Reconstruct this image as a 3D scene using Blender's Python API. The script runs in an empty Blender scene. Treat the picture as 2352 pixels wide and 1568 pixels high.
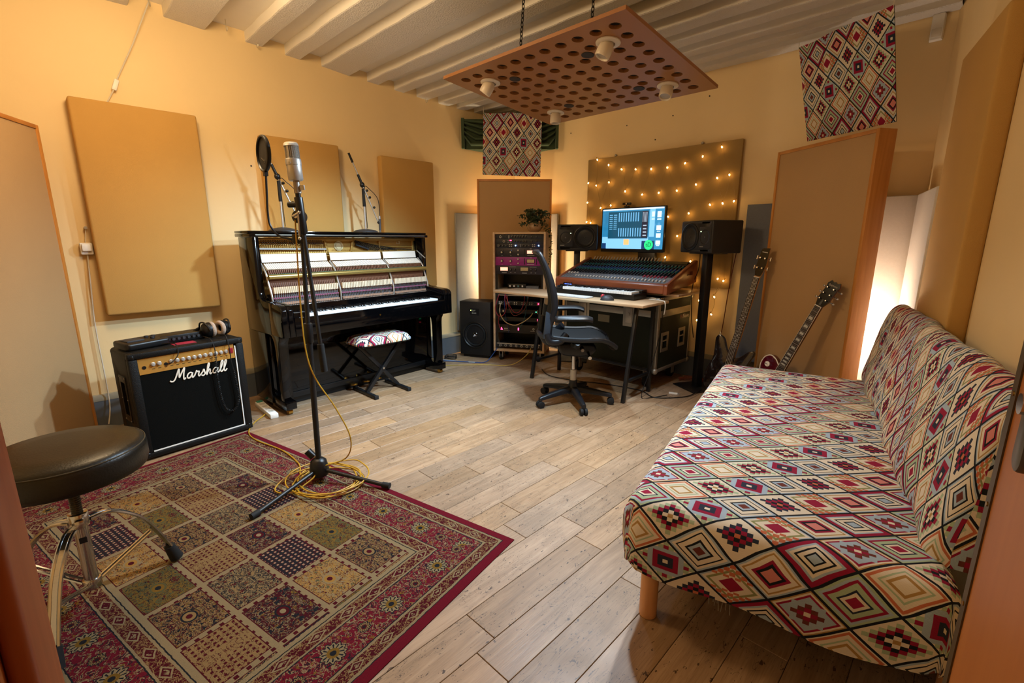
import bpy, bmesh, math, random
from mathutils import Matrix, Vector
R = math.radians
scene = bpy.context.scene
col = scene.collection
# ------------------------------------------------------------------ camera
cam_d = bpy.data.cameras.new('camera'); cam = bpy.data.objects.new('camera', cam_d); col.objects.link(cam)
cam.location = (0, 0, 1.27)
cam.rotation_euler = (R(90 - 12.3), 0, R(44.55))
cam_d.sensor_width = 36.0; cam_d.lens = 36.0 * 1072 / 2352; cam_d.clip_start = 0.02; cam_d.clip_end = 50
scene.camera = cam
scene.view_settings.view_transform = 'Standard'; scene.view_settings.look = 'None'
scene.view_settings.gamma = 1.0; scene.view_settings.use_curve_mapping = False
scene.view_settings.exposure = 0.06
# ------------------------------------------------------------------ world and lights
w = bpy.data.worlds.new('world'); scene.world = w; w.use_nodes = True
w.node_tree.nodes['Background'].inputs[0].default_value = (1.0, 0.72, 0.46, 1)
w.node_tree.nodes['Background'].inputs[1].default_value = 0.10
def light(name, kind, loc, energy, color, target=None, size=0.1, angle=60, blend=0.5, size_y=None):
    d = bpy.data.lights.new(name, kind); d.energy = energy; d.color = color
    if kind == 'AREA':
        d.size = size
        if size_y: d.shape = 'RECTANGLE'; d.size_y = size_y
    else: d.shadow_soft_size = size
    if kind == 'SPOT': d.spot_size = R(angle); d.spot_blend = blend
    o = bpy.data.objects.new(name, d); col.objects.link(o); o.location = loc
    if target:
        v = Vector(target) - Vector(loc); o.rotation_euler = v.to_track_quat('-Z', 'Y').to_euler()
    return o
WARM = (1.0, 0.72, 0.41); COOL = (0.58, 0.80, 1.0); SOFT = (1.0, 0.82, 0.62); NEUT = (1.0, 0.95, 0.88)
# pendant at the end of the white flex that runs up over the ceiling hook and out of the picture
light('pendant_lamp_left_offscreen', 'POINT', (-2.70, 0.55, 2.46), 58, WARM, size=0.2)
# lamp of the hallway behind the open door
light('hall_lamp_behind_door_offscreen', 'POINT', (-0.10, -1.30, 2.3), 16, (1.0, 0.76, 0.50), size=0.2)
# lamp standing in the corner behind the tall absorber and lamp behind the right absorber
light('corner_lamp_light', 'POINT', (-3.95, 3.95, 0.95), 56, (1.0, 0.80, 0.52), size=0.06)
light('corner_lamp_light', 'POINT', (-0.62, 4.0, 0.62), 22, (1.0, 0.86, 0.70), size=0.06)

# ------------------------------------------------------------------ materials
def srgb(h):
    h = h.lstrip('#'); c = [int(h[i:i+2], 16) / 255 for i in (0, 2, 4)]
    return tuple(x / 12.92 if x <= 0.04045 else ((x + 0.055) / 1.055) ** 2.4 for x in c) + (1.0,)
MATS = {}
class NT:
    def __init__(s, m): s.t = m.node_tree; s.n = s.t.nodes; s.l = s.t.links
    def node(s, typ, **kw):
        n = s.n.new(typ)
        for k, v in kw.items(): setattr(n, k, v)
        return n
    def link(s, a, b): s.l.new(a, b)
    def put(s, sock, v):
        if hasattr(v, 'is_output'): s.l.new(v, sock)
        elif v is not None: sock.default_value = v
    def m(s, op, a, b=None, c=None):
        n = s.n.new('ShaderNodeMath'); n.operation = op
        for i, v in enumerate((a, b, c)):
            if v is not None: s.put(n.inputs[i], v)
        return n.outputs[0]
    def mix(s, f, a, b):
        n = s.n.new('ShaderNodeMix'); n.data_type = 'RGBA'
        s.put(n.inputs[0], f); s.put(n.inputs[6], a); s.put(n.inputs[7], b)
        return n.outputs[2]
    def noise(s, vec, scale, detail=3, rough=0.5, dist=0.0):
        n = s.n.new('ShaderNodeTexNoise'); s.put(n.inputs['Vector'], vec)
        n.inputs['Scale'].default_value = scale; n.inputs['Detail'].default_value = detail
        n.inputs['Roughness'].default_value = rough; n.inputs['Distortion'].default_value = dist
        return n.outputs[0]
    def ramp(s, f, stops, const=True):
        n = s.n.new('ShaderNodeValToRGB'); n.color_ramp.interpolation = 'CONSTANT' if const else 'LINEAR'
        e = n.color_ramp.elements
        while len(e) < len(stops): e.new(0.5)
        for i, (p, c) in enumerate(stops): e[i].position = p; e[i].color = c
        s.put(n.inputs[0], f); return n.outputs[0]
    def bump(s, h, strength, dist=0.01):
        n = s.n.new('ShaderNodeBump'); n.inputs['Strength'].default_value = strength; n.inputs['Distance'].default_value = dist
        s.put(n.inputs['Height'], h); return n.outputs[0]
    def obj(s):
        return s.n.new('ShaderNodeTexCoord').outputs['Object']
    def scaled(s, vec, sc):
        n = s.n.new('ShaderNodeMapping'); s.put(n.inputs['Vector'], vec); n.inputs['Scale'].default_value = sc; return n.outputs[0]
def mat(name, color='#808080', rough=0.5, metal=0.0, emit=None, estr=0.0, coat=0.0, var=0.0, vscale=6.0, bump=0.0, bscale=200.0, spec=None, trans=0.0, ior=1.45):
    if name in MATS: return MATS[name]
    m = bpy.data.materials.new(name); m.use_nodes = True; MATS[name] = m
    b = m.node_tree.nodes['Principled BSDF']; c = srgb(color) if isinstance(color, str) else color
    b.inputs['Base Color'].default_value = c; b.inputs['Roughness'].default_value = rough; b.inputs['Metallic'].default_value = metal
    b.inputs['Coat Weight'].default_value = coat; b.inputs['Transmission Weight'].default_value = trans; b.inputs['IOR'].default_value = ior
    if spec is not None: b.inputs['Specular IOR Level'].default_value = spec
    if emit: b.inputs['Emission Color'].default_value = srgb(emit) if isinstance(emit, str) else emit; b.inputs['Emission Strength'].default_value = estr
    if var or bump:
        t = NT(m); v = t.obj()
        if var:
            f = t.noise(v, vscale, 4)
            d = tuple(max(0, x * (1 - var)) for x in c[:3]) + (1,); l = tuple(min(1, x * (1 + var)) for x in c[:3]) + (1,)
            t.link(t.mix(f, d, l), b.inputs['Base Color'])
        if bump:
            t.link(t.bump(t.noise(v, bscale, 2), bump, 0.004), b.inputs['Normal'])
    return m
def wood(name, c1, c2, rough=0.5, scale=(3, 30, 30), coat=0.0, bump=0.05, rand=0.0):
    if name in MATS: return MATS[name]
    m = bpy.data.materials.new(name); m.use_nodes = True; MATS[name] = m
    b = m.node_tree.nodes['Principled BSDF']; t = NT(m); v = t.scaled(t.obj(), scale)
    n1 = t.noise(v, 1.0, 5, 0.6, 0.6)
    c = t.ramp(n1, [(0.3, srgb(c1)), (0.7, srgb(c2))], False)
    t.link(c, b.inputs['Base Color']); b.inputs['Roughness'].default_value = rough; b.inputs['Coat Weight'].default_value = coat
    if bump: t.link(t.bump(n1, bump, 0.002), b.inputs['Normal'])
    return m
# painted walls
wall_m = mat('wall_paint', '#e7cc98', 0.62, var=0.05, vscale=2.2, bump=0.12, bscale=38)
base_m = mat('baseboard_paint', '#5a6168', 0.5, var=0.08)
beam_m = mat('ceiling_paint', '#e6e1d6', 0.5, var=0.06, bump=0.0)
def textured_paint(name, color, s1, st):
    m = mat(name, color, 0.42); t = NT(m); b = t.n['Principled BSDF']; v = t.obj()
    h = t.m('ADD', t.noise(v, s1, 3, 0.6), t.m('MULTIPLY', t.noise(v, s1 * 3.2, 2), 0.5))
    t.link(t.bump(h, st, 0.010), b.inputs['Normal']); return m
beamu_m = textured_paint('beam_textured_paint', '#e4e0da', 105, 1.0)
tan_m = mat('tan_acoustic_fabric', '#bf9450', 0.92, var=0.07, vscale=3, bump=0.35, bscale=420)
buff_m = mat('buff_acoustic_fabric', '#b8966a', 0.92, var=0.06, vscale=3, bump=0.35, bscale=420)
grey_m = mat('grey_acoustic_fabric', '#9a9c9b', 0.92, var=0.08, vscale=40, bump=0.35, bscale=420)
slate_m = mat('slate_acoustic_fabric', '#6a6f78', 0.92, var=0.12, vscale=60, bump=0.35, bscale=420)
pale_m = mat('pale_acoustic_fabric', '#d3cdc8', 0.92, var=0.06, vscale=60, bump=0.35, bscale=420)
felt_m = mat('tan_backdrop_felt', '#a2844f', 0.95, var=0.06, vscale=4, bump=0.3, bscale=300)
pine = wood('pine_wood', '#ad6c26', '#cf8f46', 0.45, (14, 14, 1.2))
pine_h = wood('pine_wood_front', '#b37234', '#c98b48', 0.45, (6, 6, 6))
ply = wood('birch_plywood', '#b08f6c', '#c9ab86', 0.45, (2, 18, 18))
plyedge = mat('plywood_edge', '#b98a5c', 0.55, var=0.1, vscale=50)
beech = wood('beech_wood', '#cf9460', '#dba873', 0.4, (20, 20, 2))
cedar = mat('orange_stained_board', '#9f6c3f', 0.4, var=0.06, vscale=3)
mixwood = wood('stained_console_wood', '#7c4026', '#965232', 0.32, (3, 20, 20))
doorm = wood('orange_door_wood', '#b06a2b', '#c17a37', 0.4, (18, 18, 1.5))
jamb_m = wood('jamb_wood_shaded', '#8f4a25', '#a55a30', 0.4, (18, 18, 1.5))  # darker copy of the jamb wood, shade put into the colour
gloss = mat('piano_black', '#040405', 0.07, spec=0.42)
satin = mat('satin_black', '#0c0c0d', 0.38)
blackm = mat('black_metal', '#101113', 0.42, metal=0.0, spec=0.6)
rubber = mat('black_rubber', '#131313', 0.75)
charcoal = mat('charcoal_plastic', '#2b2d31', 0.5)
tolex = mat('black_tolex', '#0c0b09', 0.5, bump=0.5, bscale=260, spec=0.3)
grille = mat('black_grille_cloth', '#090907', 0.9, bump=0.4, bscale=500, spec=0.12)
leather = mat('black_vinyl', '#131009', 0.36, bump=0.15, bscale=160)
gold = mat('gold_paint', '#b8904a', 0.38, metal=0.55, var=0.08)
goldp = mat('gold_control_panel', '#b78338', 0.4, metal=0.35)
brass = mat('brass', '#b4883c', 0.3, metal=1.0)
chrome = mat('chrome', '#c8c8c8', 0.16, metal=1.0)
alu = mat('aluminium', '#aaa79f', 0.42, metal=0.8, var=0.1, vscale=20)
nickel = mat('satin_nickel', '#b7b3ac', 0.38, metal=0.6)
white = mat('white_plastic', '#e4e0d8', 0.4)
ivory = mat('ivory_key', '#eef0ee', 0.28, coat=0.3)
cream = mat('cream_felt', '#e8e0d2', 0.85)
ebony = mat('black_key', '#08080a', 0.3)
redm = mat('dark_red_plastic', '#7a1626', 0.35)
magenta = mat('magenta_panel', '#8c1f78', 0.42)
yellow = mat('yellow_cable', '#b3861d', 0.5)
greenfoam = mat('green_foam', '#3d4c35', 0.95, var=0.1, vscale=90, bump=0.4, bscale=500)
greencase = mat('green_case_laminate', '#121c11', 0.7, var=0.25, vscale=5, bump=0.2, bscale=120)
cable_k = mat('black_cable', '#0d0d0e', 0.55)
cable_w = mat('white_cable', '#cfc6b4', 0.5)
leaf_m = mat('ivy_leaf', '#33442a', 0.5, var=0.3, vscale=30)

# ------------------------------------------------------------------ mesh builder
class MB:
    def __init__(s): s.v = []; s.f = []; s.uv = {}; s.M = Matrix.Identity(4); s.mi = []; s.cur = 0
    def at(s, M): s.M = M; return s
    def add(s, vs, fs, uvs=None):
        o = len(s.v); s.v += [tuple(s.M @ Vector(p)) for p in vs]
        for i, f in enumerate(fs):
            if uvs: s.uv[len(s.f)] = uvs[i]
            s.f.append(tuple(o + k for k in f)); s.mi.append(s.cur)
        return s
    def box(s, x0, x1, y0, y1, z0, z1):
        if x0 > x1: x0, x1 = x1, x0
        if y0 > y1: y0, y1 = y1, y0
        if z0 > z1: z0, z1 = z1, z0
        return s.add([(x0,y0,z0),(x1,y0,z0),(x1,y1,z0),(x0,y1,z0),(x0,y0,z1),(x1,y0,z1),(x1,y1,z1),(x0,y1,z1)],
                     [(0,3,2,1),(4,5,6,7),(0,1,5,4),(1,2,6,5),(2,3,7,6),(3,0,4,7)])
    def cbox(s, c, size): return s.box(c[0]-size[0]/2, c[0]+size[0]/2, c[1]-size[1]/2, c[1]+size[1]/2, c[2]-size[2]/2, c[2]+size[2]/2)
    def bar(s, a, b, w, h, up=(0,0,1)):
        a = Vector(a); b = Vector(b); d = (b - a); L = d.length; d.normalize(); u = Vector(up)
        x = d.cross(u)
        if x.length < 1e-4: x = d.cross(Vector((1,0,0)))
        x.normalize(); y = x.cross(d); M0 = s.M
        s.M = M0 @ Matrix(((x[0],y[0],d[0],a[0]),(x[1],y[1],d[1],a[1]),(x[2],y[2],d[2],a[2]),(0,0,0,1)))
        s.box(-w/2, w/2, -h/2, h/2, 0, L); s.M = M0; return s
    def cyl(s, a, b, r, r1=None, n=14, caps=True):
        return s.tube([a, b], r, n, r1=r1, caps=caps)
    def tube(s, pts, r, n=8, r1=None, caps=True, closed=False, radii=None):
        P = [Vector(p) for p in pts]; m = len(P); vs = []; fs = []
        prev = None
        for i in range(m):
            if closed: t = P[(i+1) % m] - P[i-1]
            else: t = P[min(i+1, m-1)] - P[max(i-1, 0)]
            if t.length < 1e-9: t = Vector((0,0,1))
            t.normalize()
            if prev is None:
                x = t.orthogonal().normalized()
            else:
                x = prev - t * prev.dot(t)
                x = x.normalized() if x.length > 1e-6 else t.orthogonal().normalized()
            prev = x; y = t.cross(x)
            rr = radii[i] if radii else (r if r1 is None else r + (r1 - r) * i / (m - 1))
            for k in range(n):
                a = 2 * math.pi * k / n; vs.append(P[i] + (x * math.cos(a) + y * math.sin(a)) * rr)
        for i in range(m if closed else m - 1):
            j = (i + 1) % m
            for k in range(n): fs.append((i*n+k, i*n+(k+1) % n, j*n+(k+1) % n, j*n+k))
        if caps and not closed: fs.append(tuple(range(n))[::-1]); fs.append(tuple((m-1)*n+k for k in range(n)))
        return s.add(vs, fs)
    def lathe(s, prof, n=20, M=None, caps=True):
        M0 = s.M
        if M is not None: s.M = M0 @ M
        vs = []; fs = []; m = len(prof)
        for (r, z) in prof:
            for k in range(n): a = 2*math.pi*k/n; vs.append((r*math.cos(a), r*math.sin(a), z))
        for i in range(m-1):
            for k in range(n): fs.append((i*n+k, i*n+(k+1) % n, (i+1)*n+(k+1) % n, (i+1)*n+k))
        if caps:
            if prof[0][0] > 1e-5: fs.append(tuple(range(n))[::-1])
            if prof[-1][0] > 1e-5: fs.append(tuple((m-1)*n+k for k in range(n)))
        s.add(vs, fs); s.M = M0; return s
    def sphere(s, c, r, n=12, sc=(1,1,1)):
        prof = [(r*math.sin(math.pi*i/8), -r*math.cos(math.pi*i/8)) for i in range(9)]
        prof[0] = (1e-4, -r); prof[-1] = (1e-4, r)
        return s.lathe(prof, n, Matrix.Translation(c) @ Matrix.Diagonal((*sc, 1)))
    def prism(s, poly, z0, z1, M=None):
        M0 = s.M
        if M is not None: s.M = M0 @ M
        n = len(poly); a = sum(poly[i][0]*poly[(i+1) % n][1]-poly[(i+1) % n][0]*poly[i][1] for i in range(n))
        if a < 0: poly = poly[::-1]
        vs = [(x,y,z0) for x,y in poly] + [(x,y,z1) for x,y in poly]
        fs = [tuple(range(n))[::-1], tuple(range(n, 2*n))] + [(i, (i+1) % n, n+(i+1) % n, n+i) for i in range(n)]
        s.add(vs, fs); s.M = M0; return s
    def torus(s, R0, r, n=32, k=8, M=None, a0=0, a1=2*math.pi):
        full = abs(a1-a0) > 6.28
        pts = [(R0*math.cos(a0+(a1-a0)*i/(n if full else n-1)), R0*math.sin(a0+(a1-a0)*i/(n if full else n-1)), 0) for i in range(n)]
        M0 = s.M
        if M is not None: s.M = M0 @ M
        s.tube(pts, r, k, closed=full); s.M = M0; return s
    def build(s, name, m, parent=None, smooth=40, bevel=0.0, loc=None, rotz=0, seg=2):
        me = bpy.data.meshes.new(name); me.from_pydata(s.v, [], s.f)
        if s.uv:
            ul = me.uv_layers.new(name='UVMap')
            for p in me.polygons:
                u = s.uv.get(p.index)
                if u:
                    for li, q in zip(p.loop_indices, u): ul.data[li].uv = q
        ms = m if isinstance(m, (list, tuple)) else [m]
        for k in ms: me.materials.append(k)
        if len(ms) > 1:
            for p in me.polygons: p.material_index = s.mi[p.index]
        if bevel:
            bm = bmesh.new(); bm.from_mesh(me)
            bmesh.ops.remove_doubles(bm, verts=bm.verts, dist=1e-6)
            ed = [e for e in bm.edges if len(e.link_faces) == 2 and e.calc_face_angle(0) > R(35)]
            bmesh.ops.bevel(bm, geom=ed, offset=bevel, segments=seg, profile=0.5, affect='EDGES', clamp_overlap=True)
            bm.to_mesh(me); bm.free()
        if smooth:
            for p in me.polygons: p.use_smooth = True
            me.set_sharp_from_angle(angle=R(smooth))
        me.update()
        o = bpy.data.objects.new(name, me); col.objects.link(o)
        if loc is not None: o.location = loc
        o.rotation_euler = (0, 0, R(rotz))
        if parent is not None: o.parent = parent
        return o
def RX(d): return Matrix.Rotation(R(d), 4, 'X')
def RY(d): return Matrix.Rotation(R(d), 4, 'Y')
def RZ(d): return Matrix.Rotation(R(d), 4, 'Z')
def T(*p): return Matrix.Translation(p)
def frame(o, x, y, z): return Matrix(((x[0],y[0],z[0],o[0]),(x[1],y[1],z[1],o[1]),(x[2],y[2],z[2],o[2]),(0,0,0,1)))
def bez(pts, n=8, closed=False):
    P = [Vector(p) for p in pts]; out = []; m = len(P)
    for i in range(m if closed else m - 1):
        p1 = P[i]; p2 = P[(i+1) % m]
        p0 = P[i-1] if (i > 0 or closed) else p1; p3 = P[(i+2) % m] if (i+2 < m or closed) else p2
        for k in range(n):
            t = k / n
            out.append(0.5*((2*p1)+(p2-p0)*t+(2*p0-5*p1+4*p2-p3)*t*t+(3*p1-p0-3*p2+p3)*t**3))
    if not closed: out.append(P[-1])
    return out
def tag(o, label, cat, group=None):
    o['label'] = label; o['category'] = cat
    if group: o['group'] = group
    return o
def thing(name, label, cat, loc=(0,0,0), rotz=0, group=None):
    o = bpy.data.objects.new(name, None); col.objects.link(o); o.empty_display_size = 0.1
    o.location = loc; o.rotation_euler = (0, 0, R(rotz)); return tag(o, label, cat, group)
def struct(o): o['kind'] = 'structure'; return o
def stuff(o): o['kind'] = 'stuff'; return o
def copyobj(o, parent=None, loc=None):
    c = o.copy(); col.objects.link(c)
    if parent is not None: c.parent = parent
    if loc is not None: c.location = loc
    return c
def copytree(o, parent=None):
    c = o.copy(); col.objects.link(c); c.parent = parent
    for ch in list(o.children): copytree(ch, c)
    return c
def text_mesh(name, body, size, m, parent, M, ext=0.0006, align='CENTER'):
    cu = bpy.data.curves.new(name, 'FONT'); cu.body = body; cu.size = size; cu.extrude = ext; cu.align_x = align; cu.align_y = 'CENTER'
    cu.resolution_u = 3
    to = bpy.data.objects.new(name + '_curve', cu); col.objects.link(to)
    dg = bpy.context.evaluated_depsgraph_get(); me = bpy.data.meshes.new_from_object(to.evaluated_get(dg))
    bpy.data.objects.remove(to); me.transform(M); me.materials.clear(); me.materials.append(m)
    o = bpy.data.objects.new(name, me); col.objects.link(o); o.parent = parent; return o

def cut(o, boxes):
    mb = MB()
    for b in boxes: mb.box(*b)
    h = mb.build('cutter', o.data.materials[0], smooth=0); h.parent = o.parent; h.matrix_basis = o.matrix_basis.copy()
    md_ = o.modifiers.new('cut', 'BOOLEAN'); md_.object = h; md_.operation = 'DIFFERENCE'; md_.solver = 'EXACT'
    dg = bpy.context.evaluated_depsgraph_get(); dg.update()
    me = bpy.data.meshes.new_from_object(o.evaluated_get(dg)); o.modifiers.clear(); o.data = me; bpy.data.objects.remove(h); return o
# ------------------------------------------------------------------ the room
XL, YB = -4.135, 4.25
WD = Vector((0.2079, -0.9781, 0))            # right wall runs from the back corner towards the door
WN = Vector((-0.9781, -0.2079, 0))           # its normal, into the room
WC = Vector((-0.31, 4.25, 0))
def right_x(y): return WC.x + (WC.y - y) * 0.2079 / 0.9781
def floor_material():
    m = bpy.data.materials.new('oak_plank'); m.use_nodes = True; t = NT(m); b = t.n['Principled BSDF']
    tc = t.obj(); oi = t.node('ShaderNodeObjectInfo')
    off = t.node('ShaderNodeVectorMath', operation='ADD'); t.link(tc, off.inputs[0])
    sc = t.node('ShaderNodeVectorMath', operation='SCALE'); t.link(oi.outputs['Location'], sc.inputs[0]); sc.inputs['Scale'].default_value = 3.7
    t.link(sc.outputs[0], off.inputs[1]); v = off.outputs[0]
    grain = t.noise(t.scaled(v, (38, 3.0, 1)), 1.0, 6, 0.62, 0.8)
    fine = t.noise(t.scaled(v, (210, 9, 1)), 1.0, 4, 0.6)
    c = t.ramp(grain, [(0.25, srgb('#846749')), (0.5, srgb('#a0805f')), (0.75, srgb('#b39472'))], False)
    c = t.mix(t.m('MULTIPLY', t.ramp(fine, [(0.3, (1,1,1,1)), (0.48, (0,0,0,1))], False), 0.55), c, srgb('#7b5a39'))
    worn = t.noise(v, 2.3, 4, 0.65)
    c = t.mix(t.m('MULTIPLY', t.ramp(worn, [(0.45, (0,0,0,1)), (0.68, (1,1,1,1))], False), 0.6), c, srgb('#846a4c'))
    speck = t.noise(t.scaled(v, (60, 22, 1)), 1.0, 3, 0.7)
    c = t.mix(t.m('MULTIPLY', t.m('GREATER_THAN', speck, 0.645), t.m('GREATER_THAN', worn, 0.44)), c, srgb('#4b3420'))
    scr_ = t.noise(t.scaled(v, (26, 5, 1)), 1.0, 2, 0.5, 3.0)
    c = t.mix(t.m('MULTIPLY', t.m('LESS_THAN', t.m('ABSOLUTE', t.m('SUBTRACT', scr_, 0.5)), 0.006), t.m('GREATER_THAN', worn, 0.5)), c, srgb('#5a4230'))
    hsv = t.node('ShaderNodeHueSaturation'); t.put(hsv.inputs['Color'], c)
    t.link(t.m('ADD', 0.78, t.m('MULTIPLY', oi.outputs['Random'], 0.26)), hsv.inputs['Value'])
    t.link(t.m('SUBTRACT', 1.05, t.m('MULTIPLY', t.m('FRACT', t.m('MULTIPLY', oi.outputs['Random'], 7.3)), 0.2)), hsv.inputs['Saturation'])
    t.link(hsv.outputs[0], b.inputs['Base Color'])
    t.link(t.m('ADD', 0.3, t.m('MULTIPLY', worn, 0.3)), b.inputs['Roughness'])
    t.link(t.bump(t.m('ADD', grain, t.m('MULTIPLY', fine, 0.6)), 0.12, 0.003), b.inputs['Normal'])
    return m
oak = floor_material()
floor = struct(MB().box(-4.25, 1.1, -1.4, 4.35, -0.05, -0.012).build('floor', mat('sub_floor_wood', '#6b5138', 0.9)))
rnd = random.Random(11)
cache = {}
def plank_mesh(L):
    k = round(L, 3)
    if k not in cache:
        o = MB().box(-0.0699, 0.0699, 0.0012, L - 0.0012, -0.012, 0.0).build('plank', oak, bevel=0.0012, seg=1, smooth=0)
        cache[k] = o.data; bpy.data.objects.remove(o)
    return cache[k]
fixed = {2: [1.21], 3: [1.53], 4: [1.11], 6: [1.22], 1: [1.45]}
row = 0; x = 0.6
for i in range(40):
    xc = -0.94 + 0.1415 * (10 - i) + 0.07075     # plank lines measured along the floor
    if xc < XL: break
    y = -1.35 + rnd.uniform(-0.5, 0.0) if i > 11 else -0.2 + rnd.uniform(-0.5, 0)
    y = max(y, -1.35); yend = 4.25
    while y < yend - 0.01:
        L = rnd.choice((0.62, 0.78, 0.95, 1.15, 1.35)) if i > 8 else rnd.choice((0.78, 1.1, 1.35))
        if y + L > yend - 0.25: L = yend - y
        if y + L > -0.35 and right_x(y) > xc - 0.07:
            p = bpy.data.objects.new('plank', plank_mesh(L)); col.objects.link(p); p.location = (xc, y, 0); p.parent = floor
        y += L
wl = struct(MB().box(XL - 0.12, XL, -1.4, YB + 0.1, -0.02, 2.95).build('wall_left', wall_m, smooth=0))
wb = struct(MB().box(XL, 0.4, YB, YB + 0.12, -0.02, 2.95).build('wall_back', wall_m, smooth=0))
a = WC; e = WC + WD * 5.9; n = -WN * 0.12
wr = struct(MB().prism([(a.x, a.y), (e.x, e.y), (e.x + n.x, e.y + n.y), (a.x + n.x, a.y + n.y)], -0.02, 2.95).build('wall_right', wall_m, smooth=0))
wn = struct(MB().box(XL, -0.80, -0.86, -0.74, -0.02, 2.95).build('wall_near', wall_m, smooth=0))
struct(MB().box(-0.95, -0.80, -0.74, -0.075, -0.02, 2.95).build('wall_entrance', wall_m, smooth=0))
def baseboard(name, a, b, nrm):
    mb = MB(); a = Vector(a); b = Vector(b); nrm = Vector(nrm); L = (b - a).length; d = (b - a).normalized()
    mb.M = frame(a, d, nrm, (0, 0, 1))
    mb.prism([(0, 0), (0.018, 0), (0.018, 0.195), (0.0, 0.195)], 0, L, Matrix(((0,0,1,0),(1,0,0,0),(0,1,0,0),(0,0,0,1))))
    o = struct(mb.build(name, base_m, smooth=0))
    mb = MB(); mb.M = frame(a, d, nrm, (0, 0, 1))
    mb.prism([(0, 0.195), (0.020, 0.195), (0.020, 0.215), (0.010, 0.235), (0, 0.238)], 0, L, Matrix(((0,0,1,0),(1,0,0,0),(0,1,0,0),(0,0,0,1))))
    mb.build('moulding', mat('moulding_paint', '#8d8876', 0.5), o)
baseboard('baseboard_left', (XL, -0.74, 0), (XL, YB, 0), (1, 0, 0))
baseboard('baseboard_back', (XL + 0.02, YB, 0), (-0.34, YB, 0), (0, -1, 0))
# ceiling: boards above, painted beams below
def bz(y):
    pts = [(-1.4, 2.79), (0.6, 2.735), (1.1, 2.719), (1.48, 2.705), (1.77, 2.687), (2.19, 2.662), (2.73, 2.635), (3.26, 2.612), (3.6, 2.612), (3.95, 2.632), (4.3, 2.655)]
    for (y0, z0), (y1, z1) in zip(pts, pts[1:]):
        if y <= y1: return z0 + (z1 - z0) * (y - y0) / (y1 - y0)
    return pts[-1][1]
mb = MB(); ys = [-1.4 + 0.25 * k for k in range(24)]
vs = []; fs = []
for k, yy in enumerate(ys): vs += [(-4.25, yy, bz(yy) + 0.072), (1.1, yy, bz(yy) + 0.072), (1.1, yy, bz(yy) + 0.14), (-4.25, yy, bz(yy) + 0.14)]
for k in range(len(ys) - 1):
    q = 4 * k; fs += [(q, q+4, q+5, q+1), (q+2, q+6, q+7, q+3)]
ceil = struct(mb.add(vs, fs).build('ceiling', beam_m, smooth=0))
beams = [(-1.1,-0.98),(-0.82,-0.7),(-0.54,-0.42),(-0.26,-0.14),(0.02,0.14),(0.30,0.42),(0.55,0.68),(0.865,1.109),(1.366,1.482),(1.646,1.768),(1.943,2.186),(2.355,2.472),(2.628,2.735),(2.878,3.006),(3.135,3.262),(3.375,3.49),(3.61,3.725),(3.84,3.955),(4.09,4.25)]
for (y0, y1) in beams:
    xr = right_x((y0 + y1) / 2); n = 26; vs = []; fs = []
    rr = random.Random(int(y0 * 100))
    for k in range(n + 1):
        xx = XL + (xr - XL) * k / n; j = lambda s: rr.uniform(-s, s)
        zb0 = bz(y0) + j(0.0035); zb1 = bz(y1) + j(0.0035); zt = bz(y0) + 0.08
        a0 = y0 + j(0.004); a1 = y1 + j(0.004)
        vs += [(xx, a0, zt), (xx, a0, zb0 + 0.005), (xx, a0 + 0.006, zb0), (xx, a1 - 0.006, zb1), (xx, a1, zb1 + 0.005), (xx, a1, zt)]
    for k in range(n):
        for q in range(5): fs.append((6*k+q, 6*k+6+q, 6*k+7+q, 6*k+1+q))
    mb = MB(); mb.add(vs, fs); mb.mi = [1 if (i % 5) in (1, 2, 3) else 0 for i in range(len(fs))]
    mb.build('beam', [beam_m, beamu_m], ceil, smooth=20)
# door leaf, opened into the room, and the jamb beside the camera
dth = math.atan2(0.72 + 0.05, 0.049 - 0.16)
door = struct(bpy.data.objects.new('door_1', None)); col.objects.link(door); door.location = (0.16, -0.05, 0); door.rotation_euler = (0, 0, dth)
DL = math.hypot(0.77, 0.111)
MB().box(0, DL - 0.006, -0.045, 0, 0.01, 2.02).build('leaf', doorm, door, bevel=0.003)
MB().box(DL - 0.016, DL + 0.0012, 0.0, 0.0018, 0.01, 2.02).build('face_strip', mat('aged_brass_strip', '#5d4f36', 0.45, metal=0.6), door)
st = MB().box(DL - 0.006, DL, -0.043, -0.002, 0.01, 2.02).build('edge_strip', mat('aged_brass_strip', '#5d4f36', 0.45, metal=0.6), door, bevel=0.001)
mb = MB()
for zz in [0.2 + 0.13 * k for k in range(14)]: mb.cyl((DL - 0.008, 0.001, zz), (DL - 0.008, 0.0028, zz), 0.0028, n=8)
stuff(mb.build('screws', brass, door))
lk = MB().prism([(0.014*math.cos(a_) , 0.026*(1 if math.sin(a_) > 0 else -1) + 0.018*math.sin(a_)) for a_ in [2*math.pi*k/20 for k in range(20)]], 0, 0.010, T(DL - 0.098, 0.0005, 1.10) @ Matrix(((1,0,0,0),(0,0,1,0),(0,1,0,0),(0,0,0,1))))
lo = lk.build('lock_plate', mat('dull_lock_metal', '#6f6a62', 0.4, metal=0.7), door, bevel=0.003)
MB().cyl((DL - 0.098, 0.008, 1.122), (DL - 0.098, 0.016, 1.122), 0.010).build('lock_cylinder', chrome, door)
j = struct(MB().box(-0.80, -0.58, -0.075, -0.0545, 0, 2.1).build('trim_1', jamb_m, bevel=0.008, seg=3))
MB().box(-0.80, -0.565, -0.115, -0.0755, 0, 2.1).build('lining', wood('jamb_lining_wood_lit', '#b06a34', '#c07a42', 0.4, (18, 18, 1.5)), j, bevel=0.003)  # lighter copy of the jamb wood, hall light painted into its colour
MB().box(-0.80, -0.60, -0.30, -0.1155, 0, 2.1).build('lining', jamb_m, j, bevel=0.003)
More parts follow.
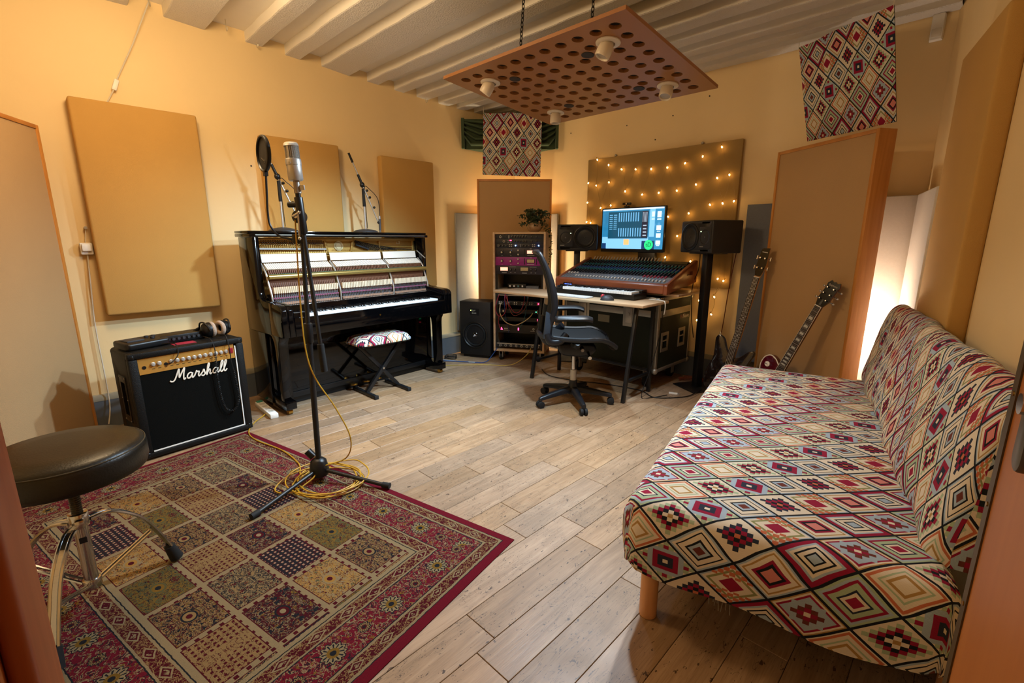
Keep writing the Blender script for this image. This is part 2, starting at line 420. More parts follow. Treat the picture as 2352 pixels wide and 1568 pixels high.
# security sensor in the corner, ceiling hooks, wall screws
s = thing('motion_sensor', 'white plastic motion sensor high in the corner above the striped tapestry', 'sensor', (-0.40, 4.25, 2.50), 0)
s['label'] = 'white plastic motion sensor high up where back and right walls meet'
MB().prism([(-0.035, 0), (0.035, 0), (0.03, -0.045), (-0.03, -0.045)], 0, 0.15).build('housing', white, s, bevel=0.006)
MB().box(-0.024, 0.024, -0.049, -0.044, 0.015, 0.065).build('lens', mat('sensor_lens', '#d8d2c6', 0.25), s, bevel=0.004)
def hook(x, y, z, L, label):
    pts = [(0, 0, 0), (0, 0, -L)] + [(0.012 - 0.012 * math.cos(a_), 0, -L - 0.012 * math.sin(a_)) for a_ in [math.pi * k / 8 for k in range(1, 9)]] + [(0.026, 0, -L + 0.008)]
    tag(MB().tube(pts, 0.0028, 6).build('ceiling_hook', mat('painted_hook', '#c9bfa8', 0.4, metal=0.5), loc=(x, y, z)), label, 'hook', 'hooks screwed under the beams by the left wall')
hook(-4.03, 0.78, 2.80, 0.06, 'painted metal hook in the ceiling holding the white flex')
hook(-4.03, 1.215, 2.795, 0.075, 'painted hook hanging between the wide beam and the next beam')
hook(-4.09, 1.43, 2.715, 0.03, 'small painted hook under a beam end near the wide beam')
hook(-4.09, 2.95, 2.625, 0.03, 'small hook under a beam end above the right wall panel')
for k, (p, nn) in enumerate((((-3.30, 4.25, 2.38), 0), ((-2.62, 4.25, 2.35), 0), ((-2.15, 4.25, 2.36), 0), ((-1.83, 4.25, 2.46), 0), ((-2.31, 4.25, 2.18), 0), ((XL, 1.31, 1.83), 1))):
    mb = MB(); mb.cyl((0, 0, 0), ((0.004, 0, 0) if nn else (0, -0.004, 0)), 0.006, n=8)
    tag(mb.build('wall_screw', mat('dark_screw', '#2a211a', 0.5), loc=p), ['dark screw head high on the back wall right of the green bass trap', 'dark screw head in the back wall under the ceiling panel edge', 'dark screw head in the back wall just over the middle of the felt backdrop', 'dark screw head high on the back wall towards the askew tapestry', 'lowest dark screw head in the back wall above the felt backdrop', ''][k] if not nn else 'single dark screw head in the left wall beside the wall panels', 'screw', 'screws in the back wall' if not nn else None)
# ------------------------------------------------------------------ woven pattern materials
PAL = dict(cream='#d9cdb8', crim='#8f1c3a', navy='#2b3140', olive='#8a8c5c', sage='#a3b494', blue='#9fb0be', rust='#bd6a4a', brown='#6a352c', ochre='#a9854e', salm='#cc8078', dark='#1c2026')
def P_(k): return srgb(PAL[k])
def kilim(name, W=0.142, H=0.188, tint=None):
    m = bpy.data.materials.new(name); m.use_nodes = True; t = NT(m); b = t.n['Principled BSDF']
    uv = t.node('ShaderNodeUVMap').outputs[0]; sp = t.node('ShaderNodeSeparateXYZ'); t.link(uv, sp.inputs[0])
    x = t.m('DIVIDE', sp.outputs[0], W); y = t.m('DIVIDE', sp.outputs[1], H)
    a = t.m('ADD', x, y); c = t.m('SUBTRACT', x, y)
    ia = t.m('FLOOR', a); ib = t.m('FLOOR', c); fa = t.m('SUBTRACT', a, ia); fb = t.m('SUBTRACT', c, ib)
    idx = t.m('FLOORED_MODULO', t.m('ADD', t.m('MULTIPLY', ia, 3), t.m('MULTIPLY', ib, 4)), 10)
    d = t.m('MULTIPLY', t.m('MAXIMUM', t.m('ABSOLUTE', t.m('SUBTRACT', fa, 0.5)), t.m('ABSOLUTE', t.m('SUBTRACT', fb, 0.5))), 2)
    lx = t.m('SUBTRACT', t.m('ADD', fa, fb), 1); ly = t.m('SUBTRACT', fa, fb)
    qx = t.m('ROUND', t.m('MULTIPLY', lx, 6)); qy = t.m('ROUND', t.m('MULTIPLY', ly, 6))
    man = t.m('DIVIDE', t.m('ADD', t.m('ABSOLUTE', qx), t.m('ABSOLUTE', qy)), 7)
    par = t.m('FLOORED_MODULO', t.m('ADD', qx, qy), 2)
    mx = t.m('DIVIDE', t.m('MAXIMUM', t.m('ABSOLUTE', qx), t.m('ABSOLUTE', qy)), 7)
    rings = [
        [(0, 'crim'), (.22, 'cream'), (.34, 'navy'), (.42, 'sage'), (.62, 'crim'), (.74, 'blue'), (.84, 'sage'), (.955, 'dark')],
        [(0, 'salm'), (.28, 'dark'), (.40, 'crim'), (.52, 'cream'), (.70, 'ochre'), (.78, 'cream'), (.86, 'blue'), (.955, 'dark')],
        [(0, 'brown'), (.20, 'blue'), (.34, 'dark'), (.44, 'cream'), (.66, 'dark'), (.72, 'cream'), (.84, 'blue'), (.955, 'dark')],
        [(0, 'cream'), (.30, 'ochre'), (.42, 'cream'), (.52, 'sage'), (.60, 'cream'), (.76, 'rust'), (.88, 'cream'), (.955, 'dark')],
        [(0, 'blue'), (.20, 'dark'), (.28, 'cream'), (.44, 'dark'), (.52, 'cream'), (.64, 'blue'), (.74, 'crim'), (.955, 'dark')]]
    outs = [t.ramp(d, [(p, P_(k)) for p, k in r]) for r in rings]
    st1 = t.mix(t.m('MULTIPLY', par, t.m('LESS_THAN', man, 0.5)), t.ramp(man, [(0, P_('rust')), (.1, P_('cream')), (.24, P_('crim')), (.38, P_('cream')), (.66, P_('cream')), (.9, P_('crim'))]), t.ramp(man, [(0, P_('dark')), (.3, P_('navy'))]))
    st2 = t.mix(t.m('MULTIPLY', par, t.m('GREATER_THAN', man, 0.2)), t.ramp(man, [(0, P_('ochre')), (.1, P_('cream')), (.24, P_('dark')), (.38, P_('crim')), (.5, P_('sage')), (.66, P_('cream'))]), t.ramp(man, [(0, P_('cream')), (.4, P_('crim')), (.6, P_('sage')), (.66, P_('cream'))]))
    st3 = t.mix(t.m('GREATER_THAN', mx, 0.36), t.ramp(man, [(0, P_('cream')), (.1, P_('crim')), (.26, P_('brown')), (.38, P_('blue'))]), t.ramp(d, [(0, P_('blue')), (.55, P_('blue')), (.7, P_('crim')), (.8, P_('cream')), (.88, P_('ochre'))]))
    st4 = t.mix(t.m('MULTIPLY', t.m('GREATER_THAN', t.m('ABSOLUTE', lx), 0.3), par), t.ramp(d, [(0, P_('crim')), (.36, P_('cream')), (.62, P_('olive')), (.74, P_('cream')), (.86, P_('blue')), (.93, P_('dark'))]), P_('rust'))
    st5 = t.mix(t.m('GREATER_THAN', mx, 0.5), t.ramp(mx, [(0, P_('cream')), (.12, P_('navy')), (.22, P_('crim')), (.4, P_('blue'))]), t.ramp(man, [(0, P_('crim')), (.62, P_('sage')), (.78, P_('cream')), (.9, P_('olive'))]))
    outs += [st1, st2, st3, st4, st5]
    cc = outs[0]
    for k in range(1, 10): cc = t.mix(t.m('COMPARE', idx, float(k), 0.2), cc, outs[k])
    cc = t.mix(t.m('GREATER_THAN', d, 0.94), cc, P_('dark'))
    if tint: cc = t.mix(tint[1], cc, srgb(tint[0]))
    t.link(cc, b.inputs['Base Color']); b.inputs['Roughness'].default_value = 0.95
    b.inputs['Specular IOR Level'].default_value = 0.2
    wv = t.node('ShaderNodeTexWave'); t.link(uv, wv.inputs[0]); wv.inputs['Scale'].default_value = 130
    t.link(t.bump(wv.outputs['Fac'], 0.25, 0.002), b.inputs['Normal'])
    return m
kilim_sofa = kilim('kilim_sofa_cover')
kilim_hang = kilim('kilim_hanging')
def rug_material(L, Wd):
    m = bpy.data.materials.new('persian_rug'); m.use_nodes = True; t = NT(m); b = t.n['Principled BSDF']
    uv = t.node('ShaderNodeUVMap').outputs[0]; sp = t.node('ShaderNodeSeparateXYZ'); t.link(uv, sp.inputs[0]); u, v = sp.outputs[0], sp.outputs[1]
    wob = t.m('MULTIPLY', t.m('SUBTRACT', t.noise(uv, 45, 1), 0.5), 0.006)
    eu = t.m('MINIMUM', u, t.m('SUBTRACT', L, u)); ev = t.m('MINIMUM', v, t.m('SUBTRACT', Wd, v))
    e = t.m('ADD', t.m('MINIMUM', eu, ev), wob); s = t.m('ADD', t.m('MULTIPLY', t.m('LESS_THAN', eu, ev), v), t.m('MULTIPLY', t.m('GREATER_THAN', eu, ev), u))
    red = srgb('#5f1220'); dred = srgb('#430e16'); crm = srgb('#7e6d50'); nvy = srgb('#1b1d21'); ochr = srgb('#6b4f1e'); tan = srgb('#7c6340'); grn = srgb('#4c4a30')
    n1 = t.noise(uv, 38, 3, 0.55, 1.2); n2 = t.noise(uv, 62, 3, 0.6, 0.8); n3 = t.noise(uv, 26, 2, 0.5, 1.5)
    line = lambda n, lo, w: t.m('LESS_THAN', t.m('ABSOLUTE', t.m('SUBTRACT', n, lo)), w)
    fl = t.mix(line(n1, 0.5, 0.022), red, crm); fl = t.mix(line(n1, 0.565, 0.016), fl, nvy); fl = t.mix(t.m('GREATER_THAN', n2, 0.63), fl, ochr); fl = t.mix(t.m('LESS_THAN', n2, 0.36), fl, nvy); fl = t.mix(t.m('GREATER_THAN', n3, 0.70), fl, crm)
    def rosette(bandc, per, rad, ph, base, c1, c2):
        q = t.m('SUBTRACT', t.m('FLOORED_MODULO', t.m('ADD', s, ph), per), per / 2); w_ = t.m('SUBTRACT', e, bandc)
        rr = t.m('SQRT', t.m('ADD', t.m('MULTIPLY', q, q), t.m('MULTIPLY', w_, w_))); th = t.m('ARCTAN2', w_, q)
        pet = t.m('ADD', rad, t.m('MULTIPLY', t.m('SINE', t.m('MULTIPLY', th, 12)), rad * 0.12))
        o = t.mix(t.m('LESS_THAN', rr, t.m('ADD', pet, 0.004)), base, nvy)
        o = t.mix(t.m('LESS_THAN', rr, pet), o, c1)
        o = t.mix(t.m('MULTIPLY', t.m('LESS_THAN', rr, t.m('MULTIPLY', pet, 0.85)), t.m('GREATER_THAN', t.m('SINE', t.m('MULTIPLY', th, 12)), 0.5)), o, nvy)
        o = t.mix(t.m('LESS_THAN', rr, rad * 0.55), o, c2); return t.mix(t.m('LESS_THAN', rr, rad * 0.28), o, nvy)
    main = rosette(0.165, 0.24, 0.036, 0.05, fl, crm, ochr)
    main = rosette(0.165, 0.24, 0.018, 0.17, main, tan, dred)
    def guard(c, wid, per):
        q = t.m('SUBTRACT', t.m('FLOORED_MODULO', s, per), per / 2); dd = t.m('ADD', t.m('MULTIPLY', t.m('ABSOLUTE', q), 0.55), t.m('ABSOLUTE', t.m('SUBTRACT', e, c)))
        o = t.mix(line(n2, 0.5, 0.03), dred, tan); o = t.mix(t.m('LESS_THAN', dd, wid), o, crm); o = t.mix(t.m('LESS_THAN', dd, wid * 0.72), o, dred); return t.mix(t.m('MULTIPLY', t.m('LESS_THAN', dd, wid * 0.45), t.m('GREATER_THAN', n2, 0.5)), o, crm)
    g1 = guard(0.068, 0.017, 0.12); g2 = guard(0.262, 0.02, 0.12)
    # field of garden tiles
    cu = t.m('DIVIDE', t.m('SUBTRACT', u, 0.335), (L - 0.67) / 6); cv = t.m('DIVIDE', t.m('SUBTRACT', v, 0.305), (Wd - 0.61) / 4)
    iu = t.m('FLOOR', cu); iv = t.m('FLOOR', cv); fu = t.m('SUBTRACT', cu, iu); fv = t.m('SUBTRACT', cv, iv)
    ed = t.m('MINIMUM', t.m('MULTIPLY', t.m('MINIMUM', fu, t.m('SUBTRACT', 1, fu)), 1.25), t.m('MINIMUM', fv, t.m('SUBTRACT', 1, fv)))
    ty = t.m('FLOORED_MODULO', t.m('ADD', t.m('MULTIPLY', iu, 2), t.m('MULTIPLY', iv, 3)), 7)
    su = t.m('ABSOLUTE', t.m('SUBTRACT', fu, 0.5)); cmb = t.node('ShaderNodeCombineXYZ')
    t.put(cmb.inputs[0], t.m('ADD', su, t.m('MULTIPLY', ty, 3.3))); t.put(cmb.inputs[1], t.m('ADD', t.m('MULTIPLY', fv, 0.9), t.m('MULTIPLY', iu, 0.0))); sym = cmb.outputs[0]
    k1 = t.noise(sym, 11, 2, 0.5, 1.6); k2 = t.noise(sym, 13, 2, 0.5, 1.0); k3 = t.noise(sym, 26, 2, 0.5, 0.5)
    r0 = t.m('SQRT', t.m('ADD', t.m('MULTIPLY', su, su), t.m('MULTIPLY', t.m('SUBTRACT', fv, 0.5), t.m('SUBTRACT', fv, 0.5))))
    def tile(bg, l1, l2, l3, ring=True):
        o = t.mix(line(k1, 0.5, 0.035), bg, l1); o = t.mix(t.m('GREATER_THAN', k2, 0.60), o, l2); o = t.mix(t.m('LESS_THAN', k2, 0.38), o, l3); o = t.mix(line(k3, 0.5, 0.025), o, l2)
        if ring: o = t.mix(t.m('LESS_THAN', r0, 0.13), o, l2); o = t.mix(t.m('LESS_THAN', r0, 0.10), o, bg); o = t.mix(t.m('LESS_THAN', r0, 0.05), o, l1)
        return o
    dots = t.m('MULTIPLY', t.m('GREATER_THAN', t.m('SINE', t.m('MULTIPLY', fu, 75)), 0.1), t.m('GREATER_THAN', t.m('SINE', t.m('MULTIPLY', fv, 62)), 0.2))
    tl = [tile(nvy, crm, tan, dred, False), tile(ochr, nvy, grn, dred), tile(dred, crm, nvy, ochr), tile(tan, dred, nvy, ochr), t.mix(dots, tile(nvy, dred, nvy, nvy, False), srgb('#93705a')), t.mix(t.m('MULTIPLY', dots, t.m('GREATER_THAN', su, 0.1)), tile(tan, dred, tan, tan, False), dred), tile(srgb('#8f6a33'), dred, crm, grn)]
    f = tl[0]
    for k in range(1, 7): f = t.mix(t.m('COMPARE', ty, float(k), 0.2), f, tl[k])
    sd = t.m('MULTIPLY', t.m('GREATER_THAN', t.m('SINE', t.m('MULTIPLY', t.m('ADD', u, 0), 2 * math.pi / 0.04)), 0.45), t.m('GREATER_THAN', t.m('SINE', t.m('MULTIPLY', v, 2 * math.pi / 0.038)), 0.45))
    f = t.mix(t.m('LESS_THAN', ed, 0.075), f, dred); f = t.mix(t.m('LESS_THAN', ed, 0.058), f, t.mix(sd, crm, dred))
    c = srgb('#5d0f1c')
    for lim, colr in ((0.035, nvy), (0.038, crm), (0.047, g1), (0.088, crm), (0.097, nvy), (0.101, main), (0.229, nvy), (0.233, crm), (0.240, g2), (0.284, crm), (0.292, nvy), (0.296, crm), (0.312, f)):
        c = t.mix(t.m('GREATER_THAN', e, lim), c, colr)
    t.link(c, b.inputs['Base Color']); b.inputs['Roughness'].default_value = 1.0; b.inputs['Specular IOR Level'].default_value = 0.1
    t.link(t.bump(t.noise(uv, 700, 2), 0.6, 0.004), b.inputs['Normal']); return m
# ------------------------------------------------------------------ acoustic panels
def soft_panel(name, W, H, D, m, label, cat, loc, rotz, bevel=0.014):
    o = MB().box(0, W, 0, D, 0, H).build(name, m, loc=loc, rotz=rotz, bevel=bevel, seg=3)
    return tag(o, label, cat)
# local x runs along the wall, local y into the wall (front face at y=0)
soft_panel('acoustic_panel', 0.665, 1.34, 0.090, tan_m, 'large tan fabric acoustic panel on the wall above the guitar amplifier', 'acoustic panel', (-4.04, 0.297, 0.777), 90)
soft_panel('acoustic_panel', 0.63, 1.26, 0.070, tan_m, 'tan fabric acoustic panel on the wall behind the large microphone', 'acoustic panel', (-4.06, 1.372, 0.80), 90)
soft_panel('acoustic_panel', 0.595, 1.24, 0.070, tan_m, 'tan fabric acoustic panel on the wall over the treble end of the piano', 'acoustic panel', (-4.06, 2.40, 0.79), 90)
p0 = Vector((-0.204, 3.402, 0))
ang_r = math.degrees(math.atan2(WD.y, WD.x))
soft_panel('acoustic_panel', 0.70, 2.03, 0.074, tan_m, 'tall tan fabric acoustic panel on the right wall beside the lit pale panels', 'acoustic panel', (p0.x, p0.y, 0.12), ang_r)
q0 = Vector((0.0295, 2.665, 0))
soft_panel('acoustic_panel', 0.95, 2.35, 0.012, mat('tan_wall_fabric', '#b79354', 0.92, var=0.06, vscale=3, bump=0.35, bscale=420), 'thin tan fabric wall covering behind the sofa next to the open door', 'wall covering', (q0.x, q0.y, 0.12), ang_r, bevel=0.003)
def framed_absorber(label, loc, rotz, W=0.815, H=1.91, D=0.125):
    t = thing('absorber_screen', label, 'acoustic screen', loc, rotz)
    MB().box(0.0125, W - 0.0125, 0.006, D - 0.006, 0.02, H - 0.02).build('fabric', buff_m, t, bevel=0.004)
    for (x0, x1, z0, z1) in ((0, 0.022, 0, H), (W - 0.022, W, 0, H)): MB().box(x0, x1, 0, D, z0, z1).build('side_board', pine, t, bevel=0.0015)
    for z in (0, H - 0.022): MB().box(0.0222, W - 0.0222, 0, D, z, z + 0.022).build('end_board', pine_h, t, bevel=0.0015)
    return t
framed_absorber('pine framed beige fabric screen standing across the corner behind the equipment rack', (-3.958, 3.482, 0), 45, W=0.808, H=1.905, D=0.08)
framed_absorber('pine framed beige fabric screen that the two guitars lean on', (-1.191, 4.059, 0), -34.4, W=0.81)
framed_absorber('pine framed beige fabric screen beside the guitar amplifier and round stool', (-3.25, -0.25, 0), 150.8, W=0.81)
soft_panel('fabric_panel', 0.50, 1.30, 0.025, grey_m, 'light grey fabric panel on the left wall behind the subwoofer', 'acoustic panel', (-4.105, 3.30, 0.255), 90, 0.006)
soft_panel('fabric_panel', 0.53, 1.30, 0.025, grey_m, 'light grey fabric panel on the back wall behind the left speaker and trailing plant', 'acoustic panel', (-3.95, 4.20, 0.255), 0, 0.006)
soft_panel('fabric_panel', 0.56, 1.30, 0.05, slate_m, 'slate grey fabric panel on the back wall behind the bass guitar', 'acoustic panel', (-1.41, 4.178, 0.25), 0, 0.006)
soft_panel('fabric_panel', 0.50, 1.31, 0.05, pale_m, 'pale fabric panel on the back wall lit up behind the pine screen', 'acoustic panel', (-0.83, 4.178, 0.25), 0, 0.006)
pp = WC + WD * 0.10 + WN * 0.055
soft_panel('fabric_panel', 0.58, 1.31, 0.05, pale_m, 'brightly lit pale fabric panel on the right wall in the corner', 'acoustic panel', (pp.x, pp.y, 0.25), ang_r, 0.006)
# green corner bass trap
bt = thing('bass_trap', 'dark green ridged foam bass trap under the ceiling corner behind a tapestry', 'bass trap', (-4.13, 3.43, 2.22), 0)
WLn = 1.03
Mt = frame((0, 0, 0), Vector((0.7071, 0.7071, 0)), Vector((-0.7071, 0.7071, 0)), (0, 0, 1))
def trap_piece(w0, h0, y0, y1, z):
    # octagonal-ish slab, wide side to the room
    return [(WLn/2 - w0, 0), (WLn/2 + w0, 0), (WLn/2 + w0, h0), (WLn/2 - w0, h0)]
mb = MB(); mb.M = Mt
mb.prism([(0.03, 0.0), (WLn - 0.03, 0.0), (WLn/2 + 0.02, 0.47), (WLn/2 - 0.02, 0.47)], 0, 0.30)
mb.build('foam_core', greenfoam, bt)
for k in range(5):
    ins = 0.10 + 0.055 * k; z0 = 0.008 + k * 0.052
    mb = MB(); mb.M = Mt
    xm0, xm1 = 0.05 + ins * 0.6, WLn - 0.05 - ins * 0.6
    vs = []
    for (x, z, yy) in ((0.03, min(0.262, z0 + 0.10 - 0.008 * k), 0.0), (0.10 + 0.045 * k, min(0.262, z0 + 0.02), -0.005), (WLn - 0.10 - 0.045 * k, min(0.262, z0 + 0.02), -0.005), (WLn - 0.03, min(0.262, z0 + 0.10 - 0.008 * k), 0.0)):
        vs += [(x, yy, z), (x, yy - 0.045, z + 0.008), (x, yy - 0.05, z + 0.026), (x, yy, z + 0.034)]
    fs = []
    for i in range(3):
        for q in range(4): fs.append((4*i+q, 4*i+(q+1) % 4, 4*i+4+(q+1) % 4, 4*i+4+q))
    fs += [(0, 3, 2, 1), (12, 13, 14, 15)]
    mb.add(vs, [f[::-1] for f in fs]).build('foam_ridge', greenfoam, bt, bevel=0.004)
mb = MB(); mb.M = Mt; mb.box(0.0, 0.03, -0.055, 0.0, 0, 0.30); mb.build('foam_end', greenfoam, bt)
mb = MB(); mb.M = Mt; mb.box(WLn - 0.03, WLn, -0.055, 0.0, 0, 0.30); mb.build('foam_end', greenfoam, bt)
# tapestries
def tapestry(label, c, name_rot=0, amp=0.006, seed=1):
    tl, tr, bl, br = [Vector(p) for p in c]; W = ((tr - tl).length + (br - bl).length) / 2; H = ((tl - bl).length + (tr - br).length) / 2
    o0 = (tl + tr + bl + br) / 4; n = (tr - tl).cross(bl - tl).normalized(); nx, ny = 20, 20; vs = []; uvs = {}
    for j in range(ny + 1):
        for i in range(nx + 1):
            s_, r_ = i / nx, j / ny; p = tl.lerp(tr, s_).lerp(bl.lerp(br, s_), r_)
            p = p + n * (amp * math.sin(s_ * 9 + seed) * (0.4 + 0.6 * r_) + amp * 0.7 * math.sin(s_ * 23 + 2 * r_ + seed))
            p.z -= 0.006 * math.sin(s_ * math.pi * 3) * (1 - r_)
            vs.append(p - o0)
    fs = []; uv = []
    for j in range(ny):
        for i in range(nx):
            q = j * (nx + 1) + i; f = (q, q + nx + 1, q + nx + 2, q + 1); fs.append(f)
            uv.append([((k % (nx + 1)) / nx * W, -(k // (nx + 1)) / ny * H) for k in f])
    N = len(vs); vs2 = vs + [v - n * -0.004 for v in vs]
    fs2 = fs + [tuple(N + k for k in f[::-1]) for f in fs]; uv2 = uv + [u[::-1] for u in uv]
    rim = [i for i in range(nx + 1)] + [(nx + 1) * j + nx for j in range(1, ny + 1)] + [ny * (nx + 1) + i for i in range(nx - 1, -1, -1)] + [(nx + 1) * j for j in range(ny - 1, 0, -1)]
    for k in range(len(rim)):
        a_, b_ = rim[k], rim[(k + 1) % len(rim)]; fs2.append((a_, b_, N + b_, N + a_)); uv2.append([(0, 0)] * 4)
    t = thing('tapestry', label, 'tapestry', o0, 0)
    MB().add(vs2, fs2, uv2).build('cloth', kilim_hang, t, smooth=60)
    for p in (tl, tr):
        l = p - o0; h = bz(p.y) - p.z - 0.002
        MB().tube([(l.x, l.y, l.z - 0.01), (l.x, l.y, l.z + max(0.012, h))], 0.002, 6).build('hanging_cord', cable_w, t)
    return t
tapestry('small diamond patterned tapestry hanging over the green corner bass trap', [(-3.875, 3.515, 2.555), (-3.455, 3.955, 2.545), (-3.89, 3.505, 1.945), (-3.465, 3.95, 1.925)], seed=1)
tapestry('diamond patterned tapestry hanging askew above the screen with guitars', [(-1.134, 4.062, 2.606), (-0.565, 3.706, 2.592), (-0.985, 3.985, 1.949), (-0.455, 3.625, 1.935)], seed=3)
# ------------------------------------------------------------------ hanging perforated ceiling panel
CX0, CX1, CY0, CY1 = -2.552, -1.255, 1.98, 3.02
tiltc = math.atan2(0.10, 1.04)
cl = thing('ceiling_cloud', 'orange perforated board with four white spot lamps hung on chains', 'ceiling panel', ((CX0 + CX1) / 2, (CY0 + CY1) / 2, 2.20), 0)
cl.rotation_euler = (-tiltc, 0, 0)
Wc, Hc, TH = CX1 - CX0, 1.045, 0.018
sp_ = 0.1075; nx, ny = 11, 9; x00 = -sp_ * (nx - 1) / 2; y00 = -sp_ * (ny - 1) / 2
mb = MB(); nS = 16; hr = 0.031
spots = {(1, 1), (9, 1), (9, 7), (1, 7)}; caps = {(2.5, 1.5), (7.5, 1.5), (7.5, 6.5), (2.5, 6.5)}
def ringcell(cx, cy, hs):
    for k in range(nS):
        a0, a1 = 2*math.pi*k/nS, 2*math.pi*(k+1)/nS
        def sq(a_): c_, s_ = math.cos(a_), math.sin(a_); f_ = hs / max(abs(c_), abs(s_)); return (cx + c_*f_, cy + s_*f_)
        o0, o1 = sq(a0), sq(a1); i0 = (cx + hr*math.cos(a0), cy + hr*math.sin(a0)); i1 = (cx + hr*math.cos(a1), cy + hr*math.sin(a1))
        mb.add([(*o0, 0), (*o1, 0), (*i1, 0), (*i0, 0)], [(0, 3, 2, 1)])
        mb.add([(*o0, TH), (*o1, TH), (*i1, TH), (*i0, TH)], [(0, 1, 2, 3)])
        mb.add([(*i0, 0), (*i1, 0), (*i1, TH), (*i0, TH)], [(0, 3, 2, 1)])
for i in range(nx):
    for jj in range(ny):
        cx_, cy_ = x00 + sp_ * i, y00 + sp_ * jj; hs = sp_ / 2
        if (i, jj) in spots:
            for z, f in ((0, (0, 3, 2, 1)), (TH, (0, 1, 2, 3))): mb.add([(cx_-hs, cy_-hs, z), (cx_+hs, cy_-hs, z), (cx_+hs, cy_+hs, z), (cx_-hs, cy_+hs, z)], [f])
        else: ringcell(cx_, cy_, hs)
gx, gy = sp_ * nx / 2, sp_ * ny / 2; bx_, by_ = Wc / 2, Hc / 2
for (xa, xb, ya, yb) in ((-bx_, bx_, -by_, -gy), (-bx_, bx_, gy, by_), (-bx_, -gx, -gy, gy), (gx, bx_, -gy, gy)):
    for z, f in ((0, (0, 3, 2, 1)), (TH, (0, 1, 2, 3))): mb.add([(xa, ya, z), (xb, ya, z), (xb, yb, z), (xa, yb, z)], [f])
mb.add([(-bx_, -by_, 0), (bx_, -by_, 0), (bx_, by_, 0), (-bx_, by_, 0), (-bx_, -by_, TH), (bx_, -by_, TH), (bx_, by_, TH), (-bx_, by_, TH)], [(0, 1, 5, 4), (1, 2, 6, 5), (2, 3, 7, 6), (3, 0, 4, 7)])
mb.build('board', cedar, cl, smooth=30)
MB().box(-bx_ + 0.04, bx_ - 0.04, -by_ + 0.04, by_ - 0.04, TH + 0.0005, TH + 0.0115).build('backing_cloth', mat('dark_backing_pad', '#1d1712', 0.95), cl)
for (i, jj) in caps:
    MB().cyl((x00 + sp_*i, y00 + sp_*jj, -0.003), (x00 + sp_*i, y00 + sp_*jj, 0.002), 0.034, n=24).build('cap', mat('dark_rubber_cap', '#241c16', 0.6), cl)
lampw = mat('cream_lamp_enamel', '#d8ccb8', 0.35)
glass_lamp = mat('lamp_glass', '#a79c8c', 0.2)
lamp_lit = mat('lamp_lit', '#ffffff', 0.3, emit=(0.8, 0.92, 1.0, 1), estr=14)
targets = {(1, 1): (-3.35, 1.65, 0.6), (9, 1): (-2.25, 1.45, 0.0), (9, 7): (-1.45, 2.0, 0.2), (1, 7): (-2.35, 2.75, 0.3)}
def cloud_pt(i, jj): return Matrix.Translation(cl.location) @ Matrix.Rotation(-tiltc, 4, 'X') @ Vector((x00 + sp_*i, y00 + sp_*jj, 0))
aims = {k: tuple(Matrix.Rotation(tiltc, 3, 'X') @ (Vector(v) - cloud_pt(*k)).normalized()) for k, v in targets.items()}
for key in spots:
    i, jj = key; c0 = Vector((x00 + sp_*i, y00 + sp_*jj, 0)); d = Vector(aims[key]).normalized()
    L0 = MB().lathe([(0.034, -0.001), (0.062, -0.001), (0.062, -0.006), (0.05, -0.012), (0.036, -0.012), (0.034, -0.001)], 28, Matrix.Translation(c0)).build('spot_flange', lampw, cl)
    z = -d; x_ = z.orthogonal().normalized(); y_ = z.cross(x_)
    Ml = frame(c0 + Vector((0, 0, -0.006)), x_, y_, z)
    MB().lathe([(0.001, 0.012), (0.026, 0.008), (0.036, -0.012), (0.0385, -0.035), (0.0375, -0.066), (0.034, -0.071), (0.030, -0.066), (0.030, -0.06)], 24, Ml, caps=False).build('spot_head', lampw, cl)
    lit = key in ((1, 1), (9, 7), (1, 7))
    MB().lathe([(0.0305, -0.062), (0.012, -0.064), (0.0005, -0.064)], 20, Ml, caps=False).build('spot_lens', lamp_lit if False else glass_lamp, cl)
def chain(px, py, parent):
    top = 0.42 if py < 0 else 0.465
    mb = MB(); k = 0; z = TH
    while z < top:
        pts = [(0.0075*math.cos(a_), 0, 0.015*math.sin(a_)) for a_ in [2*math.pi*q/10 for q in range(10)]]
        mb.M = T(px, py, z + 0.012) @ RZ(90 * (k % 2)); mb.tube(pts, 0.0026, 5, closed=True); z += 0.0225; k += 1
    mb.M = Matrix.Identity(4)
    mb.build('chain', blackm, parent)
for (px, py) in ((-0.016, -0.49), (0.445, -0.49), (-0.30, 0.49), (0.05, 0.49)): chain(px, py, cl)
def cloud_world(i, jj, d=0.12):
    c0 = Vector((x00 + sp_*i, y00 + sp_*jj, 0)); return Matrix.Translation(cl.location) @ Matrix.Rotation(-tiltc, 4, 'X') @ (c0 + Vector(aims[(i, jj)]).normalized() * d)
# the four spot lamps of the hanging panel shine where their heads point
for key, en, colr, ang in (((9, 1), 300, COOL, 128), ((1, 1), 220, COOL, 104), ((1, 7), 110, COOL, 110), ((9, 7), 115, NEUT, 124)):
    light('spot_lamp_light', 'SPOT', cloud_world(*key, d=0.08), en, colr, target=targets[key], size=0.05, angle=ang, blend=0.9)
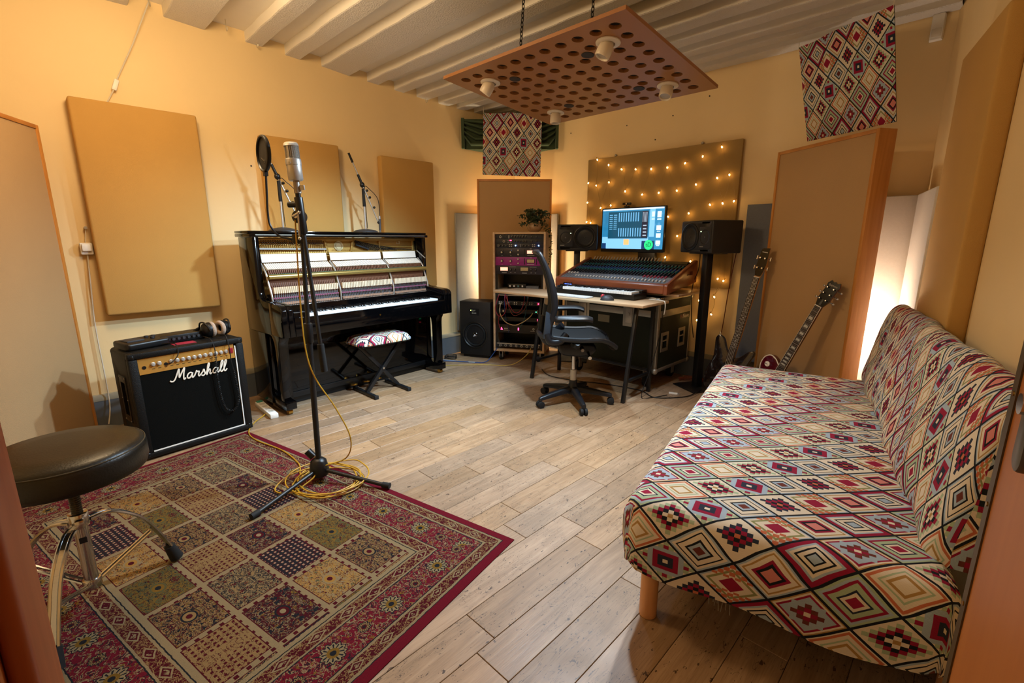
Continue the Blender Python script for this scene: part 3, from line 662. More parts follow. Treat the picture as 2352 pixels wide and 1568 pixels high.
# ------------------------------------------------------------------ rug
RL, RW = 2.145, 1.365
rugm = rug_material(RL, RW)
ra = 11.6
ro = Vector((-3.237, 0.874, 0)) - Vector((math.cos(R(ra)), math.sin(R(ra)), 0)) * 0.115
mb = MB(); nx, ny = 40, 26; vs = []; fs = []; uv = []
for j in range(ny + 1):
    for i in range(nx + 1):
        x_, y_ = RL * i / nx, RW * j / ny
        z = 0.009 + 0.0012 * math.sin(x_ * 9) * math.sin(y_ * 7)
        if i in (0, nx) or j in (0, ny): z = 0.004
        vs.append((x_, -y_, z))
for j in range(ny):
    for i in range(nx):
        q = j * (nx + 1) + i; f = (q, q + nx + 1, q + nx + 2, q + 1); fs.append(f); uv.append([(vs[k][0], -vs[k][1]) for k in f])
N = len(vs); rim = list(range(nx + 1)) + [(nx+1)*j + nx for j in range(1, ny + 1)] + [ny*(nx+1)+i for i in range(nx-1, -1, -1)] + [(nx+1)*j for j in range(ny-1, 0, -1)]
vs += [(vs[k][0], vs[k][1], 0.0005) for k in rim]
for k in range(len(rim)):
    k2 = (k + 1) % len(rim); fs.append((rim[k], rim[k2], N + k2, N + k)); uv.append([(0.01, 0.01)] * 4)
tag(mb.add(vs, fs, uv).build('persian_rug', rugm, loc=ro, rotz=ra, smooth=50), 'dark red persian rug with a field of garden tiles on the wooden floor', 'rug')

# ------------------------------------------------------------------ upright piano (local x along the wall, y towards the wall)
PL = 1.56
pn = thing('upright_piano', 'glossy black upright piano with its front open and hammers showing', 'piano', (-3.335, 1.144, 0), 94.2)
B = lambda name, m, *b, bevel=0.003, par=pn: MB().box(*b).build(name, m, par, bevel=bevel)
B('back_panel', satin, 0.03, PL - 0.03, 0.555, 0.60, 0.05, 1.27)
for x0 in (0.0, PL - 0.045):
    MB().prism([(0.20, 0.60), (0.60, 0.60), (0.60, 1.288), (0.35, 1.288), (0.35, 0.90), (0.33, 0.855), (0.29, 0.84), (0.20, 0.835)], x0, x0 + 0.045, Matrix(((0,0,1,0),(1,0,0,0),(0,1,0,0),(0,0,0,1)))).build('side_panel', gloss, pn, bevel=0.003)
    B('side_panel', gloss, x0, x0 + 0.045, 0.315, 0.60, 0.06, 0.599)
    # arm beside the keys
    s_ = 0 if x0 == 0 else PL - 0.085
    MB().prism([(0.0, 0.60), (0.235, 0.60), (0.328, 0.72), (0.328, 0.88), (0.30, 0.85), (0.26, 0.838), (0.05, 0.825), (0.02, 0.815), (0.0, 0.79)], s_ + (0.046 if x0 == 0 else 0.0), s_ + (0.085 if x0 == 0 else 0.039), Matrix(((0,0,1,0),(1,0,0,0),(0,1,0,0),(0,0,0,1)))).build('arm', gloss, pn, bevel=0.004)
    MB().prism([(0.0, 0.60), (0.199, 0.60), (0.199, 0.834), (0.05, 0.825), (0.02, 0.815), (0.0, 0.79)], x0, x0 + 0.045, Matrix(((0,0,1,0),(1,0,0,0),(0,1,0,0),(0,0,0,1)))).build('arm_cheek', gloss, pn, bevel=0.004)
    # front leg with curved bracket, toe block, castor
    xl = 0.012 if x0 == 0 else PL - 0.082
    MB().prism([(0.035, 0.105), (0.095, 0.105), (0.10, 0.46), (0.11, 0.53), (0.14, 0.58), (0.17, 0.60), (0.012, 0.60), (0.012, 0.57), (0.03, 0.54), (0.035, 0.50)], xl, xl + 0.07, Matrix(((0,0,1,0),(1,0,0,0),(0,1,0,0),(0,0,0,1)))).build('leg', gloss, pn, bevel=0.004, loc=(0, 0.10, 0))
    MB().prism([(0.0, 0.045), (0.0, 0.105), (0.10, 0.105), (0.16, 0.12), (0.235, 0.12), (0.235, 0.03), (0.10, 0.03)], xl - 0.004, xl + 0.074, Matrix(((0,0,1,0),(1,0,0,0),(0,1,0,0),(0,0,0,1)))).build('toe_block', gloss, pn, bevel=0.004, loc=(0, 0.10, 0))
    MB().cyl((xl + 0.02, 0.045, 0.0225), (xl + 0.05, 0.045, 0.0225), 0.022).build('castor', brass, pn, loc=(0, 0.10, 0))
B('lower_panel', gloss, 0.0455, PL - 0.0455, 0.322, 0.342, 0.105, 0.598)
B('bottom_rail', satin, 0.0455, PL - 0.0455, 0.315, 0.55, 0.06, 0.104)
B('floor_plinth', satin, 0.0455, PL - 0.0455, 0.36, 0.55, 0.0, 0.059)
B('key_bed', gloss, 0.086, PL - 0.086, 0.023, 0.34, 0.60, 0.675)
B('key_slip', gloss, 0.086, PL - 0.086, 0.0, 0.022, 0.60, 0.732)
B('fallboard', gloss, 0.0865, PL - 0.0865, 0.185, 0.215, 0.676, 0.80)
MB().cyl((0.78, -0.001, 0.675), (0.78, 0.001, 0.675), 0.007).build('keyhole', brass, pn)
for x0, xw in ((0.0865, 0.0965), (PL - 0.144, 0.0575)): B('key_block', gloss, x0, x0 + xw, 0.0225, 0.184, 0.676, 0.765)
kx0 = 0.185; kp = (PL - 0.185 - 0.145) / 52
wk = MB().box(0.0004, kp - 0.0004, 0.026, 0.183, 0.68, 0.745).build('white_key', ivory, pn, bevel=0.0012, loc=(kx0, 0, 0), seg=1)
for k in range(1, 52): copyobj(wk, pn, (kx0 + kp * k, 0, 0))
bk = MB().prism([(0.085, 0.745), (0.184, 0.745), (0.184, 0.758), (0.09, 0.758)], -0.0055, 0.0055, Matrix(((0,0,1,0),(1,0,0,0),(0,1,0,0),(0,0,0,1)))).build('black_key', ebony, pn, bevel=0.001, seg=1)
first = True
for k in range(51):
    note = (k + 5) % 7     # A B C D E F G
    if note in (2, 6): continue
    if first: bk.location = (kx0 + kp * (k + 1), 0, 0); first = False
    else: copyobj(bk, pn, (kx0 + kp * (k + 1), 0, 0))
# lid: rear board with the front board folded back on it
B('lid', gloss, -0.02, PL + 0.02, 0.335, 0.605, 1.289, 1.312, bevel=0.005)
B('lid_front', gloss, -0.02, PL + 0.02, 0.36, 0.605, 1.3135, 1.333, bevel=0.005)
B('lid_hinge', mat('steel_hinge', '#9b9a90', 0.35, metal=1.0), 0.02, PL - 0.02, 0.3335, 0.3375, 1.300, 1.308, bevel=0.0)
# iron plate and strings
px0, px1 = 0.0455, PL - 0.0455
pl = B('iron_plate', gold, px0, px1, 0.47, 0.50, 0.80, 1.285)
for k, (x0, z0, x1, z1, wd) in enumerate(((px0, 1.165, px1, 1.165, 0.02), (px0, 1.272, px1, 1.272, 0.024), (0.62, 1.16, 0.60, 1.275, 0.02), (0.83, 1.16, 0.86, 1.275, 0.02), (1.12, 1.165, 1.12, 1.275, 0.018), (1.49, 1.0, 1.49, 1.275, 0.022), (px0 + 0.01, 1.0, px0 + 0.01, 1.275, 0.02))):
    MB().bar((x0, 0.462, z0), (x1, 0.462, z1), wd, 0.018, up=(0, 1, 0)).build('plate_rib', gold, pl, bevel=0.003)
pts = bez([(0.86, 0.458, 1.275), (0.98, 0.458, 1.25), (1.1, 0.458, 1.225), (1.3, 0.458, 1.205), (1.49, 0.458, 1.203)], 5)
MB().tube(pts, 0.005, 6).build('plate_rib', gold, pl)
em = MB().lathe([(0.0, 0.0), (0.022, 0.0), (0.024, 0.003), (0.0, 0.004)], 24, T(0.725, 0.468, 1.218) @ RX(90), caps=False); em.torus(0.038, 0.004, 32, 6, T(0.725, 0.466, 1.218) @ RX(90)); em.torus(0.028, 0.002, 28, 6, T(0.725, 0.466, 1.218) @ RX(90))
for q in range(16):
    a_ = 2 * math.pi * q / 16; em.cbox((0.725 + 0.033 * math.cos(a_), 0.466, 1.218 + 0.033 * math.sin(a_)), (0.005, 0.004, 0.006))
em.build('emblem', mat('pale_gold', '#d9c79a', 0.4, metal=0.3), pl)
text_mesh('model_mark', 'U3', 0.035, mat('pale_gold', '#d9c79a', 0.4, metal=0.3), pl, T(1.33, 0.467, 1.243) @ RX(90), 0.003)
dk = mat('tuning_pin_steel', '#4a4b4e', 0.35, metal=0.8)
mb = MB(); rr = random.Random(4)
for row in range(3):
    for k in range(28): mb.cyl((0.10 + k * 0.0172 + row * 0.005, 0.47, 1.262 - row * 0.012), (0.10 + k * 0.0172 + row * 0.005, 0.44, 1.262 - row * 0.012), 0.0035, n=6)
for row in range(5):
    for k in range(26):
        x_ = 0.875 + k * 0.0165; zt = 1.262 - 0.075 * (k / 25) ** 0.8 - row * 0.011
        if zt > 1.175 and x_ < 1.48: mb.cyl((x_ + row * 0.004, 0.47, zt), (x_ + row * 0.004, 0.44, zt), 0.0036, n=6)
for k in range(22): mb.cyl((1.15 + k * 0.015, 0.47, 1.193 - k * 0.0006), (1.15 + k * 0.015, 0.445, 1.193 - k * 0.0006), 0.0035, n=6)
stuff(mb.build('tuning_pins', dk, pn))
mb = MB()
for k in range(34): mb.bar((0.085 + k * 0.0155, 0.455, 1.235), (0.08 + k * 0.0155, 0.455, 0.95), 0.004, 0.004)
for k in range(60): mb.bar((0.66 + k * 0.0138, 0.458, 1.19), (0.66 + k * 0.0138, 0.458, 0.95), 0.0016, 0.002)
stuff(mb.build('strings', brass, pn))
MB().bar((0.08, 0.448, 1.205), (0.6, 0.448, 1.195), 0.012, 0.014, up=(0,1,0)).build('agraffe_bar', nickel, pn)
MB().bar((0.875, 0.448, 1.228), (1.0, 0.448, 1.188), 0.012, 0.014, up=(0,1,0)).build('agraffe_bar', dk, pn)
# action
segs = [(0.075, 0.585), (0.615, 1.10), (1.125, 1.49)]
for (xa, xb) in segs:
    MB().prism([(0.425, 1.165), (0.43, 1.165), (0.418, 1.105), (0.413, 1.105)], xa, xb, Matrix(((0,0,1,0),(1,0,0,0),(0,1,0,0),(0,0,0,1)))).build('felt_strip', cream, pn)
hammer_x = []
for (xa, xb) in segs:
    n_ = int((xb - xa) / 0.0145); hammer_x += [xa + 0.01 + (xb - xa - 0.02) * k / (n_ - 1) for k in range(n_)]
brownw = mat('action_wood', '#6b4127', 0.6); pink = mat('pink_felt', '#8d4a62', 0.9); steel = mat('action_wire', '#8a8c90', 0.4, metal=0.7)
mh = MB(); mw = MB(); mc = MB(); mwi = MB(); mk = MB(); ms = MB()
for x_ in hammer_x:
    mh.prism([(0.335, 1.058), (0.355, 1.045), (0.405, 1.078), (0.40, 1.098)], x_ - 0.005, x_ + 0.005, Matrix(((0,0,1,0),(1,0,0,0),(0,1,0,0),(0,0,0,1))))
    ms.bar((x_, 0.345, 1.055), (x_, 0.31, 0.93), 0.006, 0.006)
    mw.box(x_ - 0.0045, x_ + 0.0045, 0.34, 0.357, 1.025, 1.052)
    mc.box(x_ - 0.005, x_ + 0.005, 0.265, 0.285, 0.885, 0.93)
    mwi.bar((x_, 0.272, 0.885), (x_, 0.26, 0.80), 0.002, 0.002); mwi.bar((x_ + 0.004, 0.29, 0.87), (x_ + 0.004, 0.285, 0.80), 0.004, 0.004)
    mk.cyl((x_, 0.25, 0.776), (x_, 0.25, 0.796), 0.0042, n=6)
stuff(mh.build('hammers', cream, pn)); stuff(ms.build('hammer_shanks', brownw, pn)); stuff(mw.build('hammer_mouldings', brownw, pn))
stuff(mc.build('backchecks', mat('backcheck_felt', '#d9c6a8', 0.8), pn)); stuff(mwi.build('action_wires', steel, pn)); stuff(mk.build('capstans', cream, pn))
MB().cyl((0.06, 0.29, 1.005), (PL - 0.06, 0.29, 1.005), 0.0175, n=20).build('hammer_rail', mat('rail_gold', '#b59a58', 0.3, metal=0.8), pn)
MB().box(0.075, PL - 0.07, 0.30, 0.325, 1.016, 1.024).build('rail_felt', mat('green_felt', '#20503c', 0.9), pn)
MB().box(1.36, 1.40, 0.2745, 0.276, 1.0, 1.01).build('maker_label', white, pn)
for (xa, xb) in segs:
    MB().box(xa, xb, 0.27, 0.285, 0.845, 0.855).build('bridle_rail', pink, pn)
    MB().box(xa, xb, 0.262, 0.30, 0.80, 0.816).build('key_rest_rail', mat('rail_wood', '#a27a60', 0.6), pn)
    MB().box(xa, xb, 0.235, 0.33, 0.757, 0.775).build('key_tail_rail', mat('rail_wood', '#a27a60', 0.6), pn)
    MB().box(xa, xb, 0.315, 0.335, 0.86, 0.995).build('action_beam', brownw, pn)
for x_ in (0.06, 0.60, 1.112, 1.50): MB().tube(bez([(x_, 0.40, 1.10), (x_, 0.33, 1.03), (x_, 0.30, 0.95), (x_, 0.265, 0.86), (x_, 0.27, 0.76)], 5), 0.007, 6).build('action_bracket', nickel, pn)
for (x_, z_) in ((0.66, 0.03), (0.78, 0.03), (0.90, 0.03)):
    MB().prism([(-0.022, 0), (0.022, 0), (0.03, 0.055), (0.012, 0.085), (-0.012, 0.085), (-0.03, 0.055)], 0, 0.014, T(x_, 0.322, 0.045) @ RZ(180) @ RX(8)).build('pedal', brass, pn, bevel=0.004)
MB().bar((PL - 0.052, 0.42, 1.17), (PL - 0.05, 0.30, 1.10), 0.006, 0.006).build('lid_prop', nickel, pn)

# ------------------------------------------------------------------ guitar amplifier
am = thing('guitar_amplifier', 'black guitar combo amplifier with gold knob panel and white script name', 'amplifier', (-3.283, 0.290, 0), 98.3)
AW, AD, AH = 0.613, 0.32, 0.645
prof = [(0.03, 0.012), (AD, 0.012), (AD, AH), (0.045, AH), (0.03, AH - 0.012)]
YZ = Matrix(((0,0,1,0),(1,0,0,0),(0,1,0,0),(0,0,0,1)))
MB().box(0.0, AW, 0.03, AD, 0.012, AH).build('cabinet', tolex, am, bevel=0.018, seg=3)
cut(am.children[-1] if am.children[-1].name.startswith('cabinet') else [c for c in am.children if c.name.startswith('cabinet')][0], [(-0.05, 0.07, 0.12, 0.19, 0.26, 0.46)])
for b_ in ((0, AW, 0, 0.04, 0.012, 0.045), (0, AW, 0, 0.04, AH - 0.035, AH), (0, 0.045, 0, 0.04, 0.0455, AH - 0.0355), (AW - 0.045, AW, 0, 0.04, 0.0455, AH - 0.0355)):
    MB().box(*b_).build('front_rim', tolex, am, bevel=0.008)
MB().box(0.046, AW - 0.046, 0.012, 0.0295, 0.046, 0.515).build('grille', grille, am)
mb = MB().box(AW - 0.053, AW - 0.047, 0.006, 0.014, 0.046, 0.595); mb.build('piping', white, am)
MB().box(0.05, AW - 0.0535, 0.006, 0.014, 0.046, 0.052).build('piping', white, am)
cp = MB().prism([(0.0295, 0.516), (0.008, 0.516), (0.016, 0.606), (0.0295, 0.606)], 0.046, AW - 0.055, YZ).build('control_panel', goldp, am)
def kf(z): return 0.008 + (z - 0.516) / 0.09 * 0.008
kz = 0.566
for k in range(14):
    x_ = 0.115 + k * 0.0302
    if k == 2: continue
    MB().lathe([(0.012, 0.0), (0.012, 0.006), (0.009, 0.008), (0.009, 0.016), (0.0, 0.017)], 16, T(x_, kf(kz), kz) @ RX(85), caps=False).build('knob', [nickel], am)
for x_ in (0.072, 0.178): MB().cyl((x_, kf(0.555) - 0.003, 0.555), (x_, kf(0.555) + 0.004, 0.555), 0.010).build('jack_socket', satin, am)
mb = MB()
for k in range(14): mb.box(0.108 + k * 0.0302, 0.122 + k * 0.0302, kf(0.54) - 0.0012, kf(0.54) + 0.002, 0.538, 0.5415)
stuff(mb.build('panel_lettering', mat('panel_print', '#4a3413', 0.5), am))
MB().box(AW - 0.087, AW - 0.063, 0.006, 0.02, 0.55, 0.585).build('power_switch', mat('red_rocker', '#7d1420', 0.3, emit='#a01020', estr=0.15), am, bevel=0.002)
for (x_, y_) in ((0.0, 0.0), (AW, 0.0), (0.0, AD), (AW, AD)):
    for z_ in (0.035, AH - 0.022):
        MB().sphere((x_ + (0.022 if x_ == 0 else -0.022), y_ + (0.024 if y_ == 0 else -0.024), z_), 0.031, 14, (0.8, 0.85, 0.8)).build('corner_protector', mat('corner_plastic', '#0d0d0d', 0.3), am)
# side handle recess
cut(MB().box(-0.004, 0.002, 0.10, 0.21, 0.22, 0.50).build('side_plate', satin, am, bevel=0.0015), [(-0.05, 0.05, 0.12, 0.19, 0.26, 0.46)])
MB().box(0.012, 0.024, 0.121, 0.189, 0.40, 0.43).build('side_grip', satin, am, bevel=0.003)
mb = MB()
for (y_, z_) in ((0.108, 0.23), (0.202, 0.23), (0.108, 0.49), (0.202, 0.49), (0.108, 0.36), (0.202, 0.36)): mb.cyl((-0.006, y_, z_), (-0.003, y_, z_), 0.004, n=8)
stuff(mb.build('screws', nickel, am))
for (x_, y_) in ((0.05, 0.06), (AW - 0.05, 0.06), (0.05, AD - 0.05), (AW - 0.05, AD - 0.05)): MB().cyl((x_, y_, 0), (x_, y_, 0.014), 0.018).build('foot', rubber, am)
# script lettering drawn as strokes
S = {  # strokes in letter units
 'M': [[(-0.35,0.12),(-0.28,0.02),(-0.12,0.0),(0.05,0.18),(0.22,0.75),(0.33,1.12),(0.36,0.7),(0.40,0.28),(0.50,0.5),(0.68,0.95),(0.80,1.15),(0.76,0.6),(0.78,0.1),(0.86,0.02),(0.95,0.15)]],
 'a': [[(0.50,0.48),(0.36,0.56),(0.18,0.46),(0.10,0.24),(0.18,0.04),(0.34,0.06),(0.48,0.30),(0.54,0.52),(0.52,0.18),(0.58,0.02),(0.70,0.14)]],
 'r': [[(0.02,0.14),(0.16,0.52),(0.20,0.62),(0.26,0.50),(0.42,0.52),(0.38,0.22),(0.44,0.03),(0.56,0.14)]],
 's': [[(0.0,0.12),(0.2,0.42),(0.28,0.62),(0.36,0.36),(0.40,0.14),(0.26,0.0),(0.10,0.08)]],
 'h': [[(0.02,0.12),(0.20,0.55),(0.34,0.98),(0.28,1.14),(0.20,0.95),(0.16,0.4),(0.14,0.0),(0.24,0.34),(0.38,0.54),(0.44,0.40),(0.42,0.12),(0.50,0.02),(0.60,0.14)]],
 'l': [[(0.0,0.12),(0.16,0.48),(0.30,0.98),(0.24,1.16),(0.14,0.96),(0.10,0.4),(0.16,0.06),(0.28,0.05),(0.42,0.24)]]}
adv = {'M': 0.98, 'a': 0.70, 'r': 0.56, 's': 0.44, 'h': 0.60, 'l': 0.34}
mb = MB(); x_ = 0; sc = 0.062
for ch in 'Marshall':
    for stp in S[ch]:
        pts = [(0.205 + (x_ + px_ + 0.16 * pz_) * sc, 0.0065, 0.442 + pz_ * sc) for (px_, pz_) in stp]
        mb.tube(bez(pts, 5), 0.0042, 6)
    x_ += adv[ch]
for v_i, v_ in enumerate(mb.v): mb.v[v_i] = (v_[0], 0.0065 + (v_[1] - 0.0065) * 0.5, v_[2])
mb.build('name_script', mat('script_white', '#e6dccb', 0.35), am)
# things on the amplifier: local helper -> world
Ma = T(-3.283, 0.290, 0) @ RZ(98.3)
def on_amp(x, y, z=AH): return tuple(Ma @ Vector((x, y, z)))
rc = thing('portable_recorder', 'black portable multitrack recorder lying on the amplifier top', 'recorder', on_amp(0.125, 0.17, AH + 0.005), 98.3 + 12)
MB().prism([(-0.11, -0.075), (0.11, -0.075), (0.12, -0.05), (0.11, 0.085), (-0.11, 0.085), (-0.12, -0.05)], 0.0, 0.042, RX(3)).build('body', charcoal if False else satin, rc, bevel=0.012, seg=3)
MB().box(-0.09, 0.0, -0.03, 0.065, 0.036, 0.0475).build('panel', charcoal, rc, bevel=0.002)
for (x_, y_) in ((0.045, 0.04), (0.08, 0.035), (0.055, -0.005)): MB().cyl((x_, y_, 0.04), (x_, y_, 0.052), 0.011).build('dial', charcoal, rc)
hb = thing('headphone_amp', 'thin black headphone amplifier box with a row of knobs on the amplifier top', 'audio unit', on_amp(0.335, 0.215), 98.3 + 3)
MB().box(-0.125, 0.125, -0.06, 0.075, 0.003, 0.047).build('case', satin, hb, bevel=0.002)
for k in range(7): MB().cyl((-0.09 + k * 0.028, -0.06, 0.026), (-0.09 + k * 0.028, -0.073, 0.026), 0.0085, n=12).build('knob', charcoal, hb)
mb = MB()
for s1 in (-0.1, 0.1):
    for s2 in (-0.04, 0.055): mb.cyl((s1, s2, 0), (s1, s2, 0.004), 0.008, n=8)
stuff(mb.build('feet', rubber, hb))
tag(MB().box(-0.06, 0.06, -0.035, 0.035, 0, 0.0025).build('red_card', mat('red_print', '#9b2436', 0.4, var=0.5, vscale=40), loc=on_amp(0.31, 0.095), rotz=98.3 - 4), 'red printed card lying in front of the small headphone box', 'card')
hp = thing('headphones', 'black studio headphones with pale fur ear pads on the amplifier edge', 'headphones', on_amp(0.525, 0.16), 98.3 + 8)
for s1 in (-1, 1):
    Mh = T(0.033 * s1, 0, 0.052) @ RZ(6 * s1) @ RY(90 * s1)
    MB().lathe([(0.0, 0.055), (0.024, 0.053), (0.040, 0.043), (0.048, 0.026), (0.049, 0.006), (0.0, 0.004)], 24, Mh, caps=False).build('ear_cup', satin, hp)
    MB().torus(0.036, 0.014, 28, 10, Mh @ T(0, 0, -0.006)).build('ear_pad', mat('fur_pad', '#b49b86', 1.0, bump=1.0, bscale=300, var=0.2, vscale=120), hp)
    pts = bez([(0.062 * s1, -0.052, 0.052), (0.075 * s1, -0.02, 0.10), (0.078 * s1, 0.03, 0.098), (0.07 * s1, 0.06, 0.06)], 6)
    MB().tube(pts, 0.005, 8).build('yoke', satin, hp)
pts = bez([(-0.07, 0.06, 0.06), (-0.085, 0.11, 0.035), (-0.06, 0.16, 0.016), (0.0, 0.175, 0.012), (0.06, 0.16, 0.016), (0.085, 0.11, 0.035), (0.07, 0.06, 0.06)], 6)
MB().tube(pts, 0.010, 8).build('headband', satin, hp)
# coiled lead hanging in front of the grille
def coil(pts, r, turns_per_m, rw):
    P = bez(pts, 24); out = []; L = 0
    for i in range(len(P) - 1):
        a0, b0 = P[i], P[i + 1]; sl = (b0 - a0).length; steps = max(2, int(sl * turns_per_m * 9)); d = (b0 - a0).normalized(); x1 = d.cross(Vector((0, 1, 0.01))).normalized(); y1 = d.cross(x1)
        for q in range(steps):
            s_ = q / steps; ph = 2 * math.pi * turns_per_m * (L + sl * s_); out.append(a0.lerp(b0, s_) + x1 * r * math.cos(ph) + y1 * r * math.sin(ph))
        L += sl
    return out
mb = MB(); mb.M = RZ(98.3)
mb.tube(bez([(0.44, 0.16, 0.66), (0.43, 0.06, 0.665), (0.435, 0.015, 0.652), (0.437, -0.012, 0.60), (0.435, -0.014, 0.565)], 6), 0.0028, 6)
mb.tube(coil([(0.435, -0.014, 0.565), (0.43, -0.012, 0.42), (0.437, -0.012, 0.28), (0.455, -0.012, 0.20), (0.49, -0.012, 0.175), (0.525, -0.012, 0.20), (0.54, -0.012, 0.26), (0.535, -0.012, 0.36), (0.53, -0.012, 0.44)], 0.006, 85, 0.002), 0.0022, 4)
mb.tube(bez([(0.53, -0.012, 0.44), (0.522, -0.014, 0.52), (0.52, -0.012, 0.62), (0.522, 0.03, 0.67), (0.52, 0.13, 0.66)], 6), 0.0028, 6)
tag(mb.build('coiled_lead', cable_k, loc=(-3.283, 0.290, 0)), 'black coiled headphone lead looping down over the amplifier grille', 'cable')
mb = MB(); mb.M = RZ(98.3)
mb.tube(bez([(0.20, 0.10, 0.66), (0.24, 0.04, 0.664), (0.245, 0.006, 0.645), (0.235, -0.016, 0.60), (0.20, -0.02, 0.565), (0.183, -0.008, 0.556)], 6), 0.003, 6)
tag(mb.build('patch_lead', cable_k, loc=(-3.283, 0.290, 0)), 'short black lead plugged into the amplifier gold panel', 'cable')
# power strip on the floor
ps = thing('power_strip', 'white power strip on the floor between amplifier and piano', 'power strip', (-3.66, 1.075, 0), 178)
MB().box(-0.19, 0.19, -0.028, 0.028, 0, 0.036).build('body', white, ps, bevel=0.006)
for k in range(4): MB().box(-0.13 + k * 0.07, -0.09 + k * 0.07, -0.016, 0.016, 0.0355, 0.0372).build('socket', mat('socket_grey', '#bdb9b0', 0.5), ps)
MB().box(0.15, 0.185, -0.02, 0.02, 0.0355, 0.042).build('switch_end', mat('green_plug', '#3d8a74', 0.5), ps)
# white flexes on the left wall
fx = thing('inline_switch_flex', 'white flex with inline switch hanging from the ceiling hook to behind the tan panel', 'cable', (-4.10, 0.548, 2.237))
MB().tube([(0.06, 0.235, 0.53), (0.03, 0.12, 0.26), (0.0, 0.01, 0.03)], 0.004, 6).build('flex', cable_w, fx)
MB().tube([(0, -0.012, -0.03), (-0.01, -0.06, -0.12), (-0.025, -0.09, -0.2)], 0.004, 6).build('flex', cable_w, fx)
MB().bar((0, 0.012, 0.033), (0, -0.012, -0.033), 0.026, 0.018, up=(1, 0, 0)).build('switch_body', white, fx, bevel=0.005)
pg = thing('wall_plug_flex', 'white plug on a flex hanging beside the large tan panel', 'cable', (-4.112, 0.262, 1.21))
MB().box(-0.012, 0.018, -0.032, 0.032, -0.035, 0.04).build('adaptor', white, pg, bevel=0.008)
MB().box(0.018, 0.036, -0.024, 0.024, -0.012, 0.034).build('plug', white, pg, bevel=0.006)
MB().tube(bez([(0, 0, -0.03), (0.004, -0.012, -0.2), (0.006, -0.03, -0.5), (0.01, -0.03, -0.85), (0.02, -0.035, -1.05), (0.05, -0.06, -1.17)], 6), 0.004, 6).build('flex', cable_w, pg)
MB().tube([(0, 0, 0.035), (-0.004, 0.014, 0.13)], 0.003, 6).build('cord_loop', cable_w, pg)
MB().cyl((-0.02, 0.014, 0.135), (0.012, 0.014, 0.135), 0.009, n=10).build('wall_hook', nickel, pg)

# ------------------------------------------------------------------ drum stool
dsx, dsy = -2.02, -0.02
ds = thing('drum_stool', 'round black vinyl drum stool on chrome tripod legs standing on the rug', 'stool', (dsx, dsy, 0.009), 0)
MB().lathe([(0.0, 0.505), (0.19, 0.505), (0.207, 0.512), (0.213, 0.53), (0.213, 0.575), (0.207, 0.592), (0.19, 0.604), (0.12, 0.612), (0.0, 0.614)], 48, caps=False).build('seat', leather, ds, smooth=50)
MB().torus(0.2085, 0.0022, 56, 6, T(0, 0, 0.5905)).build('seam', mat('seam_thread', '#3a3220', 0.7), ds)
mb = MB().cyl((0, 0, 0.36), (0, 0, 0.505), 0.013)
for k in range(17): mb.torus(0.0135, 0.0024, 16, 5, T(0, 0, 0.372 + k * 0.0075))
mb.build('threaded_rod', mat('dark_steel', '#4a443a', 0.35, metal=0.9), ds)
tb = MB().cyl((0, 0, 0.095), (0, 0, 0.36), 0.0195, n=18).build('tube', chrome, ds)
MB().cyl((0, 0, 0.325), (0, 0, 0.37), 0.027, n=18).build('collar', chrome, ds, bevel=0.003)
MB().box(0.02, 0.05, -0.012, 0.012, 0.33, 0.36).build('wing_screw', chrome, ds, bevel=0.003)
MB().cyl((0, 0, 0.085), (0, 0, 0.12), 0.026, n=18).build('collar', chrome, ds, bevel=0.003)
MB().box(0.0196, 0.0205, -0.01, 0.01, 0.265, 0.285).build('sticker', satin, ds)
for az in (113, -25, 228):
    a_ = R(az); ux, uy = math.cos(a_), math.sin(a_)
    Q = lambda r_, z_, s_=0: (ux * r_ - uy * s_, uy * r_ + ux * s_, z_)
    path = bez([Q(0.025, 0.335), Q(0.09, 0.325), Q(0.17, 0.255), Q(0.225, 0.15), Q(0.262, 0.055)], 6)
    mb = MB()
    for sd in (-0.011, 0.011):
        mb.tube([(p.x - uy * sd, p.y + ux * sd, p.z) for p in path], 0.0055, 6)
    for p0, p1 in zip(path, path[1:]): mb.bar(p0, p1, 0.022, 0.004, up=(0, 0, 1))
    mb.build('leg', chrome, ds)
    mb = MB().tube([Q(0.024, 0.105, -0.008), Q(0.20, 0.175, -0.008)], 0.0045, 6); mb.tube([Q(0.024, 0.105, 0.008), Q(0.20, 0.175, 0.008)], 0.0045, 6); mb.build('brace', chrome, ds)
    MB().tube([Q(0.252, 0.075), Q(0.272, 0.012)], 0.018, 10, r1=0.024).build('rubber_foot', rubber, ds)

# ------------------------------------------------------------------ vocal microphone stand
mx, my = -2.345, 0.912
sd = thing('microphone_stand', 'black boom microphone stand on tripod legs at the edge of the rug', 'microphone stand', (mx, my, 0.011), 0)
W2 = lambda p: (p[0] - mx, p[1] - my, p[2] - 0.008)
MB().cyl(W2((-2.345, 0.912, 0.03)), W2((-2.336, 0.92, 0.80)), 0.0145, n=16).build('lower_tube', blackm, sd)
MB().cyl(W2((-2.336, 0.92, 0.80)), W2((-2.325, 0.93, 1.37)), 0.0105, n=16).build('upper_tube', blackm, sd)
MB().cyl(W2((-2.337, 0.919, 0.76)), W2((-2.336, 0.92, 0.86)), 0.021, n=16).build('height_clutch', satin, sd, bevel=0.003)
MB().lathe([(0.045, 0.03), (0.05, 0.06), (0.04, 0.11), (0.022, 0.125), (0.0, 0.126)], 18, caps=False).build('hub', satin, sd)
MB().cyl((-0.035, -0.01, 0.12), (-0.06, -0.03, 0.155), 0.02, n=12).build('hub_knob', satin, sd)
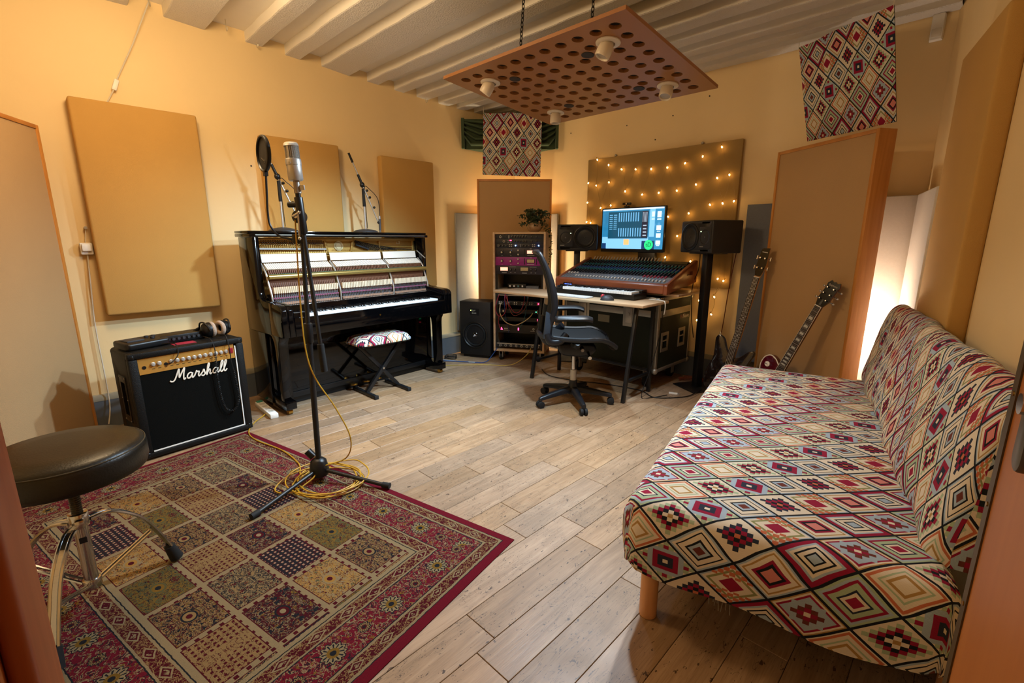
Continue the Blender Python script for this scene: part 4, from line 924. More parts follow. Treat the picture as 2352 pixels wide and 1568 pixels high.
for (fx_, fy_) in ((-1.995, 1.125), (-2.205, 0.53), (-2.69, 1.05)):
    d = Vector((fx_ - mx, fy_ - my, 0)); u_ = d.normalized()
    MB().cyl(tuple(u_ * 0.035 + Vector((0, 0, 0.06))), tuple(d * 0.97 + Vector((0, 0, 0.013))), 0.0105, n=12).build('leg', blackm, sd)
    MB().cyl(tuple(d * 0.90 + Vector((0, 0, 0.0165))), tuple(d + Vector((0, 0, 0.0145))), 0.0155, n=12).build('rubber_foot', rubber, sd)
# boom, hanging almost upright beside the shaft
nb = Vector((0.712, -0.702, 0)) * 0.03   # towards the viewer side of the shaft
b0 = Vector(W2((-2.282, 0.972, 0.62))) + nb; b1 = Vector(W2((-2.318, 0.937, 1.46))) + nb
MB().cyl(b0, b1, 0.0095, n=14).build('boom', blackm, sd)
MB().cyl(b0, b0 + (b1 - b0).normalized() * 0.14, 0.0165, n=14).build('grip', rubber, sd)
MB().cyl(b0.lerp(b1, 0.80), b0.lerp(b1, 1.0), 0.019, n=16).build('boom_sleeve', satin, sd, bevel=0.003)
cc = Vector(W2((-2.325, 0.93, 1.372)))
MB().cyl(cc - nb * 0.3, cc + nb * 1.1, 0.03, n=20).build('clutch', satin, sd, bevel=0.004)
r_ = Vector((0.712, 0.702, 0))
mb = MB().cyl(cc + nb * 1.0 - r_ * 0.0, cc + nb * 1.9, 0.008, n=10); mb.cyl(cc + nb * 1.9 - r_ * 0.012, cc + nb * 1.9 + r_ * 0.018 + Vector((0, 0, 0.018)), 0.006, n=10); mb.cyl(cc + nb * 1.9 + r_ * 0.014 + Vector((0, 0, 0.016)), cc + nb * 1.9 + r_ * 0.010 + Vector((0, 0, -0.1)), 0.004, n=8)
mb.sphere(cc + nb * 1.9 + r_ * 0.018 + Vector((0, 0, 0.018)), 0.008); mb.sphere(cc + nb * 1.9 + r_ * 0.010 + Vector((0, 0, -0.1)), 0.008)
mb.build('clamp_lever', chrome, sd)
MB().cyl(cc + Vector((0, 0, 0.055)) - r_ * 0.045 + nb * .6, cc + Vector((0, 0, 0.055)) - r_ * 0.01 + nb * .6, 0.013, n=12).build('thumb_knob', satin, sd)
MB().cyl(b1, b1 + Vector((-0.001, 0.001, 0.04)), 0.012, n=12).build('thread_adaptor', satin, sd)
MB().box(-0.02, 0.012, -0.012, 0.012, -0.03, 0.03).build('maker_sticker', satin, sd, loc=W2((-2.34, 0.917, 0.72)))
# condenser microphone
mic0 = Vector((mx, my, 0.008)) + b1 + Vector((0, 0, 0.025))
mc = thing('condenser_microphone', 'large silver side address condenser microphone on the boom stand', 'microphone', mic0, 0)
mc.rotation_euler = (R(1.5), R(-2.5), R(40))
mb = MB().lathe([(0.0, 0.05), (0.028, 0.05), (0.0325, 0.056), (0.0325, 0.128), (0.0315, 0.13), (0.0315, 0.146)], 32, caps=False); mb.build('body', nickel, mc)
MB().lathe([(0.0315, 0.118), (0.034, 0.118), (0.034, 0.142), (0.0315, 0.146)], 32, caps=False).build('ring', nickel, mc)
meshm = mat('mic_mesh', '#8d8473', 0.45, metal=0.7, bump=1.0, bscale=900)
MB().lathe([(0.0295, 0.145), (0.0295, 0.198), (0.0, 0.1985)], 32, caps=False).build('grille', meshm, mc)
mb = MB()
for k in range(3):
    a_ = R(25 + 120 * k); mb.bar((0.030 * math.cos(a_), 0.030 * math.sin(a_), 0.146), (0.030 * math.cos(a_), 0.030 * math.sin(a_), 0.2), 0.009, 0.003, up=(math.cos(a_), math.sin(a_), 0))
mb.torus(0.030, 0.003, 32, 6, T(0, 0, 0.2)); mb.build('grille_frame', nickel, mc)
mb = MB()
for k in range(24):
    a_ = 2 * math.pi * k / 24; mb.bar((0.0298 * math.cos(a_), 0.0298 * math.sin(a_), 0.146), (0.0298 * math.cos(a_), 0.0298 * math.sin(a_), 0.198), 0.0009, 0.0009)
for k in range(14): mb.torus(0.0298, 0.0005, 28, 4, T(0, 0, 0.149 + k * 0.0036))
stuff(mb.build('grille_wires', nickel, mc))
MB().lathe([(0.031, 0.2), (0.031, 0.208), (0.026, 0.215), (0.0, 0.216)], 32, caps=False).build('top_cap', mat('mic_mesh_top', '#d8cfc0', 0.4, metal=0.6, bump=1.0, bscale=700), mc)
MB().cyl((0.0, 0, -0.005), (0.0, 0, 0.05), 0.0165, n=18, r1=0.0135).build('swivel_mount', mat('mount_grey', '#8f857a', 0.4, metal=0.5), mc)
MB().box(0.012, 0.036, -0.004, 0.004, 0.008, 0.03).build('mount_screw', nickel, mc, bevel=0.001)
MB().cyl((0, -0.0325, 0.125), (0, -0.037, 0.125), 0.006, n=12).build('pad_switch', nickel, mc)
# pop filter
pf = thing('pop_filter', 'round black pop filter on a gooseneck clamped to the microphone stand', 'pop filter', (-2.338, 0.918, 1.275), 0)
fc = Vector((-2.428, 0.828, 1.658)) - Vector((-2.338, 0.918, 1.275))
zx = Vector((0.86, -0.28, 0.0)).normalized(); Mf = frame(fc, Vector((0, 0, 1)), zx.cross(Vector((0, 0, 1))), zx)
zx = Vector((-0.03, -0.99, 0.02)).normalized()
Mf = frame(fc, zx.cross(Vector((0, 0, 1))).normalized(), Vector((0, 0, 1)), zx)
MB().torus(0.076, 0.0065, 48, 8, Mf @ Matrix.Diagonal((1, 1, 1.5, 1))).build('rim', satin, pf)
MB().lathe([(0.0, 0.002), (0.075, 0.0), (0.0, -0.002)], 40, Mf, caps=False).build('screen', mat('nylon_mesh', '#171510', 0.7), pf)
MB().box(-0.012, 0.012, -0.008, 0.008, -0.02, 0.005).build('neck_joint', satin, pf, loc=fc + Vector((0, 0, -0.078)))
mb = MB(); mb.M = Mf @ T(-0.012, -0.034, 0.003) @ RZ(25); mb.torus(0.005, 0.001, 14, 4); mb.box(0.008, 0.045, -0.0012, 0.0012, 0, 0.0006); stuff(mb.build('filter_mark', mat('grey_print', '#6b6558', 0.6), pf))
g = [Vector((-2.428, 0.829, 1.564)), Vector((-2.433, 0.825, 1.47)), Vector((-2.436, 0.822, 1.40)), Vector((-2.432, 0.826, 1.335)), Vector((-2.405, 0.852, 1.288)), Vector((-2.36, 0.896, 1.272)), Vector((-2.345, 0.911, 1.275))]
MB().tube(bez([p - Vector((-2.338, 0.918, 1.275)) for p in g], 6), 0.0052, 8).build('gooseneck', satin, pf)
MB().box(-0.026, 0.026, -0.018, 0.018, -0.02, 0.02).build('clamp', satin, pf, bevel=0.003, rotz=45)
# yellow microphone lead
pts = [(-3.60, 1.08, 0.03), (-3.56, 1.02, 0.01), (-3.47, 0.93, 0.007), (-3.30, 0.845, 0.012), (-3.12, 0.84, 0.014), (-2.85, 0.90, 0.014), (-2.60, 0.90, 0.014), (-2.45, 0.86, 0.014)]
rr = random.Random(8)
loops = []
for k in range(60):
    a_ = 2 * math.pi * k / 12 + 2.6; r1 = 0.165 + 0.02 * math.sin(k * 0.9) + (0.03 if k > 48 else 0)
    loops.append((-2.285 + r1 * 1.05 * math.cos(a_) * (0.95 if (k // 12) % 2 else 1.02), 0.93 + r1 * 0.95 * math.sin(a_), 0.0145 + 0.007 * (k // 12)))
tail = [(-2.46, 0.83, 0.04), (-2.40, 0.70, 0.018), (-2.30, 0.74, 0.02), (-2.31, 0.86, 0.05), (-2.322, 0.905, 0.09)]
up = [(-2.25, 1.02, 0.13), (-2.22, 1.04, 0.25), (-2.26, 0.99, 0.42), (-2.30, 0.92, 0.58), (-2.325, 0.895, 0.72), (-2.322, 0.888, 0.95), (-2.315, 0.895, 1.25), (-2.312, 0.898, 1.36)]
p2 = bez(pts + loops + tail + up, 5)
tag(MB().tube([p - Vector((-2.3, 0.9, 0)) for p in p2], 0.0036, 6).build('microphone_lead', yellow, loc=(-2.3, 0.9, 0)), 'yellow microphone lead coiled on the rug under the stand', 'cable')

# ------------------------------------------------------------------ desk stands with small microphones on the piano
def piano_stand(label, miclabel, base, top_dir, mirror, has_mic):
    t = thing('tabletop_mic_stand', label, 'microphone stand', base, 0)
    MB().lathe([(0.0, 0.0), (0.105, 0.0), (0.105, 0.006), (0.085, 0.018), (0.04, 0.026), (0.016, 0.03), (0.0, 0.03)], 32, caps=False).build('base', mat('dark_iron', '#2d2e30', 0.5), t)
    MB().cyl((0, 0, 0.025), (0, 0, 0.33), 0.0085, n=14).build('pole', nickel, t)
    MB().cyl((0, 0, 0.22), (0, 0, 0.37), 0.012, n=14).build('grip', rubber, t)
    piv = Vector((0.0, -0.005, 0.40))
    MB().sphere(piv, 0.022, 14, (0.8, 1, 1.1)).build('swivel', satin, t)
    up = Vector((-0.02, -0.10 * mirror, 0.26)).normalized(); 
    MB().cyl(piv - up * 0.02, piv + up * 0.09, 0.011, n=12).build('sleeve', satin, t)
    MB().cyl(piv + up * 0.05, piv + up * 0.21, 0.006, n=12).build('boom', nickel, t)
    MB().cyl(piv + up * 0.19, piv + up * 0.27, 0.0095, n=12).build('counterweight', rubber, t)
    dn = -up; tip = piv + dn * 0.33
    MB().cyl(piv, piv + dn * 0.17, 0.0075, n=12).build('boom', nickel, t)
    MB().cyl(piv + dn * 0.16, tip, 0.0055, n=12).build('boom_end', nickel, t)
    for q, l in (((0.03), 0.045), ((0.09), 0.045), ((0.18), 0.04)): MB().sphere(piv + dn * (q + 0.02) + Vector((0.018, 0.012, 0.0)), 0.011).build('thumb_screw', satin, t)
    tipw = Vector(base) + tip
    m = thing('pencil_microphone', miclabel, 'microphone', tipw, 0)
    ax = Vector((0.0, -0.02, -1)).normalized()
    MB().cyl(Vector((0.012, 0.01, 0.025)), Vector((0.012, 0.01, 0.025)) + ax * 0.10, 0.0105, n=16).build('body', mat('grey_mic', '#4c4e50', 0.4, metal=0.4), m)
    MB().cyl(Vector((0.012, 0.01, 0.025)) + ax * 0.10, Vector((0.012, 0.01, 0.025)) + ax * 0.125, 0.0108, n=16).build('capsule', meshm, m)
    MB().cyl((0.012, 0.01, 0.025), (0.012, 0.01, 0.05), 0.009, n=14).build('connector', nickel, m)
    MB().cyl((0, 0, 0.0), (0.012, 0.01, -0.015), 0.013, n=12).build('clip', rubber, m)
    mid = piv - tip + Vector((0.02, 0.0, 0.0))
    lead = bez([Vector((0.012, 0.01, 0.05)), Vector((0.014, 0.012, 0.10)), mid * 0.45 + Vector((0.02, 0.05 * mirror, 0.06)), mid * 0.8 + Vector((0.03, 0.02 * mirror, 0.02)), piv - tip + Vector((0.014, 0.012, -0.02)), piv - tip + Vector((0.012, 0.014, -0.2)), Vector((0.012, 0.012, 0.035)) - tip], 6)
    MB().tube(lead, 0.003, 6).build('lead', cable_k, m)
pmat = T(-3.335, 1.144, 0) @ RZ(94.2)
piano_stand('small chrome boom stand on the piano lid behind the vocal microphone', 'grey pencil microphone drooping behind the vocal microphone', tuple(pmat @ Vector((0.29, 0.49, 1.3335))), None, 1, True)
piano_stand('small chrome boom stand on the piano lid between the two wall panels', 'grey pencil microphone aimed down at the piano near the right wall panel', tuple(pmat @ Vector((1.01, 0.49, 1.3335))), None, 1, True)

# ------------------------------------------------------------------ piano bench
pb = thing('keyboard_bench', 'folding black cross leg keyboard bench with patterned seat before the piano', 'bench', (-3.50, 1.955, 0), 0)
mb = MB(); nx, ny = 16, 12; vs = []; uv = []; fs = []
bw, bd = 0.50, 0.30
kb = kilim('kilim_bench', 0.13, 0.16)
for side in (0, 1):
    for j in range(ny + 1):
        for i in range(nx + 1):
            a_, c_ = -1 + 2 * i / nx, -1 + 2 * j / ny
            rx = 1 - 0.10 * abs(c_) ** 6; ry = 1 - 0.10 * abs(a_) ** 6
            h = 0.055 * (max(0, 1 - abs(a_) ** 5) * max(0, 1 - abs(c_) ** 5)) ** 0.5
            vs.append((c_ * bd / 2 * ry, a_ * bw / 2 * rx, 0.452 + (h if side == 0 else -0.012)))
    off = side * (nx + 1) * (ny + 1)
    for j in range(ny):
        for i in range(nx):
            q = off + j * (nx + 1) + i; f = (q, q + nx + 1, q + nx + 2, q + 1) if side == 0 else (q, q + 1, q + nx + 2, q + nx + 1)
            fs.append(f); uv.append([(vs[k][0], vs[k][1]) for k in f])
N = (nx + 1) * (ny + 1); rim = list(range(nx + 1)) + [(nx+1)*j + nx for j in range(1, ny + 1)] + [ny*(nx+1)+i for i in range(nx-1, -1, -1)] + [(nx+1)*j for j in range(ny-1, 0, -1)]
for k in range(len(rim)):
    a_, c_ = rim[k], rim[(k + 1) % len(rim)]; fs.append((a_, N + a_, N + c_, c_)); uv.append([(vs[q][0], vs[q][1]) for q in (a_, a_, c_, c_)])
mb.add(vs, fs, uv).build('seat', kb, pb, smooth=60)
MB().box(-0.13, 0.13, -0.22, 0.22, 0.425, 0.4395).build('seat_board', satin, pb, bevel=0.003)
for s1, xo in ((1, -0.0), (-1, 0.032)):
    MB().bar((xo, -0.19 * s1, 0.425), (xo, 0.155 * s1, 0.026), 0.03, 0.03, up=(1, 0, 0)).build('leg', blackm, pb, bevel=0.003)
    MB().box(-0.19, 0.19, 0.155 * s1 - 0.015, 0.155 * s1 + 0.015, 0.0, 0.03).build('foot_bar', blackm, pb, bevel=0.004)
    for e_ in (-0.19, 0.17): MB().box(e_ - 0.002, e_ + 0.022, 0.155 * s1 - 0.017, 0.155 * s1 + 0.017, -0.0005, 0.032).build('foot_cap', rubber, pb, bevel=0.004)
MB().cyl((-0.025, 0, 0.208), (0.055, 0, 0.208), 0.009, n=12).build('pivot_bolt', chrome, pb)
# ------------------------------------------------------------------ backdrop with string lights
bd_ = thing('felt_backdrop', 'tan felt backdrop board pinned to the back wall behind the monitor', 'backdrop', (-2.27, 4.245, 0.85), 0)
MB().box(-0.765, 0.765, -0.035, 0.0, 0, 1.225).build('board', felt_m, bd_, bevel=0.006)
for x_ in (-0.45, 0.42): MB().sphere((x_, -0.012, 1.238), 0.012).build('fixing_screw', nickel, bd_)
bulbs = [(-2.761,1.995),(-2.61,1.94),(-2.456,1.925),(-2.293,1.912),(-2.133,1.909),(-1.968,1.928),(-1.815,1.967),(-1.659,2.023),(-2.901,1.811),(-2.749,1.83),(-2.558,1.731),(-2.372,1.689),(-2.202,1.694),(-2.027,1.701),(-1.855,1.741),(-1.675,1.779),(-1.577,1.796),(-3.002,1.649),(-2.836,1.587),(-2.716,1.606),(-1.9,1.499),(-1.717,1.564),(-1.611,1.57),(-1.52,1.583),(-3.005,1.452),(-2.954,1.443),(-1.992,1.302),(-2.093,1.477),(-2.898,2.06),(-2.999,1.843),(-1.593,0.937),(-1.543,0.922),(-1.74,0.734),(-1.608,0.776),(-1.621,0.62),(-1.745,0.554),(-1.85,1.079),(-2.316,1.106),(-2.095,1.108),(-1.807,0.906)]
sl = thing('string_lights', 'net of small warm string lights draped over the felt backdrop', 'string lights', (-2.27, 4.175, 0.55), 0)
bulb_m = mat('warm_bulb', '#ffd08a', 0.3, emit=(1.0, 0.55, 0.16, 1), estr=55)
hold_m = mat('clear_bulb_holder', '#d8b070', 0.2, trans=0.6)
bmesh_ = MB().sphere((0, 0, 0), 0.0055, 8, (1, 1, 1.5)).build('bulb', bulb_m, sl); hmesh = MB().cyl((0, 0.002, 0.008), (0.004, 0.004, 0.026), 0.004, n=8).build('bulb_holder', hold_m, sl)
for k, (x_, z_) in enumerate(bulbs):
    l = (x_ + 2.27, 0, z_ - 0.55); rz = (math.sin(k * 2.1) * 0.5, math.sin(k * 5.3) * 0.6, 0)
    b_ = bmesh_ if k == 0 else copyobj(bmesh_, sl); b_.location = l; b_.rotation_euler = rz
    h_ = hmesh if k == 0 else copyobj(hmesh, sl); h_.location = l; h_.rotation_euler = rz
mb = MB(); J = lambda k: Vector((bulbs[k][0] + 2.27, 0.004, bulbs[k][1] - 0.55 + 0.02))
def wire(a_, b_, sag=0.03):
    p, q = J(a_) if isinstance(a_, int) else Vector(a_), J(b_) if isinstance(b_, int) else Vector(b_)
    mid = (p + q) / 2 + Vector((0.012 * math.sin(p.x * 30), 0.004, -sag)); mb.tube(bez([p, mid, q], 5), 0.0013, 4)
for a_, b_ in ((28,0),(0,1),(1,2),(2,3),(3,4),(4,5),(5,6),(6,7)): wire(a_, b_, 0.006)
for a_, b_ in ((28,8),(0,9),(1,10),(2,11),(3,12),(4,13),(5,13),(5,14),(6,14),(7,15),(7,16),(8,18),(9,18),(9,19),(29,17),(17,24),(17,25),(13,20),(14,20),(14,21),(15,21),(15,22),(16,22),(16,23),(12,27),(20,26),(21,36),(22,30),(22,31),(23,31),(30,33),(31,33),(33,34),(30,39),(32,35),(34,35),(26,36),(10,19),(2,10),(3,11),(4,12),(19,25),(36,39),(39,32)): wire(a_, b_, 0.008)
stuff(mb.build('wires', mat('clear_copper_wire', '#9a7a48', 0.4, metal=0.3), sl))

# ------------------------------------------------------------------ subwoofer
sb = thing('subwoofer', 'black floor subwoofer with one large cone left of the equipment rack', 'speaker', (-3.955, 3.20, 0), 24)
MB().box(0, 0.365, 0, 0.25, 0.03, 0.62).build('cabinet', mat('sub_black', '#121214', 0.55, bump=0.2, bscale=300), sb, bevel=0.008)
MB().box(0.03, 0.335, 0.02, 0.24, 0.0, 0.0295).build('plinth', satin, sb)
Ms = T(0.182, 0.0, 0.255) @ RX(90)
MB().lathe([(0.148, -0.002), (0.15, 0.006), (0.138, 0.010), (0.128, 0.004), (0.126, 0.0)], 48, Ms, caps=False).build('frame_ring', satin, sb)
MB().lathe([(0.127, 0.0), (0.12, 0.009), (0.11, 0.009), (0.104, 0.002)], 48, Ms, caps=False).build('surround', rubber, sb)
MB().lathe([(0.104, 0.002), (0.06, -0.02), (0.03, -0.03)], 40, Ms, caps=False).build('cone', mat('cone_black', '#0b0c0e', 0.25, coat=0.4), sb)
MB().sphere((0.182, 0.012, 0.255), 0.036, 20, (1, 0.6, 1)).build('dust_cap', mat('dust_cap', '#0c0c0d', 0.15, coat=0.8), sb)
MB().prism([(-0.018, -0.014), (0.018, -0.002), (0.0, 0.016), (-0.006, 0.006)], 0, 0.003, T(0.182, -0.0105, 0.252) @ RX(90)).build('logo', mat('logo_white', '#c8c8c8', 0.4), sb)
MB().box(0.125, 0.235, -0.0015, 0.0005, 0.475, 0.545).build('badge', mat('badge_black', '#19191b', 0.3), sb)
MB().cyl((0.137, -0.003, 0.525), (0.137, 0.001, 0.525), 0.0045, n=10).build('led', mat('led_green', '#9fe04a', 0.3, emit=(0.45, 1.0, 0.05, 1), estr=25), sb)
mb = MB()
for (xa, xb, za, zb) in ((0.15, 0.158, 0.52, 0.532), (0.162, 0.170, 0.52, 0.529), (0.173, 0.180, 0.52, 0.529), (0.183, 0.190, 0.52, 0.532), (0.15, 0.18, 0.511, 0.513), (0.15, 0.162, 0.489, 0.502), (0.165, 0.174, 0.49, 0.499), (0.177, 0.186, 0.49, 0.499), (0.189, 0.2, 0.49, 0.501)): mb.box(xa, xb, -0.0024, -0.0014, za, zb)
stuff(mb.build('badge_print', mat('badge_grey', '#8e8e88', 0.5), sb))

# ------------------------------------------------------------------ equipment rack
RK = (-3.565, 3.34, 0); RKA = 30
rk = thing('equipment_rack', 'tall plywood equipment rack on castors filled with audio units', 'rack cabinet', RK, RKA)
RWd, RD, RH = 0.55, 0.35, 1.345; tk = 0.02; z0 = 0.105
for x_ in (0, RWd - tk): MB().box(x_, x_ + tk, 0, RD, z0, RH).build('side_panel', ply, rk, bevel=0.001)
for z_ in (z0, 0.742, RH - tk): MB().box(tk + 0.0003, RWd - tk - 0.0003, 0, RD, z_, z_ + tk).build('shelf', ply, rk, bevel=0.001)
MB().box(tk + 0.001, RWd - tk - 0.001, RD - 0.008, RD - 0.001, z0 + tk, RH - tk).build('back_panel', satin, rk)
for x_ in (tk + 0.0005, RWd - tk - 0.0235):
    for (za, zb) in ((z0 + tk + 0.001, 0.741), (0.763, RH - tk - 0.001)): MB().box(x_, x_ + 0.023, 0.03, 0.033, za, zb).build('rack_rail', satin, rk)
for (x_, y_) in ((0.07, 0.06), (RWd - 0.07, 0.06), (0.07, RD - 0.06), (RWd - 0.07, RD - 0.06)):
    c_ = MB().cyl((x_ - 0.014, y_, 0.038), (x_ + 0.014, y_, 0.038), 0.038, n=18).build('castor_wheel', rubber, rk)
    mb = MB().box(x_ - 0.022, x_ - 0.016, y_ - 0.02, y_ + 0.02, 0.03, 0.1); mb.box(x_ + 0.016, x_ + 0.022, y_ - 0.02, y_ + 0.02, 0.03, 0.1); mb.box(x_ - 0.03, x_ + 0.03, y_ - 0.03, y_ + 0.03, 0.098, 0.1045); mb.build('castor_fork', nickel, rk)
MR = T(*RK) @ RZ(RKA)
ux0, ux1 = tk + 0.002, RWd - tk - 0.002
knobk = mat('black_knob', '#121214', 0.35); knobs_ = mat('silver_knob', '#b9b9b6', 0.3, metal=0.8); printw = mat('panel_print_white', '#b8b8b4', 0.5)
led_b = mat('led_blue', '#2b6bff', 0.3, emit=(0.06, 0.25, 1.0, 1), estr=160); led_r = mat('led_red', '#ff2030', 0.3, emit=(1.0, 0.03, 0.10, 1), estr=12); led_g = mat('led_green2', '#20ff70', 0.3, emit=(0.05, 1.0, 0.3, 1), estr=10)
vu_on = mat('vu_lit', '#ff9a86', 0.4, emit=(1.0, 0.33, 0.22, 1), estr=2.2); vu_off = mat('vu_dim', '#b8a57c', 0.4)
def unit(label, z, h, m, depth=0.22):
    p = MR @ Vector((0, 0, z)); t = thing('rack_unit', label, 'audio unit', p, RKA, None)
    MB().box(ux0, ux1, 0.024, 0.0295, 0.0008, h - 0.0008).build('faceplate', m, t, bevel=0.0008)
    MB().box(ux0 + 0.028, ux1 - 0.028, 0.0297, depth, 0.002, h - 0.002).build('chassis', satin, t)
    return t
def knob(t, x, z, r, m=knobk, dot=True, d=0.014):
    k = MB().cyl((x, 0.0238, z), (x, 0.0238 - d, z), r, r1=r * 0.85, n=14).build('knob', m, t)
    if dot: MB().box(x - r * 0.12, x + r * 0.12, 0.0238 - d - 0.0008, 0.0238 - d + 0.001, z, z + r * 0.8).build('pointer', printw, k)
    return k
def marks(t, lst, m=printw):
    mb = MB()
    for (x, z, w_, h_) in lst: mb.box(x - w_/2, x + w_/2, 0.0230, 0.0242, z - h_/2, z + h_/2)
    return stuff(mb.build('lettering', m, t))
fc1 = mat('graphite_face', '#23262b', 0.5); fc2 = mat('blue_black_face', '#1a1d2a', 0.45); fc3 = mat('dark_violet_face', '#241f28', 0.45)
U = 0.0445
zt = RH - tk - 0.004
t = unit('topmost slim graphite preamp unit in the plywood rack', zt - U, U, fc1)
MB().torus(0.010, 0.0025, 20, 6, T(0.075, 0.0225, U/2) @ RX(90)).build('input_ring', nickel, t)
for x_ in (0.105, 0.135): MB().cyl((x_, 0.0238, U/2), (x_, 0.018, U/2), 0.005, n=10).build('button', charcoal, t)
for k in range(6): knob(t, 0.20 + k * 0.028, U/2, 0.009)
knob(t, 0.40, U/2, 0.010); knob(t, 0.45, U/2, 0.009)
marks(t, [(0.165, U/2, 0.008, 0.03)] + [(0.2 + k * 0.028, U * 0.84, 0.012, 0.003) for k in range(6)])
t = unit('slim graphite preamp unit with a red lamp second from the rack top', zt - 2*U, U, fc1)
MB().torus(0.010, 0.0025, 20, 6, T(0.112, 0.0225, U/2) @ RX(90)).build('input_ring', nickel, t)
MB().box(0.175, 0.193, 0.0225, 0.0242, U*0.6, U*0.78).build('red_lamp', led_r, t)
for k in range(5): knob(t, 0.225 + k * 0.03, U/2, 0.009)
knob(t, 0.40, U/2, 0.010); knob(t, 0.45, U/2, 0.009)
marks(t, [(0.158, U*0.7, 0.014, 0.005), (0.158, U*0.3, 0.014, 0.005), (0.184, U*0.3, 0.014, 0.005)])
t = unit('slim dark equaliser unit with two bright blue lamps', zt - 3*U, U, fc2)
for xo in (0.05, 0.29):
    for k in range(3): knob(t, xo + 0.02 + k * 0.034, U/2, 0.010)
    for k in range(4): MB().box(xo + 0.118 + (k % 2) * 0.02, xo + 0.128 + (k % 2) * 0.02, 0.0215, 0.0242, U*(0.25 + 0.38*(k//2)), U*(0.42 + 0.38*(k//2))).build('button', printw, t)
    MB().sphere((xo + 0.185, 0.023, U*0.55), 0.0048, 10).build('blue_lamp', led_b, t)
marks(t, [(0.05, U/2, 0.004, 0.028), (0.29, U/2, 0.004, 0.028)])
def comp(label, z, m, lit):
    t = unit(label, z, 2*U, m)
    for x_ in (0.092, 0.185):
        knob(t, x_, 2*U*0.52, 0.013, knobk); MB().cyl((x_, 0.0105, 2*U*0.52), (x_, 0.006, 2*U*0.52), 0.009, n=14).build('knob_cap', knobs_, t); MB().sphere((x_ + 0.004, 0.022, 2*U*0.74), 0.005, 8).build('index_dot', knobs_, t)
    for z_ in (0.28, 0.75): knob(t, 0.265, 2*U*z_, 0.009, knobs_)
    for x_ in (0.33, 0.455): MB().box(x_ - 0.004, x_ + 0.004, 0.021, 0.0242, 2*U*0.15, 2*U*0.85).build('button_bank', knobk, t)
    MB().box(0.352, 0.436, 0.019, 0.0242, 2*U*0.30, 2*U*0.78).build('meter_bezel', knobk, t, bevel=0.002); MB().box(0.357, 0.431, 0.0183, 0.0195, 2*U*0.36, 2*U*0.72).build('meter_face', vu_on if lit else vu_off, t)
    MB().bar((0.395, 0.018, 2*U*0.38), (0.412, 0.018, 2*U*0.66), 0.0012, 0.0006).build('meter_needle', knobk, t)
    marks(t, [(0.394, 2*U*0.16, 0.075, 0.004), (0.394, 2*U*0.90, 0.022, 0.004), (0.092, 2*U*0.14, 0.012, 0.003), (0.185, 2*U*0.14, 0.012, 0.003)])
comp('dark violet compressor unit with one glowing meter above the magenta unit', zt - 5*U, fc3, True)
comp('magenta compressor unit with a dim meter in the rack', zt - 7*U, magenta, False)
t = unit('dark dual compressor unit with two meters below the magenta unit', zt - 9*U, 2*U, fc3)
for xo, on in ((0.075, True), (0.29, False)):
    MB().box(xo - 0.004, xo + 0.082, 0.0205, 0.0242, 2*U*0.36, 2*U*0.86).build('meter_bezel', knobk, t, bevel=0.002); MB().box(xo, xo + 0.078, 0.0195, 0.021, 2*U*0.42, 2*U*0.80).build('meter_face', vu_on if on else vu_off, t)
    knob(t, xo + 0.11, 2*U*0.56, 0.011); knob(t, xo + 0.155, 2*U*0.56, 0.011)
    marks(t, [(xo + 0.04, 2*U*0.17, 0.05, 0.005), (xo + 0.11, 2*U*0.2, 0.012, 0.004), (xo + 0.155, 2*U*0.2, 0.012, 0.004), (xo + 0.13, 2*U*0.86, 0.07, 0.003)])
# open bay with power bricks
p = MR @ Vector((0.12, 0.14, 0.763)); t = thing('power_brick_row', 'black power distribution box lying in the open bay of the rack', 'power supply', p, RKA)
MB().box(0, 0.20, 0, 0.12, 0, 0.05).build('case', satin, t, bevel=0.003)
for k in range(4): MB().box(0.02 + k * 0.045, 0.034 + k * 0.045, -0.008, 0.0, 0.018, 0.036).build('plug', [white, white, mat('teal_plug', '#5e8f98', 0.4), white][k], t)
p = MR @ Vector((0.33, 0.10, 0.763)); t = thing('paper_stack', 'small stack of grey booklets in the open bay of the rack', 'papers', p, RKA + 8)
for k in range(5): MB().box(0, 0.13, 0, 0.10, 0.006 * k, 0.006 * k + 0.0055).build('booklet', mat('grey_paper', '#6e6a66', 0.8), t)
# lower bay
zb = 0.742
t = unit('silver edged patch bay at the top of the lower rack bay', zb - 0.048, U, fc1)
for z_ in (0.006, 0.030): MB().box(0.05, 0.50, 0.019, 0.0242, z_, z_ + 0.008).build('rail', alu, t)
t = unit('grey eight channel preamp with a red switch under the patch bay', 0.60, U, fc1)
mb = MB()
for k in range(5):
    for (dx, dz) in ((0, 0.3), (0.022, 0.3), (0, 0.68), (0.022, 0.68)): mb.cyl((0.06 + k * 0.082 + dx, 0.0238, U*dz), (0.06 + k * 0.082 + dx, 0.021, U*dz), 0.006, n=8)
stuff(mb.build('button_dots', printw, t))
for k in range(5): knob(t, 0.098 + k * 0.082, U/2, 0.010)
MB().box(0.462, 0.498, 0.021, 0.0242, 0.006, U - 0.006).build('switch_plate', mat('switch_red', '#a04050', 0.4), t); MB().sphere((0.48, 0.0205, U/2), 0.006, 8).build('switch_lamp', led_r, t)
t = unit('black converter unit with a green lamp in the lower rack bay', 0.515, U, mat('black_face', '#0e0e10', 0.45))
MB().sphere((0.455, 0.023, U/2), 0.005, 8).build('green_lamp', led_g, t)
for x_ in (0.07, 0.47): MB().box(x_ - 0.003, x_ + 0.003, 0.012, 0.0242, 0.004, U - 0.004).build('handle', alu, t)
MB().cyl((0.105, 0.0238, U/2), (0.105, 0.014, U/2), 0.009).build('jack', mat('cream_jack', '#cfc2a4', 0.4), t)
